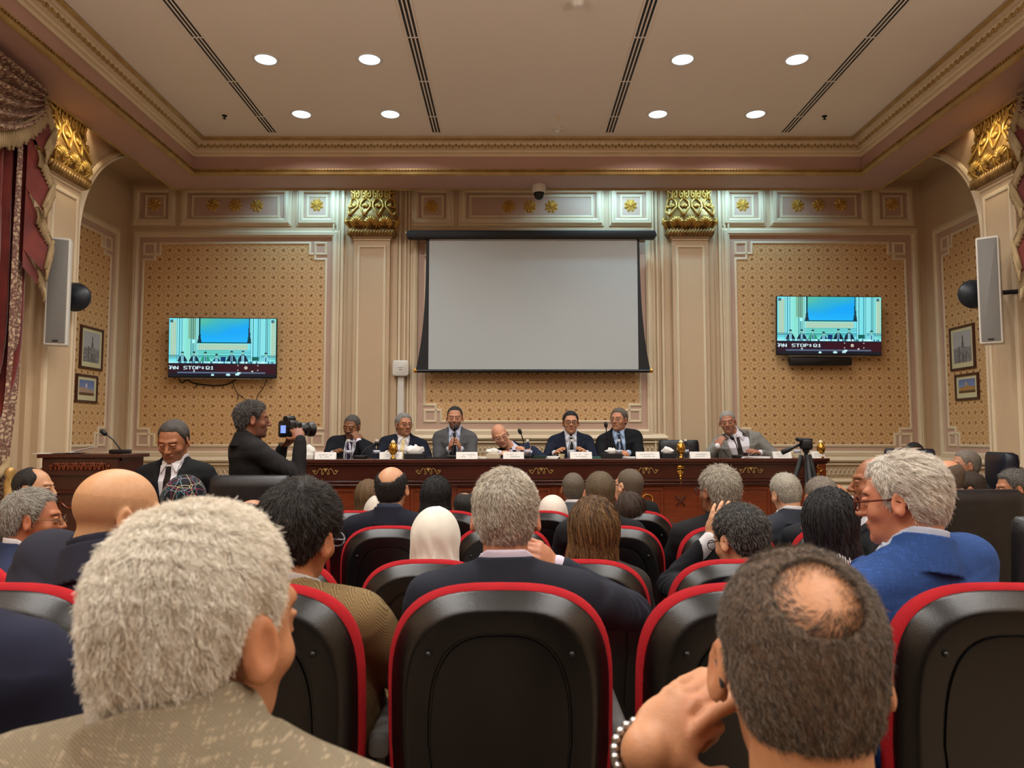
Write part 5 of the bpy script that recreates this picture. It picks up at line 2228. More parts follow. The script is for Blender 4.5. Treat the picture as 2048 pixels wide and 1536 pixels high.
def curtain(s, label):
    """s -1 left, 1 right; hangs in front of the side wall, just before the pilaster"""
    xw = XL if s < 0 else XR

    def X(off):
        return xw - s * (off - 0.04)
    t = thing('curtain', label, 'curtain', (X(0.1), 5.9, 0.0))
    # red drape, gathered at tie height
    m = MB()
    nz, ny = 40, 70
    ztop, zb = 4.30, 0.02
    rings = []
    for i in range(nz + 1):
        z = zb + (ztop - zb) * i / nz
        g = math.exp(-((z - 1.15) / 0.55) ** 2)        # gathering
        ya = 4.70 + 0.10 * g
        yb = 6.00 - 0.42 * g
        row = []
        for j in range(ny + 1):
            q = j / ny
            y = ya + (yb - ya) * q
            f = math.sin(q * 2 * PI * 9 + 0.6 * math.sin(z * 2.1)) * (0.045 - 0.015 * g) + math.sin(q * 2 * PI * 4.3 + 1 + z * 0.5) * 0.02
            row.append((X(0.17 + f), y, z))
        rings.append(row)
    m.loft(rings, closed=False)
    m.build('drape', M_VELVET, t, True)
    # brocade inner strip beside the pilaster, straight
    m = MB()
    rings = []
    for i in range(nz + 1):
        z = 0.02 + 4.26 * i / nz
        row = []
        for j in range(25):
            q = j / 24
            y = 5.74 + 0.24 * q
            row.append((X(0.235 + 0.028 * math.sin(q * 2 * PI * 2.0 + 0.3 * math.sin(z * 1.7)) - 0.06 * q), y - 0.10 * math.exp(-((z - 1.15) / 0.5) ** 2), z))
        rings.append(row)
    m.loft(rings, closed=False)
    m.build('lining', M_BROCADE, t, True)
    # swag across the top
    m = MB()
    rings = []
    for i in range(30):
        a = i / 29
        row = []
        for j in range(41):
            q = j / 40                       # 0 far end (near pilaster) .. 1 towards the camera
            y = 5.98 - q * 1.70
            dip = math.sin(PI * q) ** 0.8
            z = 4.27 - a * (0.10 + 0.50 * dip) - 0.02
            fold = 0.085 * math.sin(a * 2 * PI * 5.5 + q * 1.2) * (0.35 + 0.65 * dip)
            row.append((X(0.30 + 0.05 * dip + fold * 0.8), y, z))
        rings.append(row)
    m.loft(rings, closed=False)
    sw = m.build('swag', M_BROCADE, t, True)
    fr = MB()

    def fringe(p, q, ln=0.10, n=12):
        p, q = Vector(p), Vector(q)
        for k in range(n):
            a = p.lerp(q, (k + 0.5) / n)
            l2 = ln * (0.85 + 0.3 * random.random())
            fr.tube([a + Vector((0, 0, 0.035)), a + Vector((-s * 0.012, 0, -l2 * 0.4)), a + Vector((-s * 0.004, 0, -l2))], [0.012, 0.010, 0.014], 5)
        fr.tube([p + Vector((0, 0, 0.03)), q + Vector((0, 0, 0.03))], 0.018, 6)
    row = rings[-1]
    for j in range(0, 40):
        fringe(row[j], row[j + 1], 0.13, 2)
    # cascading jabot with stepped fringe
    jb = MB()
    zsteps = [(4.18, 5.92), (3.95, 6.03), (3.72, 5.88), (3.50, 6.05), (3.25, 5.89), (3.02, 6.06), (2.76, 5.95), (2.62, 6.00)]
    for k in range(len(zsteps) - 1):
        z0, y0 = zsteps[k]
        z1, y1 = zsteps[k + 1]
        inner0, inner1 = 5.80, 5.80
        xo = 0.30 + 0.035 * (k % 2)
        jb.add([(X(xo), y0, z0), (X(xo + 0.02), y1, z1), (X(0.27), inner1, z1 + 0.16), (X(0.27), inner0, z0 + 0.18)], [(0, 1, 2, 3)])
        fringe((X(xo + 0.005), y0, z0), (X(xo + 0.025), y1, z1), 0.085, 9)
    jb.build('jabot', M_VELVET, t, True)
    fr.build('fringe', M_FRINGE, t, True)
    # tie-back with tassel
    tb = MB()
    tb.tube(curve_pts([(X(0.05), 5.98, 1.30), (X(0.26), 5.73, 1.22), (X(0.30), 5.38, 1.10), (X(0.24), 4.98, 1.16), (X(0.05), 4.85, 1.25)], 20), 0.035, 8)
    c = (X(0.33), 5.71, 1.12)
    tb.lathe([(0.0, 0.06), (0.03, 0.05), (0.045, 0.0), (0.03, -0.04), (0.04, -0.07), (0.03, -0.10), (0.045, -0.12), (0.055, -0.36), (0.0, -0.36)], c, 14)
    tb.build('tieback', M_FRINGE, t, True)
    return t


curtain(-1, 'red velvet curtain with floral swag and fringe at the left wall')
curtain(1, 'red velvet curtain with floral swag and fringe at the right wall')
# ---------------------------------------------------------------- auditorium chairs
def arch_outline(off, zb=0.36, zt=1.0, hw=0.248, n=3.0, cz=0.24, seg=28):
    """outline of a backrest in (x, z), inset by off; starts bottom right, runs over the top"""
    hw2, zt2, cz2 = hw - off, zt - off, cz
    pts = []
    zb2 = zb + off
    for k in range(4):
        z = zb2 + (zt2 - cz2 - zb2) * k / 4
        x = hw2 * (0.93 + 0.07 * min(1, (z - zb2) / 0.30))
        pts.append((x, z))
    for k in range(seg + 1):
        a = PI * k / seg
        c, s = math.cos(a), math.sin(a)
        x = hw2 * math.copysign(abs(c) ** (2 / n), c)
        z = (zt2 - cz2) + cz2 * abs(s) ** (2 / n)
        pts.append((x, z))
    for k in range(3, -1, -1):
        z = zb2 + (zt2 - cz2 - zb2) * k / 4
        x = hw2 * (0.93 + 0.07 * min(1, (z - zb2) / 0.30))
        pts.append((-x, z))
    return pts


RECL = 0.10


def back_ring(off, y, **kw):
    return [(x, y - RECL * (z - 0.45), z) for x, z in arch_outline(off, **kw)]


def build_chair(zoff):
    root = thing('auditorium_chair', 'x', 'chair', (0, 0, 0))
    m = MB()      # red upholstery of the backrest
    m.loft([back_ring(0.014, 0.035), back_ring(0.002, 0.042), back_ring(-0.005, 0.056), back_ring(-0.006, 0.072), back_ring(0.002, 0.094), back_ring(0.030, 0.112), back_ring(0.09, 0.118)], True, True)
    m.build('backrest', M_RED, root, True)
    m = MB()      # moulded plastic shell
    rings = [back_ring(0.008, 0.05), back_ring(0.005, 0.038), back_ring(0.008, 0.028), back_ring(0.034, 0.003), back_ring(0.040, -0.004), back_ring(0.048, -0.006),
             back_ring(0.090, -0.006, zb=0.40), back_ring(0.092, -0.001, zb=0.40), back_ring(0.096, -0.001, zb=0.40), back_ring(0.098, -0.007, zb=0.40), back_ring(0.11, -0.009, zb=0.42)]
    m.loft(rings, True, True)
    m.build('back_shell', M_SHELL, root, True, 45)
    for s in (-1, 1):
        m = MB()
        z = 0.865
        m.lathe([(0.0, 0.008), (0.004, 0.008), (0.007, 0.004), (0.0075, -0.002)], (0, 0, 0), 10, Matrix.Translation((s * 0.155, -0.008 - RECL * (z - 0.45), z)) @ Matrix.Rotation(PI / 2, 4, 'X'))
        m.build('screw', M_BLACK, root, True)
    m = MB()      # seat cushion
    rings = []
    for z, g in ((0.40, -0.02), (0.415, 0.0), (0.45, 0.008), (0.475, 0.0), (0.488, -0.03)):
        rg = []
        for k in range(28):
            a = 2 * PI * k / 28
            c, s = math.cos(a), math.sin(a)
            rg.append(((0.245 + g) * math.copysign(abs(c) ** 0.45, c), 0.35 + (0.235 + g) * math.copysign(abs(s) ** 0.45, s), z - 0.02 * (1 - s) * 0.5))
        rings.append(rg)
    m.loft(rings, True, True)
    m.build('seat', M_RED, root, True, 60)
    m = MB()
    m.rbox((0, 0.35, 0.385), (0.44, 0.44, 0.05), 0.02)
    m.build('seat_pan', M_SHELL, root, True, 40)
    m = MB()
    m.box((0.262, 0.10, zoff + 0.0), (0.298, 0.34, 0.60))
    m.box((0.255, 0.06, zoff + 0.0), (0.305, 0.40, zoff + 0.03))
    m.build('pedestal', M_SHELL, root, bevel=0.008)
    m = MB()
    m.rbox((0.28, 0.26, 0.625), (0.052, 0.40, 0.055), 0.018)
    a = m.build('armrest', mottled('grey_plastic', C(88, 88, 86), C(76, 76, 75), 20, 0.5, 0.2, 0, 500), root, True, 40)
    m = MB()
    m.box((-0.26, 0.15, 0.36), (0.27, 0.22, 0.39))
    m.build('support_bar', M_BLACKM, root)
    return root


CH_PITCH = 0.56
rows = {1: (1.71, Z_STEP + 0.015), 2: (2.75, 0.0), 3: (3.78, 0.0), 4: (4.55, 0.0)}
chairs = [
    # row, centre x, label
    (1, -1.146, 'red and black chair at the left edge behind the fully bald man'),
    (1, -0.586, 'red and black chair behind the man in the brown herringbone jacket'),
    (1, -0.026, 'red and black chair in the centre foreground, behind the man with lilac collar'),
    (1, 0.534, 'red and black chair just left of the balding man, nearest row'),
    (1, 1.094, 'red and black chair at the right edge, behind the man in the blue jacket'),
    (2, -1.99, 'red chair at far left edge, just behind the man with round glasses'),
    (2, -0.868, 'red chair mostly hidden beyond the herringbone jacket, second row'),
    (2, -0.308, 'red chair that the woman in the plain white headscarf sits in'),
    (2, 0.253, 'red chair that the woman with long brown hair sits in'),
    (2, 0.814, 'red chair that the black haired man touching his glasses sits in'),
    (2, 1.374, 'red chair of the woman with straight black hair, beside the blue jacket'),
    (3, -2.44, 'red chair ahead of the man with round glasses, near the lectern'),
    (3, -1.165, 'red chair edge showing to the right of the black haired man in herringbone'),
    (3, -0.605, 'red chair behind the navy suited man with a bald crown'),
    (3, -0.045, 'red chair half hidden behind the grey haired man with lilac collar'),
    (3, 0.514, 'red chair behind the man with close shaved brown hair'),
    (3, 1.075, 'red chair behind the wavy grey haired man in black jacket'),
    (3, 1.635, 'red chair edge showing left of the straight black hair'),
    (4, -0.954, 'red chair in the front row left of the navy suited man'),
    (4, -0.394, 'red chair in the front row behind the woman with black curly hair'),
    (4, 0.168, 'red chair in the front row near the white gathered headscarf'),
    (4, 0.733, 'red chair in the front row behind the man in a black hooded top'),
]
proto = build_chair(0.0)
first = True
for r, cx, lb in chairs:
    d, fl = rows[r]
    o = proto if first else copy_tree(proto)
    first = False
    o.location = (cx, d, fl)
    tag(o, lb, 'chair', 'red auditorium chairs in rows')
    if lb.startswith('red chair at far left edge') or 'near the lectern' in lb:
        o.rotation_euler.z = math.radians(-22)


# ---------------------------------------------------------------- executive leather chairs
def exec_chair(x, y, fl, yaw, label, mat, w=0.62, top=1.05):
    root = thing('leather_armchair', label, 'chair', (0, 0, 0), 'high-backed leather office chairs')
    m = MB()
    prof = [(0.0, 0.42), (-0.02, 0.55), (-0.05, 0.80), (-0.09, 0.97)]
    rings = []
    for (y_, z_), hw, th in zip([(0.0, 0.42), (-0.015, 0.55), (-0.04, 0.80), (-0.055, top - 0.07), (-0.055, top - 0.02), (-0.045, top)], (0.42, 0.46, 0.49, 0.49, 0.478, 0.45), (0.05, 0.06, 0.06, 0.065, 0.06, 0.035)):
        rg = []
        for k in range(28):
            a = 2 * PI * k / 28
            c, s = math.cos(a), math.sin(a)
            rg.append((w * hw * math.copysign(abs(c) ** 0.3, c), y_ + th * math.copysign(abs(s) ** 0.6, s), z_))
        rings.append(rg)
    m.loft(rings, True, True)
    m.build('backrest', mat, root, True, 60)
    m = MB()
    z = top - 0.17
    m.tube([(-w * 0.485, -0.105, z), (w * 0.485, -0.105, z)], 0.005, 6)
    m.build('piping', mat, root, True)
    m = MB()
    m.rbox((0, 0.28, 0.45), (w * 0.86, 0.50, 0.12), 0.05)
    m.build('seat', mat, root, True, 50)
    for s in (-1, 1):
        m = MB()
        m.tube([(s * w * 0.47, 0.02, 0.64), (s * w * 0.49, 0.18, 0.67), (s * w * 0.49, 0.42, 0.655), (s * w * 0.47, 0.48, 0.56), (s * w * 0.44, 0.38, 0.42)], 0.032, 8)
        m.build('armrest', mat, root, True)
    m = MB()
    m.lathe([(0.03, 0.40), (0.03, 0.12), (0.05, 0.10), (0.05, 0.06)], (0, 0.25, 0), 14)
    for k in range(5):
        a = 2 * PI * k / 5
        m.tube([(0, 0.25, 0.09), (0.28 * math.cos(a), 0.25 + 0.28 * math.sin(a), 0.05)], [0.03, 0.018], 6)
    m.build('base', M_BLACK, root, True, 40)
    root.location = (x, y, fl)
    root.rotation_euler.z = math.radians(yaw)
    return root


p = P(508, 950, 4.62)
exec_chair(p.x, 4.62, 0.0, 0, 'wide black leather chair back in front of the photographer', M_LEATHER, 0.50, p.z)
p = P(1942, 978, 4.3)
exec_chair(p.x, 4.3, 0.0, 4, 'big black leather chair back just right of the blue jacket', M_LEATHER, 0.52, p.z)
p = P(2120, 1030, 3.0)
exec_chair(p.x, 3.0, 0.0, 8, 'nearest black leather chair, cut by the right edge', M_LEATHER, 0.50, p.z)
p = P(1848, 898, 6.5)
exec_chair(p.x, 6.75, Z_DAIS, -25, 'dark navy leather chair beside the man half hidden behind white hair', M_NAVYLEATHER, 0.42, p.z - Z_DAIS)
p = P(2003, 905, 5.9)
exec_chair(p.x, 6.0, 0.0, 75, 'navy leather chair holding the grey haired man with glasses at right', M_NAVYLEATHER, 0.48, p.z)
p = P(1360, 880, 8.25)
exec_chair(p.x, 8.28, Z_DAIS, 180, 'empty black leather chair at the long table beside the light grey suit', M_LEATHER, 0.46, p.z - Z_DAIS)
for i, (px, py, lb) in enumerate(((703, 905, 'purple tie'), (808, 905, 'yellow tie'), (910, 905, 'grey suit at the microphone'), (1010, 905, 'bald head leaning sideways'), (1140, 905, 'dark hair and black framed glasses'), (1240, 905, 'black suit and pale blue shirt'), (1470, 905, 'light grey suit'))):
    p = P(px, 912, 8.35)
    exec_chair(p.x, 8.42, Z_DAIS, 180, 'black leather chair under the seated man with %s' % lb, M_LEATHER, 0.42, 0.80)
# ---------------------------------------------------------------- the long table
TT = 1.236                      # table top height
T0 = P(588, 921, 7.06)
T1 = P(1660, 914, 7.42)
tx0, tx1 = T0.x, T1.x
ang = math.atan2(T1.y - T0.y, T1.x - T0.x)
TL = math.hypot(T1.y - T0.y, T1.x - T0.x)
TM = Matrix.Translation((T0.x, T0.y, 0)) @ Matrix.Rotation(ang, 4, 'Z')
TDEP = 0.50
table = thing('presidium_table', 'long polished mahogany table with gilded scrolls in front of the panel', 'table', tuple(TM @ Vector((TL / 2, 0.3, Z_DAIS))))
m = MB()
m.box((0, 0, TT - 0.035), (TL, TDEP, TT), TM)
m.box((0.015, 0.015, TT - 0.055), (TL - 0.015, TDEP - 0.015, TT - 0.034), TM)
m.build('table_top', M_WOODD, table, bevel=0.006)
m = MB()
m.box((0.04, 0.05, TT - 0.20), (TL - 0.12, 0.09, TT - 0.054), TM)
m.box((0.03, 0.035, TT - 0.225), (TL - 0.11, 0.08, TT - 0.205), TM)
m.box((0.03, 0.02, TT - 0.25), (TL - 0.11, 0.08, TT - 0.238), TM)
m.build('apron', M_WOODD, table, bevel=0.004)
m = MB()
m.box((0.05, 0.07, Z_DAIS), (TL - 0.13, 0.11, TT - 0.2), TM)
m.box((0.05, 0.07, Z_DAIS), (0.09, TDEP - 0.05, TT - 0.06), TM)
m.box((0.02, 0.03, Z_DAIS), (TL - 0.10, 0.09, Z_DAIS + 0.10), TM)
m.build('front_panel', M_WOOD, table)


def tmap(u, v, h):
    return TM @ Vector((u, 0.07 - h, v))


def tpx(px):
    """photograph column on the table front -> length along the table"""
    k = (px - 1024.0) / F_PX
    # point T0 + s*dir with x/y = k (pitch correction small)
    dx, dy = math.cos(ang), math.sin(ang)
    return (k * 0.9995 * T0.y - T0.x) / (dx - k * dy)


edges = [tpx(v) for v in (600, 690, 822, 900, 1028, 1105, 1240, 1345, 1385, 1600)]
m = MB()
segs = [(600, 718), (733, 752), (762, 800), (824, 892), (918, 962), (978, 1100), (1120, 1220), (1278, 1326), (1400, 1540)]
for a_, b_ in segs:
    u0, u1 = tpx(a_), tpx(b_)
    m.sweep(rect(u0, u1, Z_DAIS + 0.16, TT - 0.29)[::-1], PROF_S, tmap)
m.build('panel_moulding', M_WOOD, table, True, 35)


def scroll(c, w, mp, mb, r=0.0042):
    """symmetrical rinceau ornament, width w, centred at c = (u, v)"""
    for s in (-1, 1):
        k = w / 2
        base = [(0.0, 0.010), (0.12, 0.030), (0.24, 0.012), (0.30, -0.018), (0.22, -0.034), (0.15, -0.020), (0.19, -0.008)]
        mb.tube(curve_pts([mp(c[0] + s * a * k * 1.0, c[1] + b * 0.9, 0.008) for a, b in base], 22), r, 5)
        arm = [(0.26, 0.012), (0.42, 0.028), (0.58, 0.004), (0.70, -0.026), (0.84, -0.024), (0.90, 0.0), (0.80, 0.010), (0.76, -0.004)]
        mb.tube(curve_pts([mp(c[0] + s * a * k, c[1] + b * 0.9, 0.008) for a, b in arm], 26), r, 5)
        mb.tube([mp(c[0] + s * a * k, c[1] + b * 0.9, 0.008) for a, b in ((0.86, -0.02), (0.96, -0.006), (1.0, 0.012))], r * 0.7, 5)
    mb.blob(mp(c[0], c[1] + 0.012, 0.008), (0.014, 0.006, 0.018), None, 8, 5)


def amap(u, v, h):
    return TM @ Vector((u, 0.05 - h, v))


for px in (651, 857, 1083, 1293, 1503):
    m = MB()
    scroll((tpx(px), TT - 0.115), 0.235, amap, m)
    m.build('gilded_scroll', M_GILT, table, True)
for px in (741, 937):
    m = MB()
    c = tmap(tpx(px), TT - 0.345, 0.01)
    for k in range(8):
        a = 2 * PI * k / 8
        m.blob(tmap(tpx(px) + 0.014 * math.cos(a), TT - 0.345 + 0.014 * math.sin(a), 0.012), (0.008, 0.006, 0.008), None, 6, 4)
    m.blob(c, (0.010, 0.016, 0.010), None, 8, 5)
    m.build('rosette_stud', M_BRASS, table, True)
m = MB()
cu, cv = tpx(1296), TT - 0.40
for k in range(26):
    a = 2 * PI * k / 26
    m.blob(tmap(cu + 0.052 * math.cos(a), cv + 0.052 * math.sin(a), 0.012), (0.0085, 0.008, 0.0085), None, 6, 4)
m.tube([tmap(cu + 0.052 * math.cos(a), cv + 0.052 * math.sin(a), 0.006) for a in np.linspace(0, 2 * PI, 25)], 0.008, 5)
m.build('ring_ornament', M_BRASS, table, True)
m = MB()
u = tpx(1362)
m.box((u - 0.035, 0.03, TT - 0.105), (u + 0.035, 0.056, TT - 0.06), TM)
for k, (w_, zz) in enumerate(((0.022, 0.125), (0.016, 0.15), (0.018, 0.175), (0.012, 0.20), (0.014, 0.222), (0.007, 0.245))):
    m.blob(amap(u, TT - zz, 0.004), (w_, 0.01, 0.016), None, 8, 5)
for s in (-1, 1):
    m.tube([amap(u + s * 0.03, TT - 0.11, 0.004), amap(u + s * 0.022, TT - 0.14, 0.006), amap(u + s * 0.006, TT - 0.16, 0.006)], 0.006, 5)
m.build('drop_ornament', M_BRASS, table, True)
m = MB()
u = tpx(1362)
for s in (-1, 1):
    m.tube([tmap(u - s * 0.045, TT - 0.46, 0.012), tmap(u + s * 0.045, TT - 0.36, 0.012)], 0.006, 5)
m.build('cross_moulding', M_WOODD, table, True)
# carved right-hand end with inlay and corner column
m = MB()
u0 = TL - 0.10
m.box((u0 - 0.02, 0.02, Z_DAIS), (u0 + 0.07, 0.11, TT - 0.055), TM)
m.box((u0 - 0.02, 0.11, Z_DAIS), (u0 + 0.03, TDEP - 0.04, TT - 0.055), TM)
m.build('end_column', M_WOOD, table, bevel=0.01)
m = MB()
for k in range(9):
    z = TT - 0.10 - k * 0.075
    m.tube([TM @ Vector((u0 + 0.0 + 0.03 * math.sin(t * 2 * PI), 0.014, z + 0.06 * (t - 0.5))) for t in np.linspace(0, 1, 9)], 0.007, 5)
m.build('end_inlay', M_BRASS, table, True)


# ---------------------------------------------------------------- things on the table
def on_table(px, v, extra=0.0):
    """world point on the table top under photograph column px, v metres behind the front edge"""
    k = (px - 1024.0) / F_PX
    dx, dy = math.cos(ang), math.sin(ang)
    ox, oy = T0.x - dy * v, T0.y + dx * v
    s = (k * 0.9995 * oy - ox) / (dx - k * dy)
    return Vector((ox + dx * s, oy + dy * s, TT + extra))


def script_strokes(mb, M, w, z, y, seed):
    """a line of cursive lettering seen too small to read"""
    rs = random.Random(seed)
    x = -w / 2
    while x < w / 2 - 0.004:
        l = 0.007 + rs.random() * 0.014
        if rs.random() < 0.82:
            pts = [M @ Vector((x + l * t, y, z + 0.0022 * math.sin(t * 7 + rs.random() * 3) + (0.004 if rs.random() < 0.2 else 0))) for t in (0, 0.3, 0.6, 1.0)]
            mb.tube(pts, 0.0011, 4)
            if rs.random() < 0.5:
                mb.blob(M @ Vector((x + l * 0.5, y, z - 0.006)), (0.0013, 0.0008, 0.0013), None, 5, 3)
        x += l + 0.003


M_INK = mottled('dark_ink', C(60, 60, 80), C(50, 50, 70), 5, 0.7)
plates = [(653, 200, 'leftmost name card, before the man with purple tie'), (783, 216, 'name card behind the gilded egg holder on the left'),
          (934, 205, 'name card before the man in the mid grey suit'), (1027, 200, 'name card before the bald man leaning sideways'),
          (1161, 215, 'name card before the man with black framed glasses'), (1294, 230, 'name card before the man with clasped hands'),
          (1398, 200, 'name card between the empty chair and the light grey suit'), (1561, 190, 'name card before the light grey suit, near the tripod'),
          (1632, 150, 'small white card beside the candle holder at the right end')]
for i, (px, w, lb) in enumerate(plates):
    c = on_table(px, 0.055 if px != 783 else 0.10)
    w = w / 1000.0
    t = thing('name_card', 'white ' + lb, 'name card', tuple(c), 'name cards along the table')
    M = Matrix.Translation(c) @ Matrix.Rotation(ang + math.radians((-3, 2, 0, -2, 2, -4, -4, 0, 6)[i]), 4, 'Z')
    m = MB()
    hh = 0.066
    a = [(-w / 2, -0.026, 0), (w / 2, -0.026, 0), (w / 2, 0.0, hh), (-w / 2, 0.0, hh), (w / 2, 0.026, 0), (-w / 2, 0.026, 0)]
    b = [(p_[0], p_[1] * 0.9, p_[2] - 0.0015 if p_[2] > 0 else 0) for p_ in a]
    m.add([M @ Vector(p_) for p_ in a], [(0, 1, 2, 3), (3, 2, 4, 5)])
    m.add([M @ Vector(p_) for p_ in b], [(3, 2, 1, 0), (5, 4, 2, 3)])
    m.build('card', M_PAPER, t)
    m = MB()
    Mt = M @ Matrix.Translation((0, -0.026, 0)) @ Matrix.Rotation(-math.atan2(0.026, hh), 4, 'X')
    script_strokes(m, Mt, w * 0.62, 0.044, -0.0012, i)
    script_strokes(m, Mt, w * 0.50, 0.023, -0.0012, i + 50)
    m.build('lettering', M_INK, t)


def bottle_mesh(h_=0.19):
    m = MB()
    m.lathe([(0.026, 0.0), (0.032, 0.006), (0.0325, 0.03), (0.0295, 0.04), (0.0325, 0.05), (0.0325, 0.085), (0.0295, 0.095), (0.0325, 0.105), (0.032, 0.125), (0.022, 0.150), (0.0135, 0.165), (0.0135, 0.172)], (0, 0, 0), 18)
    return m


for px, v, lb in ((698, 0.10, 'water bottle in front of the man with purple tie'), (754, 0.12, 'water bottle between the purple tie and the yellow tie'),
                  (1055, 0.10, 'water bottle beside the bald leaning man'), (1143, 0.14, 'water bottle in front of the black framed glasses man'),
                  (1237, 0.12, 'water bottle before the man with clasped hands'), (1370, 0.22, 'water bottle beside the gilded egg holder at the empty chair'), (1593, 0.12, 'water bottle behind the tripod head')):
    c = on_table(px, v)
    t = thing('water_bottle', 'clear plastic ' + lb, 'bottle', tuple(c), 'clear plastic water bottles on the table')
    m = bottle_mesh()
    o = m.build('bottle', M_GLASS, t, True)
    o.location = (0, 0, 0)
    m = MB()
    m.lathe([(0.0331, 0.052), (0.0334, 0.052), (0.0334, 0.083), (0.0331, 0.083)], (0, 0, 0), 18)
    o = m.build('label_band', mottled('bottle_label', C(150, 160, 182), C(215, 215, 220), 60, 0.4), t, True)
    o.location = (0, 0, 0)
    m = MB()
    m.lathe([(0.0, 0.187), (0.014, 0.187), (0.0155, 0.183), (0.0155, 0.168), (0.014, 0.168)], (0, 0, 0), 16)
    o = m.build('cap', M_WHITE, t, True, 40)
    o.location = (0, 0, 0)

for px, v, lb in ((787, 0.04, 'gilded egg-shaped candle holder in front of the yellow tie'), (1361, 0.07, 'gilded egg-shaped holder in front of the empty chair'), (1640, 0.06, 'gilded egg-shaped candle holder at the right end of the table')):
    c = on_table(px, v)
    t = thing('egg_holder', lb, 'candle holder', tuple(c), 'gilded egg-shaped holders')
    m = MB()
    m.lathe([(0.0, 0.0), (0.030, 0.002), (0.032, 0.010), (0.016, 0.020), (0.010, 0.032), (0.016, 0.042)], (0, 0, 0), 18)
    o = m.build('foot', M_BRASS, t, True)
    o.location = (0, 0, 0)
    m = MB()
    m.lathe([(0.012, 0.040), (0.030, 0.058), (0.039, 0.085), (0.040, 0.105), (0.033, 0.130), (0.022, 0.148), (0.014, 0.158)], (0, 0, 0), 20)
    for k in range(8):
        a = 2 * PI * k / 8
        m.tube([(r_ * math.cos(a), r_ * math.sin(a), z_) for r_, z_ in ((0.013, 0.042), (0.031, 0.058), (0.040, 0.085), (0.041, 0.105), (0.034, 0.130), (0.022, 0.150))], 0.003, 4)
    o = m.build('egg', M_BRASS, t, True)
    o.location = (0, 0, 0)
    m = MB()
    m.lathe([(0.0, 0.178), (0.012, 0.176), (0.020, 0.165), (0.020, 0.152), (0.016, 0.145)], (0, 0, 0), 14)
    m.tube([(0, 0, 0.175), (0, 0, 0.19)], 0.0015, 5)
    o = m.build('candle', mottled('cream_wax', C(240, 224, 180), C(232, 214, 168), 8, 0.4), t, True)
    o.location = (0, 0, 0)


def tissue_box(px, v, w, dp, hh, mat, lb, yaw=0, tissue=True, big=1.0):
    c = on_table(px, v)
    t = thing('tissue_box', lb, 'tissue box', tuple(c))
    M = Matrix.Translation(c) @ Matrix.Rotation(math.radians(yaw), 4, 'Z')
    m = MB()
    m.box((-w / 2, -dp / 2, 0), (w / 2, dp / 2, hh), M)
    m.build('box', mat, t, bevel=0.004)
    if tissue:
        m = MB()
        rs = random.Random(px)
        rings = []
        for i, (z, r) in enumerate(((0.0, 0.03), (0.02, 0.045), (0.04, 0.04), (0.055, 0.02))):
            rings.append([M @ Vector((r * 1.6 * big * math.cos(a) * (0.8 + 0.4 * rs.random()), r * 0.6 * math.sin(a), hh + z * (0.6 + 0.8 * rs.random()) * big)) for a in np.linspace(0, 2 * PI, 12, endpoint=False)])
        m.loft(rings, True, True)
        m.build('tissue', M_PAPER, t, True, 40)
    return t


tissue_box(612, 0.12, 0.16, 0.12, 0.045, M_PAPER, 'white tissue box with a peaked tissue at the left end of the table', 8, True, 1.3)
tissue_box(830, 0.10, 0.20, 0.12, 0.05, M_BLACKM, 'black tissue box with white tissues before the yellow tie', 3, True, 1.25)
tissue_box(987, 0.12, 0.13, 0.11, 0.05, mottled('cream_card', C(215, 200, 175), C(205, 190, 165), 20, 0.7), 'small cream tissue box before the bald leaning man', -5, True, 0.9)
tissue_box(1222, 0.10, 0.20, 0.12, 0.05, M_BLACKM, 'black tissue box with flat white tissues under the right microphone', 2, True, 0.8)
tissue_box(1335, 0.12, 0.14, 0.12, 0.05, M_BLACKM, 'black tissue box with a curled tissue before the empty chair', 0, True, 0.9)


def papers(px, v, w, dp, lb, mat=None, hh=0.012, yaw=0):
    c = on_table(px, v)
    M = Matrix.Translation(c) @ Matrix.Rotation(math.radians(yaw), 4, 'Z')
    m = MB()
    for k in range(4):
        M2 = M @ Matrix.Translation((0.004 * k, 0, hh * k / 4)) @ Matrix.Rotation(math.radians(k * 2 - 3), 4, 'Z')
        m.box((-w / 2, -dp / 2, 0.0), (w / 2, dp / 2, hh / 4 * 0.9), M2)
    tag(m.build('paper_stack', mat or M_PAPER, None), lb, 'papers')


papers(868, 0.25, 0.30, 0.20, 'dark folder lying before the grey suit', M_BLACKM)
papers(965, 0.20, 0.16, 0.2, 'papers between the grey suit and the bald leaning man')
papers(1092, 0.18, 0.22, 0.20, 'white papers beside a green folder, left of the dark haired man', None, 0.02)
papers(1078, 0.10, 0.12, 0.12, 'dark green folder on the table beside the bald leaning man', mottled('green_card', C(30, 60, 44), C(24, 50, 38), 20, 0.5), 0.028)
papers(1190, 0.20, 0.20, 0.2, 'green covered folder between the two men with glasses', mottled('green_card2', C(60, 110, 96), C(50, 100, 88), 20, 0.5), 0.015)
papers(1255, 0.24, 0.20, 0.18, 'papers under the clasped hands')
papers(1506, 0.12, 0.26, 0.16, 'white papers before the light grey suit', None, 0.016)


def cup(px, v, r, hh, mat, lb, liquid=None):
    c = on_table(px, v)
    t = thing('glass_cup', lb, 'cup', tuple(c))
    m = MB()
    m.lathe([(0.0, 0.002), (r * 0.75, 0.0), (r, hh), (r * 0.93, hh), (r * 0.7, 0.006), (0.0, 0.006)], (0, 0, 0), 18)
    o = m.build('cup', mat, t, True, 50)
    o.location = (0, 0, 0)
    if liquid:
        m = MB()
        m.lathe([(0.0, 0.008), (r * 0.68, 0.008), (r * 0.88, hh * 0.75), (0.0, hh * 0.75)], (0, 0, 0), 16)
        o = m.build('drink', liquid, t, True, 50)
        o.location = (0, 0, 0)


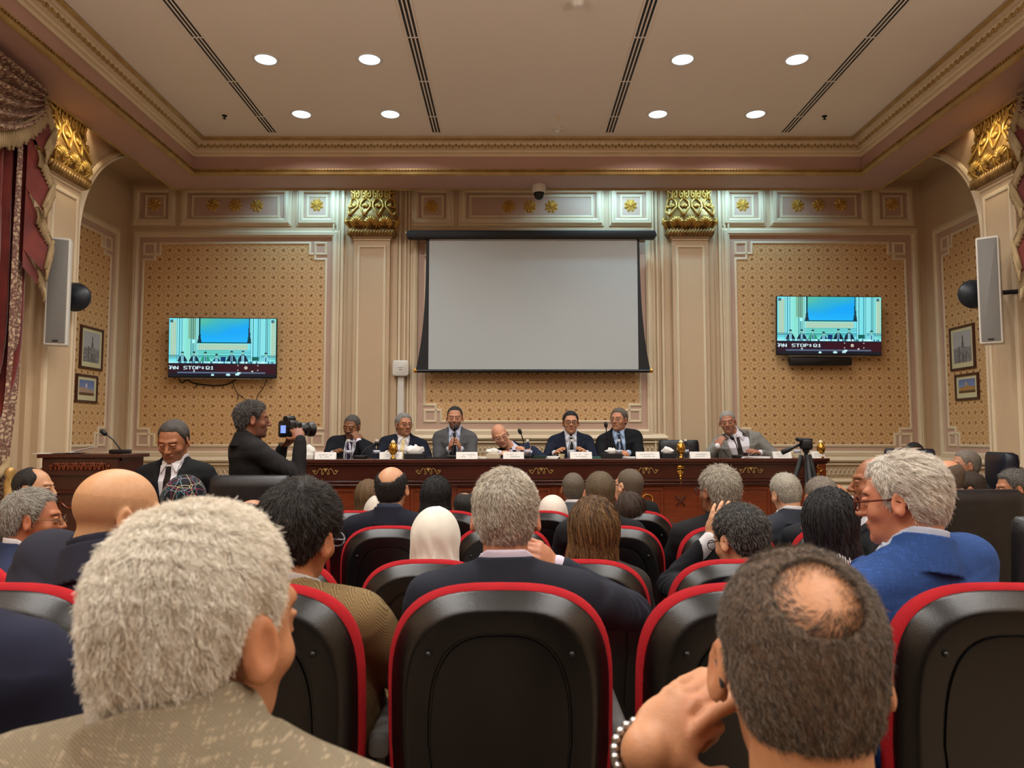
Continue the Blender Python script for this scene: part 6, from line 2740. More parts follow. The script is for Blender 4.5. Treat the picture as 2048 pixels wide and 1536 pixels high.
cup(1123, 0.12, 0.032, 0.045, mottled('cream_cup', C(220, 205, 160), C(210, 195, 150), 10, 0.3), 'small cream cup left of the dark haired man with black glasses')
cup(1432, 0.14, 0.036, 0.06, M_GLASS, 'clear glass of water beside the name card of the light grey suit')
cup(1490, 0.14, 0.030, 0.07, M_GLASS, 'small glass of dark tea before the light grey suit', mottled('dark_tea', C(60, 10, 6), C(50, 8, 5), 5, 0.1))
cup(1523, 0.16, 0.030, 0.06, M_GLASS, 'empty clear glass under the grey sleeve, right of the tea')


def microphone(base, tip, lb, bend=0.15):
    base, tip = Vector(base), Vector(tip)
    t = thing('gooseneck_microphone', lb, 'microphone', tuple(base))
    m = MB()
    m.rbox(base + Vector((0, 0, 0.016)), (0.12, 0.12, 0.032), 0.012)
    m.build('base', M_BLACK, t, True, 40)
    mid = base.lerp(tip, 0.5) + Vector((0, 0.0, bend))
    pts = curve_pts([base + Vector((0, 0, 0.03)), mid, tip], 14)
    m = MB()
    m.tube(pts, 0.0055, 6)
    m.build('gooseneck', M_BLACK, t, True)
    m = MB()
    d_ = (pts[-1] - pts[-3]).normalized()
    m.tube([tip - d_ * 0.012, tip, tip + d_ * 0.022, tip + d_ * 0.04, tip + d_ * 0.046], [0.010, 0.017, 0.019, 0.015, 0.005], 12)
    m.build('capsule', M_BLACKM, t, True)


microphone(on_table(905, 0.20), P(911, 858, 7.42), 'gooseneck microphone raised to the mouth of the man in mid grey suit', 0.02)
microphone(on_table(722, 0.22), P(748, 890, 7.40), 'low gooseneck microphone beside the purple tie', 0.04)
microphone(on_table(1052, 0.30), P(1041, 866, 7.50), 'thin gooseneck microphone beside the bald leaning man', 0.05)
microphone(on_table(1216, 0.22), P(1212, 853, 7.45), 'upright gooseneck microphone left of the man with clasped hands', 0.0)
microphone(on_table(1476, 0.18), P(1466, 878, 7.55), 'gooseneck microphone before the light grey suit', 0.05)
c = on_table(640, 0.3)
m = MB()
m.rbox(c + Vector((0, 0, 0.03)), (0.07, 0.02, 0.06), 0.01)
tag(m.build('phone', M_BLACK, None, True, 40), 'black phone propped beside the man with purple tie', 'phone')

# ---------------------------------------------------------------- lectern
LD = 5.6
la, lb_ = P(88, 908, LD), P(240, 908, LD)
lz = la.z
lect = thing('lectern', 'dark carved wooden lectern with papers on top, at the left wall', 'lectern', ((la.x + lb_.x) / 2, LD + 0.25, 0.0))
m = MB()
m.box((la.x, LD, 0.0), (lb_.x, LD + 0.03, lz - 0.05))
m.box((la.x + 0.04, LD - 0.015, 0.0), (lb_.x - 0.04, LD, 0.0 + 0.1))
m.box((la.x - 0.0, LD - 0.02, lz - 0.16), (lb_.x + 0.0, LD, lz - 0.03))
m.build('front_panel', M_WOODD, lect, bevel=0.004)
for x in (la.x, lb_.x - 0.03):
    m = MB()
    m.box((x, LD + 0.03, 0.0), (x + 0.03, LD + 0.36, lz - 0.03))
    m.build('side_panel', M_WOODD, lect)
m = MB()
m.box((la.x - 0.03, LD - 0.04, lz - 0.03), (lb_.x + 0.03, LD + 0.40, lz))
m.build('top', M_WOODD, lect, bevel=0.006)
m = MB()


def lmap(u, v, h):
    return Vector((u, LD - h, v))


m.sweep(rect(la.x + 0.10, lb_.x - 0.10, 0.0 + 0.12, lz - 0.28)[::-1], PROF_S, lmap)
m.build('panel_moulding', M_WOODD, lect, True, 35)
m = MB()
for k in range(6):
    cx = la.x + 0.12 + k * (lb_.x - la.x - 0.24) / 5
    scroll((cx, lz - 0.09), 0.12, lambda u, v, h: Vector((u, LD - 0.02 - h, v)), m, 0.005)
for x in (la.x + 0.14, (la.x + lb_.x) / 2, lb_.x - 0.14):
    for k in range(6):
        m.blob((x, LD - 0.004, lz - 0.36 - k * 0.02), (0.008, 0.005, 0.009), None, 6, 4)
for k in range(2):
    x0_, x1_ = la.x + 0.14 + k * (lb_.x - la.x - 0.28) / 2, la.x + 0.14 + (k + 1) * (lb_.x - la.x - 0.28) / 2
    m.tube([(x0_ + (x1_ - x0_) * t, LD - 0.006, lz - 0.35 - 0.05 * math.sin(PI * t)) for t in np.linspace(0, 1, 10)], 0.009, 5)
m.build('carving', M_WOOD, lect, True)
m = MB()
M = Matrix.Translation((la.x + 0.02, LD + 0.1, lz + 0.001))
for k, (yw, tl, dx) in enumerate(((8, 0, 0.0), (-12, 2, 0.05), (20, 14, 0.12))):
    M2 = M @ Matrix.Translation((dx, 0, 0.004 * k)) @ Matrix.Rotation(math.radians(yw), 4, 'Z') @ Matrix.Rotation(math.radians(-tl), 4, 'Y')
    m.box((-0.12, -0.1, 0), (0.16, 0.14, 0.003), M2)
tag(m.build('paper_sheets', M_PAPER), 'loose white sheets on the lectern top', 'papers')
microphone((lb_.x - 0.06, LD + 0.12, lz), P(211, 868, LD + 0.1), 'gooseneck microphone standing on the lectern', 0.03)
# turned brass post of a rope barrier beside the lectern
c = P(19, 985, 4.9)
t = thing('barrier_post', 'turned brass post in front of the left curtain', 'post', (c.x, c.y, 0.0))
m = MB()
zt_ = P(19, 935, 4.9).z
m.lathe([(0.0, 0.0), (0.16, 0.0), (0.16, 0.02), (0.05, 0.05), (0.03, 0.10), (0.028, zt_ - 0.30), (0.045, zt_ - 0.28), (0.045, zt_ - 0.25), (0.028, zt_ - 0.22), (0.034, zt_ - 0.10), (0.022, zt_ - 0.06), (0.034, zt_ - 0.03), (0.018, zt_), (0.0, zt_)], (c.x, c.y, 0), 20)
m.build('post', M_GILT, t, True, 50)

# ---------------------------------------------------------------- photographic tripod
td = 5.4
hp_ = P(1612, 884, td)
t = thing('tripod', 'black camera tripod with a long pan handle in front of the table', 'tripod', (hp_.x, td, 0))
ap = P(1612, 905, td)
m = MB()
m.tube([ap, Vector((ap.x, td, 0.55))], 0.014, 8)
m.build('centre_column', M_BLACKM, t, True)
m = MB()
m.rbox(P(1612, 889, td), (0.075, 0.08, 0.07), 0.02)
m.rbox(P(1609, 880, td), (0.10, 0.06, 0.022), 0.008)
m.tube([P(1592, 878, td), P(1620, 880, td)], 0.012, 8)
m.tube([P(1618, 890, td), P(1622, 890, td)], 0.035, 12)
m.tube([P(1612, 893, td), P(1612, 905, td)], [0.03, 0.022], 10)
m.build('head', M_BLACKM, t, True, 50)
m = MB()
m.tube([P(1606, 887, td), P(1585, 896, td), P(1580, 898, td), P(1564, 905, td)], [0.009, 0.009, 0.017, 0.019], 8)
m.build('pan_handle', M_BLACKM, t, True)
for k, a in enumerate((-95, 25, 145)):
    dx, dy = math.cos(math.radians(a)), math.sin(math.radians(a))
    m = MB()
    p0 = ap + Vector((dx * 0.03, dy * 0.03, -0.02))
    foot = Vector((ap.x + dx * 0.42, td + dy * 0.42, 0.015))
    m.tube([p0, p0.lerp(foot, 0.38)], 0.018, 8)
    m.tube([p0.lerp(foot, 0.36), p0.lerp(foot, 0.70)], 0.014, 8)
    m.tube([p0.lerp(foot, 0.68), foot], 0.010, 8)
    m.tube([p0.lerp(foot, 0.36), p0.lerp(foot, 0.40)], 0.022, 8)
    m.build('leg', M_BLACKM, t, True)
# ---------------------------------------------------------------- the people
BLACKH = ((20, 18, 17), (44, 40, 37))
DARKG = ((52, 48, 45), (98, 92, 86))
MIDG = ((92, 88, 84), (150, 145, 138))
LIGHTG = ((142, 136, 126), (205, 196, 180))
WHITEH = ((190, 180, 162), (238, 230, 214))
BROWNH = ((52, 34, 20), (104, 72, 42))
NAVY = (26, 30, 44)
TAN = (196, 146, 108)
MIDT = (176, 124, 90)
DARKT = (140, 94, 66)
PALE = (214, 166, 132)


def seat_at(x, y, fl=0.0, z=0.50):
    return (x, y, fl + z)


S1, S0 = Z_STEP + 0.015, Z_STEP

# nearest people
person('A', 'older man with cropped white hair, nearest at left, beige jacket, face turned right', (392, 1000), 0.735, (-0.33, 0.66, S0 + 0.5), hy=-25, hp=4, hr=3, ty=-8,
       skin=(190, 134, 96), hair=dict(style='short', t=0.010, c=((168, 158, 144), (226, 218, 202)), sc=((200, 190, 172), (255, 250, 238)), amp=0.0022, fr=75, rec=0.01, nape=-0.022, clump=0.55, mess=0.4, swirl=0.5, crown=(0.0, -0.02, 0.125)),
       jacket=((150, 136, 112), 'weave'), shirt=(214, 208, 200), h=0.0036, floor=S0, sh=(0.01, -0.01, 0.028), strands=90000, strand_len=0.0065, strand_r=0.0003, lift=0.5, stub=0, sc=0.97)
b_lw = P(1290, 1502, 0.86)
b_rw = P(1522, 1362, 0.95)
bi = person('B', 'man with thinning crown and dark greying hair, nearest at right, hands clasped by his cheek', (1597, 1096), 0.79, (0.30, 0.66, S0 + 0.5), hy=-9, hp=8, hr=0, ty=0,
            skin=(192, 138, 100), hair=dict(style='short', t=0.0045, patch=((0.004, -0.090, 0.084), 0.050), c=((84, 66, 52), (116, 94, 76)), sc=((22, 20, 19), (140, 124, 108)), amp=0.001, clump=0.35, mess=0.35, crown=(0, 0.02, 0.12)),
            jacket=((22, 22, 26), 'plain'), shirt=None, h=0.0032, floor=S0, strands=60000, strand_len=0.0070, strand_r=0.00024, lift=0.45, stub=0, sc=1.0, slv=0.45,
            glasses=((70, 72, 76), 0.0022), face=True, eyes=False, sh=(0, 0, -0.06),
            arms=dict(l=dict(hsc=0.95, world=b_lw, wpole=(0.0, 0.15, -1.0), dir=P(1405, 1395, 0.91) - b_lw, nrm=(-0.45, -0.85, 0.25), curls=(0.9, 0.9, 0.9, 0.8)),
                      r=dict(hsc=0.95, world=b_rw, wpole=(0.6, 0.3, -1.0), dir=P(1385, 1385, 0.90) - b_rw, nrm=(-0.25, -0.45, 0.9), curls=(0.30, 0.34, 0.38, 0.5))))
watch(bi, 'l', M_STEEL, 0.034)
person('C', 'person cut by the left edge, dark navy sleeve and shoulder beside the white haired man', (-150, 886), 1.15, (-0.90, 1.06, S0 + 0.5), hy=0, ty=6, jacket=((30, 32, 52), 'plain'), h=0.005, floor=S0)
# first row of chairs
person('D', 'fully bald man in a dark grey-navy suit at left, facing right with neck folds', (232, 938), 2.02, (-1.16, 2.10, S1 + 0.5), hy=-50, hp=8, ty=-24, skin=(198, 150, 108),
       hair=dict(style='bald', c=(BLACKH[0],)), jacket=((38, 40, 54), 'plain'), shirt=(38, 40, 54), h=0.0042, floor=S1, fat=1.5, wid=1.3, stub=0, sc=1.05, sh=(0, 0, 0.035))
person('E', 'black haired man in brown herringbone jacket, head tilted right, silver glasses', (596, 955), 1.93, (-0.50, 2.08, S1 + 0.5), hy=-20, hp=8, hr=12, ty=-6, skin=(186, 126, 86),
       hair=dict(style='short', t=0.016, c=((16, 15, 14), (34, 32, 30)), sc=((14, 13, 13), (72, 66, 60)), amp=0.003, mess=0.3, clump=0.3), jacket=((104, 86, 56), 'herringbone'), shirt=(190, 185, 180),
       h=0.0042, floor=S1, glasses=((150, 152, 156), 0.002), strands=16000, strand_len=0.013, strand_r=0.0006, lift=0.3, stub=0, sc=1.06, eyes=False)
f_rw = P(1112, 1132, 2.20)
person('F', 'man with short silver hair and lilac collar in the centre, dark navy suit', (1011, 936), 1.98, (-0.02, 2.10, S1 + 0.5), hy=0, hp=4, ty=2, skin=(186, 128, 98),
       hair=dict(style='short', t=0.010, c=((120, 112, 102), (182, 172, 156)), sc=((120, 110, 98), (232, 224, 206)), amp=0.002, clump=0.3, mess=0.25, swirl=0.9, crown=(0.02, -0.07, 0.095)),
       jacket=((34, 38, 50), 'plain'), shirt=(206, 196, 214), h=0.0042, floor=S1, strands=34000, strand_len=0.010, strand_r=0.00045, lift=0.25, stub=0, wid=1.1,
       arms=dict(r=dict(world=f_rw, wpole=(1.0, 0.3, -0.6), dir=P(1075, 1100, 2.16) - f_rw, nrm=(0.3, -0.6, 0.6), curl=0.6)))
person('G', 'white haired man in bright blue jacket and brown framed glasses, face turned left', (1811, 903), 2.02, (1.12, 2.10, S1 + 0.5), hy=53, hp=6, ty=22, skin=(204, 138, 106),
       hair=dict(style='short', t=0.012, c=((176, 168, 156), (220, 212, 200)), sc=((168, 160, 150), (248, 242, 230)), amp=0.003, clump=0.3, mess=0.2, swirl=0.3, crown=(0.0, 0.02, 0.13), x=0),
       jacket=((44, 78, 140), 'weave'), shirt=(190, 200, 220), h=0.0042, floor=S1, strands=26000, strand_len=0.018, strand_r=0.0005, lift=0.15, stub=0, glasses=((96, 44, 28), 0.0024), sc=0.99, fat=1.25, wid=1.12, eyes=False)
# second row of chairs
person('H', 'woman in a plain smooth white headscarf, seated centre left', (871, 1018), 3.0, (-0.306, 3.08, 0.48), hy=0, hair=dict(style='scarf', c=((232, 228, 214),)), jacket=((200, 196, 186), 'plain'), h=0.005, stub=0, wid=0.9, sc=0.97)
person('I', 'woman with long straight brown hair, seated centre right', (1187, 998), 3.0, (0.30, 3.08, 0.50), hy=-4, hair=dict(style='long', c=((48, 32, 20), (104, 76, 46)), sc=((44, 28, 16), (136, 102, 62)), len=0.30, w=0.125, mess=0.06, clump=0.05, K=14),
       jacket=((50, 44, 42), 'plain'), h=0.005, strands=5000, strand_len=0.24, strand_r=0.0009, lift=0.0, stub=0, wid=0.9)
j_lw = P(1424, 1075, 3.22)
person('J', 'black haired man with greying crown touching his glasses, seated right of centre', (1482, 1007), 3.0, (0.88, 3.08, 0.50), hy=30, hp=14, ty=10, skin=(206, 156, 120),
       hair=dict(style='short', t=0.018, c=((18, 17, 17), (40, 38, 37)), sc=((14, 14, 14), (120, 116, 110)), amp=0.003, mess=0.3), jacket=((22, 24, 30), 'plain'), h=0.005, strands=8000, strand_len=0.013, strand_r=0.0007, lift=0.3, stub=0.1,
       glasses=((40, 40, 44), 0.002), eyes=False, sc=1.06, arms=dict(l=dict(world=j_lw, wpole=(-0.8, 0.2, -1), dir=P(1438, 1035, 3.2) - j_lw, nrm=(-0.3, -0.8, 0.1), curl=0.3)))
person('K', 'woman with straight black hair and striped top, beside the blue jacket', (1657, 980), 2.95, (1.30, 3.06, 0.50), hy=-12, hr=4, hair=dict(style='long', c=((12, 12, 13), (24, 24, 26)), sc=((10, 10, 11), (52, 52, 56)), len=0.24, w=0.12, mess=0.05, clump=0.05, K=14),
       jacket=((50, 52, 58), 'pinstripe'), h=0.005, strands=5000, strand_len=0.22, strand_r=0.0009, lift=0.0, stub=0, wid=0.9, sc=1.08)
# third row
person('L', 'man with bald shiny crown and dark side hair in navy suit, left of centre', (783, 931), 4.03, (-0.63, 4.10, 0.50), hy=-6, skin=(198, 148, 112),
       hair=dict(style='bald_top', t=0.008, top=(0.060, 0.088, -0.022, 0.052), c=BLACKH, amp=0.001), jacket=((24, 28, 42), 'plain'), shirt=(60, 70, 90), h=0.005, wid=1.12, stub=0, strands=2500, strand_len=0.01, strand_r=0.0007)
person('M', 'man with evenly close shaved brown hair in dark suit, behind the long brown hair', (1200, 942), 4.03, (0.48, 4.10, 0.50), hy=-4, skin=(196, 142, 108), hair=dict(style='short', t=0.005, c=((76, 62, 44), (108, 92, 68)), amp=0.0005),
       jacket=((24, 24, 28), 'plain'), h=0.005, stub=0, strands=3500, strand_len=0.006, strand_r=0.0006)
person('N', 'woman in a white headscarf gathered at the nape, behind the brown haired woman', (1105, 993), 4.85, (0.26, 4.92, 0.46), hy=0, hair=dict(style='scarf', c=((228, 218, 204),), bun=True, seam=0.3), jacket=((180, 150, 146), 'plain'), h=0.005, stub=0, wid=0.88, sc=0.95)
o_w = P(1318, 1048, 4.66)
person('O', 'woman with dark brown hair and hand on her shoulder, right of the shaved head', (1259, 988), 4.62, (0.74, 4.70, 0.46), hy=-14, hair=dict(style='long', c=((36, 24, 18), (70, 50, 36)), len=0.24, w=0.10), jacket=((40, 36, 36), 'plain'), h=0.005, stub=0, wid=0.88, sc=0.95,
       strands=1800, strand_len=0.2, strand_r=0.001, lift=0, skin=PALE, arms=dict(r=dict(world=o_w, wpole=(1, 0.2, -0.6), dir=P(1288, 1026, 4.62) - o_w, nrm=(0, -0.4, 1), curl=0.35)))
person('P', 'man with wavy grey hair and glasses in a black jacket, right of centre', (1438, 930), 3.95, (1.10, 4.06, 0.50), hy=26, ty=8, skin=DARKT,
       hair=dict(style='short', t=0.017, c=((104, 98, 88), (170, 162, 146)), sc=((96, 90, 80), (214, 206, 188)), amp=0.005, fr=60, mess=0.3, clump=0.5), jacket=((20, 21, 24), 'plain'), shirt=(40, 40, 44), h=0.005, wid=1.15, fat=1.2,
       glasses=((60, 60, 64), 0.002), stub=0, strands=6000, strand_len=0.018, strand_r=0.0007, lift=0.25, eyes=False, sc=1.03)
person('S', 'dark skinned bald man in profile, partly hidden behind the white haired man in blue', (1756, 912), 3.42, (1.66, 3.6, 0.50), hy=76, skin=(150, 94, 62), hair=dict(style='bald_top', t=0.006, top=(0.07, 0.09, 0.02, 0.02), c=BLACKH, amp=0.001),
       jacket=((30, 30, 34), 'plain'), h=0.005, sc=1.0, stub=0.2, eyes=False)
# front rows further on
person('T', 'grey haired man in grey suit, mostly hidden left of the shaved brown head', (1146, 945), 5.6, (0.45, 5.66, 0.50), hy=2, skin=DARKT, hair=dict(style='short', t=0.007, c=((70, 62, 52), (120, 108, 92)), amp=0.001), jacket=((84, 86, 88), 'plain'), h=0.006, stub=0)
person('U', 'shaved head man with black glasses in black hooded top, facing left', (1259, 937), 5.2, (0.84, 5.26, 0.50), hy=40, hp=-4, skin=PALE, hair=dict(style='short', t=0.004, c=((84, 72, 58), (104, 90, 74)), amp=0.0004), jacket=((20, 20, 22), 'plain'), shirt=None,
       vcut=0, h=0.005, glasses=((14, 14, 16), 0.003), stub=0.15, fat=1.35, eyes=False)
person('V', 'woman with black curly hair in the front row, left of centre', (872, 955), 4.92, (-0.50, 5.0, 0.46), hy=0, hair=dict(style='long', c=((12, 12, 12), (28, 27, 27)), len=0.16, w=0.115), jacket=((26, 26, 28), 'plain'), h=0.006, stub=0, wid=0.88,
       strands=2600, strand_len=0.03, strand_r=0.0012, lift=0.5)
person('W', 'dark haired man with thin crown beside the curly haired woman', (929, 983), 5.5, (-0.35, 5.56, 0.42), hy=0, skin=MIDT, hair=dict(style='bald_top', t=0.010, top=(0.035, 0.035, -0.02, 0.03), c=BLACKH, amp=0.001), jacket=((150, 150, 148), 'plain'), h=0.006, stub=0, sc=0.95)
person('X', 'woman with light brown hair in the front row, beside the lace headscarf', (737, 962), 5.4, (-1.04, 5.46, 0.46), hy=10, hair=dict(style='long', c=((70, 50, 30), (120, 92, 58)), len=0.24, w=0.11), jacket=((70, 60, 50), 'plain'), h=0.006, stub=0, wid=0.88)
person('Y', 'woman in a pale lace headscarf, half hidden left of the navy suited man', (757, 993), 4.88, (-0.88, 4.96, 0.42), hy=0, hair=dict(style='scarf', c=((206, 198, 184),), seam=0), jacket=((60, 56, 54), 'plain'), h=0.006, stub=0, wid=0.85, sc=0.92)
person('Q', 'grey haired man in a dark grey suit, right of the tripod legs', (1572, 945), 4.75, (1.76, 4.86, 0.50), hy=14, hp=10, hr=-8, skin=PALE, hair=dict(style='short', t=0.009, c=((130, 124, 112), (196, 190, 174)), amp=0.001), jacket=((54, 58, 68), 'plain'), h=0.005, stub=0, wid=1.1,
       strands=2500, strand_len=0.01, strand_r=0.0008)
r_w = P(1703, 1003, 4.30)
person('R', 'man with cropped grey hair and raised white cuff, above the straight black hair', (1642, 952), 4.2, (1.74, 4.26, 0.46), hy=4, skin=MIDT, hair=dict(style='short', t=0.007, c=((86, 78, 68), (146, 136, 122)), amp=0.001), jacket=((26, 28, 34), 'plain'), h=0.005, stub=0,
       strands=2500, strand_len=0.008, strand_r=0.0008, arms=dict(r=dict(world=r_w, wpole=(1, 0.1, -0.7), dir=P(1676, 968, 4.26) - r_w, nrm=(0.5, -0.5, 0.6), curl=0.3)))
# left side
person('Z', 'woman in a black headscarf printed with coloured line circles, left', (370, 953), 3.7, (-1.62, 3.78, 0.50), hy=-8, hair=dict(style='scarf', c=((20, 22, 28),), kind='print', seam=0), jacket=((20, 20, 24), 'plain'), h=0.005, stub=0, wid=0.9)
person('AA', 'balding black haired man in profile facing right, in front of the lectern', (67, 934), 4.4, (-2.86, 4.45, 0.50), hy=-82, skin=TAN, hair=dict(style='bald_top', t=0.010, top=(0.05, 0.05, 0.04, 0.03), c=BLACKH, rec=0.02, amp=0.001), jacket=((28, 28, 32), 'plain'), shirt=(210, 210, 215), h=0.005, eyes=True, stub=0.35)
person('AB', 'grey haired man with thin round glasses facing right, at the left edge', (64, 976), 3.15, (-2.06, 3.2, 0.50), hy=-70, hp=2, skin=(176, 112, 78), hair=dict(style='short', t=0.013, c=((96, 92, 86), (160, 154, 144)), sc=((90, 86, 80), (200, 194, 182)), rec=0.01, amp=0.002), jacket=((44, 54, 84), 'plain'), h=0.005, stub=0,
       glasses=((120, 100, 70), 0.0014), strands=5000, strand_len=0.02, strand_r=0.0006, lift=0.25, fat=1.2)
person('AD', 'man with cropped grey hair in front of the photographer, beyond the black chair', (503, 911), 5.15, (-1.80, 5.2, 0.50), hy=0, skin=MIDT, hair=dict(style='short', t=0.006, c=((110, 104, 96), (160, 154, 144)), amp=0.001), jacket=((40, 40, 46), 'plain'), h=0.006, stub=0)
person('AE', 'brown bald head just showing below the wide black chair back', (505, 998), 3.2, (-1.12, 3.3, 0.44), hy=-10, hp=14, skin=MIDT, hair=dict(style='bald_top', t=0.004, top=(0.06, 0.07, 0.0, 0.03), c=((70, 54, 42), (96, 78, 62)), amp=0.0004), jacket=((40, 40, 46), 'plain'), h=0.006, stub=0)
# standing
person('AF', 'standing man in a black suit and dark tie looking down, at left', (350, 838), 4.70, (-2.10, 4.76, 0.84), hy=182, hp=22, skin=(168, 112, 78), hair=dict(style='short', t=0.009, c=((40, 37, 34), (92, 86, 80)), rec=0.012, amp=0.001),
       jacket=((18, 19, 22), 'plain'), shirt=(222, 218, 222), tie=(34, 26, 22), stand=True, h=0.004, eyes=False, stub=0.3, wid=1.06, sc=1.05,
       arms=dict(l=dict(wrist=(0.25, 0.10, -0.52), pole=(-0.6, -0.6, -0.1)), r=dict(wrist=(0.25, 0.10, -0.52), pole=(0.6, -0.6, -0.1))))
pr_w = P(601, 878, 4.98)
pl_w = P(566, 893, 5.22)
ph = person('AG', 'photographer in a dark jacket standing with a raised camera, seen from behind', (503, 800), 5.05, (-1.72, 5.08, 0.90), hy=-68, hp=2, ty=-52, skin=(132, 84, 58), hair=dict(style='short', t=0.016, c=((24, 22, 21), (66, 62, 58)), sc=((22, 20, 20), (120, 114, 108)), amp=0.004, fr=70),
            jacket=((34, 32, 32), 'plain'), shirt=(30, 30, 32), stand=True, h=0.0045, eyes=True, stub=0.3, wid=1.05, strands=4000, strand_len=0.016, strand_r=0.0009, lift=0.5,
            arms=dict(r=dict(world=pr_w, wpole=(-0.2, -0.3, -1.0), dir=P(588, 848, 5.06) - pr_w, nrm=(0.3, -0.9, 0.2), curl=0.5),
                      l=dict(world=pl_w, wpole=(-0.2, 0.4, -1.0), dir=P(585, 880, 5.15) - pl_w, nrm=(0.0, 0.2, -1.0), curl=0.3)))

# the photographer's camera
cd = 5.10
cc = P(577, 858, cd)
t = thing('digital_camera', 'black digital camera with lit blue rear screen held up by the photographer', 'camera', tuple(cc))
M = Matrix.Translation(cc) @ Matrix.Rotation(math.radians(-38), 4, 'Z')
m = MB()
m.rbox((0, 0, 0), (0.150, 0.07, 0.115), 0.02, M)
m.rbox((0, 0.005, 0.065), (0.065, 0.07, 0.05), 0.02, M)
m.rbox((0.062, 0.03, -0.005), (0.035, 0.05, 0.105), 0.014, M)
m.build('body', M_BLACK, t, True, 40)
m = MB()
ML = M @ Matrix.Rotation(-PI / 2, 4, 'X')
m.lathe([(0.036, 0.03), (0.040, 0.05), (0.041, 0.10), (0.045, 0.105), (0.045, 0.15), (0.040, 0.155), (0.050, 0.165), (0.052, 0.195), (0.046, 0.195), (0.030, 0.18), (0.0, 0.175)], (0, 0, 0), 24, ML)
m.build('lens', M_BLACK, t, True, 50)
m = MB()
m.box((-0.036, -0.0372, -0.028), (0.020, -0.036, 0.024), M)
m.build('rear_screen', mat_emit('camera_screen', (0.20, 0.30, 0.85, 1), 1.4), t)
m = MB()
m.lathe([(0.012, 0.0), (0.012, 0.006), (0.0, 0.007)], (0, 0, 0), 14, M @ Matrix.Translation((0.045, -0.035, 0.012)) @ Matrix.Rotation(PI / 2, 4, 'X'))
m.lathe([(0.009, 0.0), (0.009, 0.006), (0.0, 0.007)], (0, 0, 0), 14, M @ Matrix.Translation((0.045, -0.035, -0.018)) @ Matrix.Rotation(PI / 2, 4, 'X'))
m.build('dial', M_BLACKM, t, True, 40)

# the panel behind the long table


def wr(px, v, z=0.045):
    return on_table(px, v, z)


def panelist(key, label, px, py, d, hips_px, **kw):
    hx = (hips_px - 1024) / F_PX * (d + 0.12)
    kw.setdefault('h', 0.0042)
    person(key, label, (px, py), d, (hx, d + 0.12, Z_DAIS + 0.50), floor=Z_DAIS, **kw)


def dirv(a, b):
    return np.array(b) - np.array(a)


w_ = P(717, 882, 7.66)
panelist('P1', 'seated man in dark suit and purple tie resting his hand on his mouth', 705, 829, 7.86, 694, hy=168, hp=14, hr=-4, ty=180, skin=DARKT, hair=dict(style='short', t=0.006, c=DARKG, amp=0.0005, moustache=(60, 52, 48)),
         jacket=((20, 21, 28), 'plain'), shirt=(226, 224, 234), tie=(64, 40, 72), eyes=False, wid=1.1, fat=1.15,
         arms=dict(l=dict(world=w_, wpole=(0.6, -0.3, -1), dir=dirv(w_, P(708, 862, 7.68)), nrm=(0.5, -0.6, 0.2), curl=0.7), r=dict(world=wr(668, 0.36), wpole=(-0.5, 0.3, -0.8), curl=0.3)))
panelist('P2', 'seated man in navy suit, yellow striped tie and glasses, looking right', 807, 825, 7.88, 803, hy=212, ty=182, skin=(186, 128, 92), hair=dict(style='short', t=0.012, c=((98, 96, 92), (156, 152, 146)), amp=0.001),
         jacket=((20, 24, 38), 'plain'), shirt=(232, 228, 232), tie=(222, 190, 84), tie_kind='stripe_tie', glasses=((60, 56, 54), 0.0016), wid=1.1, fat=1.1,
         arms=dict(l=dict(world=wr(838, 0.34), wpole=(0.5, 0.3, -0.8), curl=0.3), r=dict(world=wr(776, 0.34), wpole=(-0.5, 0.3, -0.8), curl=0.3)))
wl, wr3 = P(921, 898, 7.58), P(899, 898, 7.58)
panelist('P3', 'man in mid grey suit speaking into the microphone, both hands raised', 910, 812, 7.84, 910, hy=181, ty=180, hp=4, skin=(190, 134, 102), hair=dict(style='short', t=0.007, c=BLACKH, rec=0.014, amp=0.0005, beard=(70, 60, 54)),
         jacket=((92, 92, 94), 'plain'), shirt=(206, 214, 236), tie=(30, 32, 46), wid=0.95, fat=1.0,
         arms=dict(l=dict(world=wl, wpole=(0.3, 0.15, -1.0), dir=dirv(wl, P(913, 880, 7.50)), nrm=(1, -0.2, 0.2), curl=0.35), r=dict(world=wr3, wpole=(-0.3, 0.15, -1.0), dir=dirv(wr3, P(903, 880, 7.48)), nrm=(-1, -0.3, 0.2), curl=0.4)))
panelist('P4', 'bald man in navy suit and glasses leaning his head to the side', 1000, 847, 7.84, 1034, hy=190, hp=16, hr=20, ty=184, skin=(212, 152, 118), hair=dict(style='bald_top', t=0.004, top=(0.07, 0.085, 0.0, 0.02), c=((150, 146, 140), (180, 176, 170)), amp=0.0004),
         jacket=((30, 40, 62), 'plain'), shirt=(226, 222, 236), tie=(20, 20, 26), glasses=((120, 122, 128), 0.0016), wid=1.15, fat=1.15, sh=(0.15, 0.05, 0.0), eyes=False,
         arms=dict(l=dict(world=wr(1060, 0.44), wpole=(0.8, 0.4, -0.5), curl=0.3), r=dict(world=wr(1000, 0.46), wpole=(-0.6, 0.4, -0.8), dir=(0.9, -0.4, 0.0), curl=0.3)))
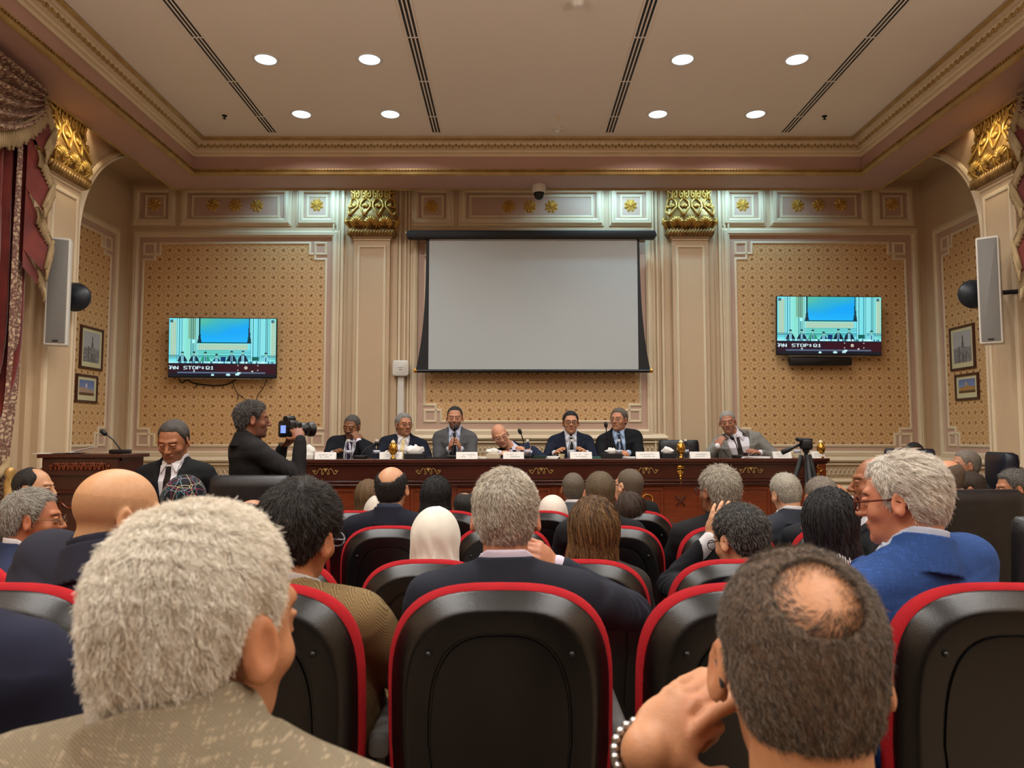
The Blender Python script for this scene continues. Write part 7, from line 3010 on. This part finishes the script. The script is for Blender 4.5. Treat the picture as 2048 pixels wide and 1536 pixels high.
panelist('P5', 'man with dark hair, black framed glasses and navy suit facing straight ahead', 1141, 821, 7.98, 1141, hy=180, ty=180, skin=(202, 144, 108), hair=dict(style='short', t=0.011, c=((14, 13, 13), (32, 30, 29)), amp=0.001),
         jacket=((22, 28, 46), 'plain'), shirt=(222, 224, 234), tie=(40, 36, 30), glasses=((12, 12, 14), 0.0026), wid=1.02, fat=1.1,
         arms=dict(l=dict(world=wr(1172, 0.36), wpole=(0.5, 0.3, -0.8), curl=0.3), r=dict(world=wr(1110, 0.36), wpole=(-0.5, 0.3, -0.8), curl=0.3)))
wl, wr6 = P(1256, 906, 7.68), P(1232, 906, 7.68)
panelist('P6', 'man in black suit, pale blue shirt and glasses looking left with clasped hands', 1238, 815, 8.02, 1250, hy=148, ty=178, hp=-2, skin=(198, 138, 104), hair=dict(style='short', t=0.014, c=((70, 62, 54), (116, 106, 94)), amp=0.0015),
         jacket=((20, 21, 25), 'plain'), shirt=(176, 202, 236), tie=(60, 64, 84), glasses=((90, 88, 86), 0.0016), wid=1.04, fat=1.1,
         arms=dict(l=dict(world=wl, wpole=(0.5, 0.3, -0.8), dir=(-1, -0.5, 0.05), nrm=(0.1, -0.4, 1), curl=0.6), r=dict(world=wr6, wpole=(-0.5, 0.3, -0.8), dir=(1, -0.5, 0.15), nrm=(0, -0.3, 1), curl=0.6)))
w_ = P(1436, 892, 7.80)
panelist('P7', 'man in open light grey suit and brown tie holding his hand to his mouth', 1455, 821, 8.04, 1482, hy=162, ty=172, hr=6, hp=6, skin=(176, 120, 92), hair=dict(style='short', t=0.006, c=((130, 124, 116), (176, 170, 160)), amp=0.0005),
         jacket=((140, 136, 128), 'plain'), shirt=(234, 228, 234), tie=(58, 46, 44), vcut=1.9, wid=1.15, fat=1.3, sh=(0.10, 0.0, 0.0),
         arms=dict(r=dict(world=w_, wpole=(-0.8, 0.1, -1), dir=dirv(w_, P(1448, 866, 7.82)), nrm=(-0.7, -0.6, 0.2), curl=0.55), l=dict(world=wr(1518, 0.40), wpole=(1, 0.3, -0.4), curl=0.3)))
# right background
person('RB1', 'dark haired man with glasses, only eyes and forehead above the white hair', (1828, 884), 7.1, (3.80, 7.22, 0.86), hy=165, skin=TAN, hair=dict(style='short', t=0.008, c=BLACKH, amp=0.001), jacket=((30, 34, 48), 'plain'), h=0.006, floor=Z_DAIS, glasses=((20, 20, 22), 0.002))
person('RB2', 'grey haired man with glasses and dark suit in a navy chair, facing left', (1932, 899), 6.05, (3.74, 6.02, 0.50), hy=84, skin=(186, 134, 104), hair=dict(style='short', t=0.009, c=((100, 92, 82), (150, 140, 128)), amp=0.001), jacket=((48, 54, 62), 'plain'), shirt=(220, 222, 230), h=0.005, glasses=((110, 110, 112), 0.0014), eyes=False)
person('RB3', 'man with bald pink crown and brown side hair, right of the blue jacket', (1893, 919), 5.0, (2.92, 5.06, 0.50), hy=58, skin=(206, 146, 110), hair=dict(style='bald_top', t=0.006, top=(0.065, 0.085, 0.012, 0.03), c=((84, 70, 58), (110, 94, 78)), amp=0.0005), jacket=((24, 30, 50), 'plain'), h=0.005)
person('RB4', 'brown haired man bending his head down, right background', (1940, 942), 5.35, (3.30, 5.5, 0.46), hy=66, hp=16, skin=(172, 116, 84), hair=dict(style='short', t=0.010, c=((40, 32, 26), (70, 58, 48)), amp=0.001), jacket=((150, 140, 128), 'plain'), h=0.006)
person('RB5', 'man with curly greying hair in profile at the right edge', (2030, 936), 4.9, (3.30, 4.85, 0.50), hy=78, hp=8, skin=(176, 120, 88), hair=dict(style='short', t=0.014, c=((54, 52, 50), (122, 118, 112)), amp=0.003, fr=80), jacket=((90, 90, 92), 'plain'), shirt=(220, 220, 226), h=0.005, strands=2500, strand_len=0.014, strand_r=0.0009)
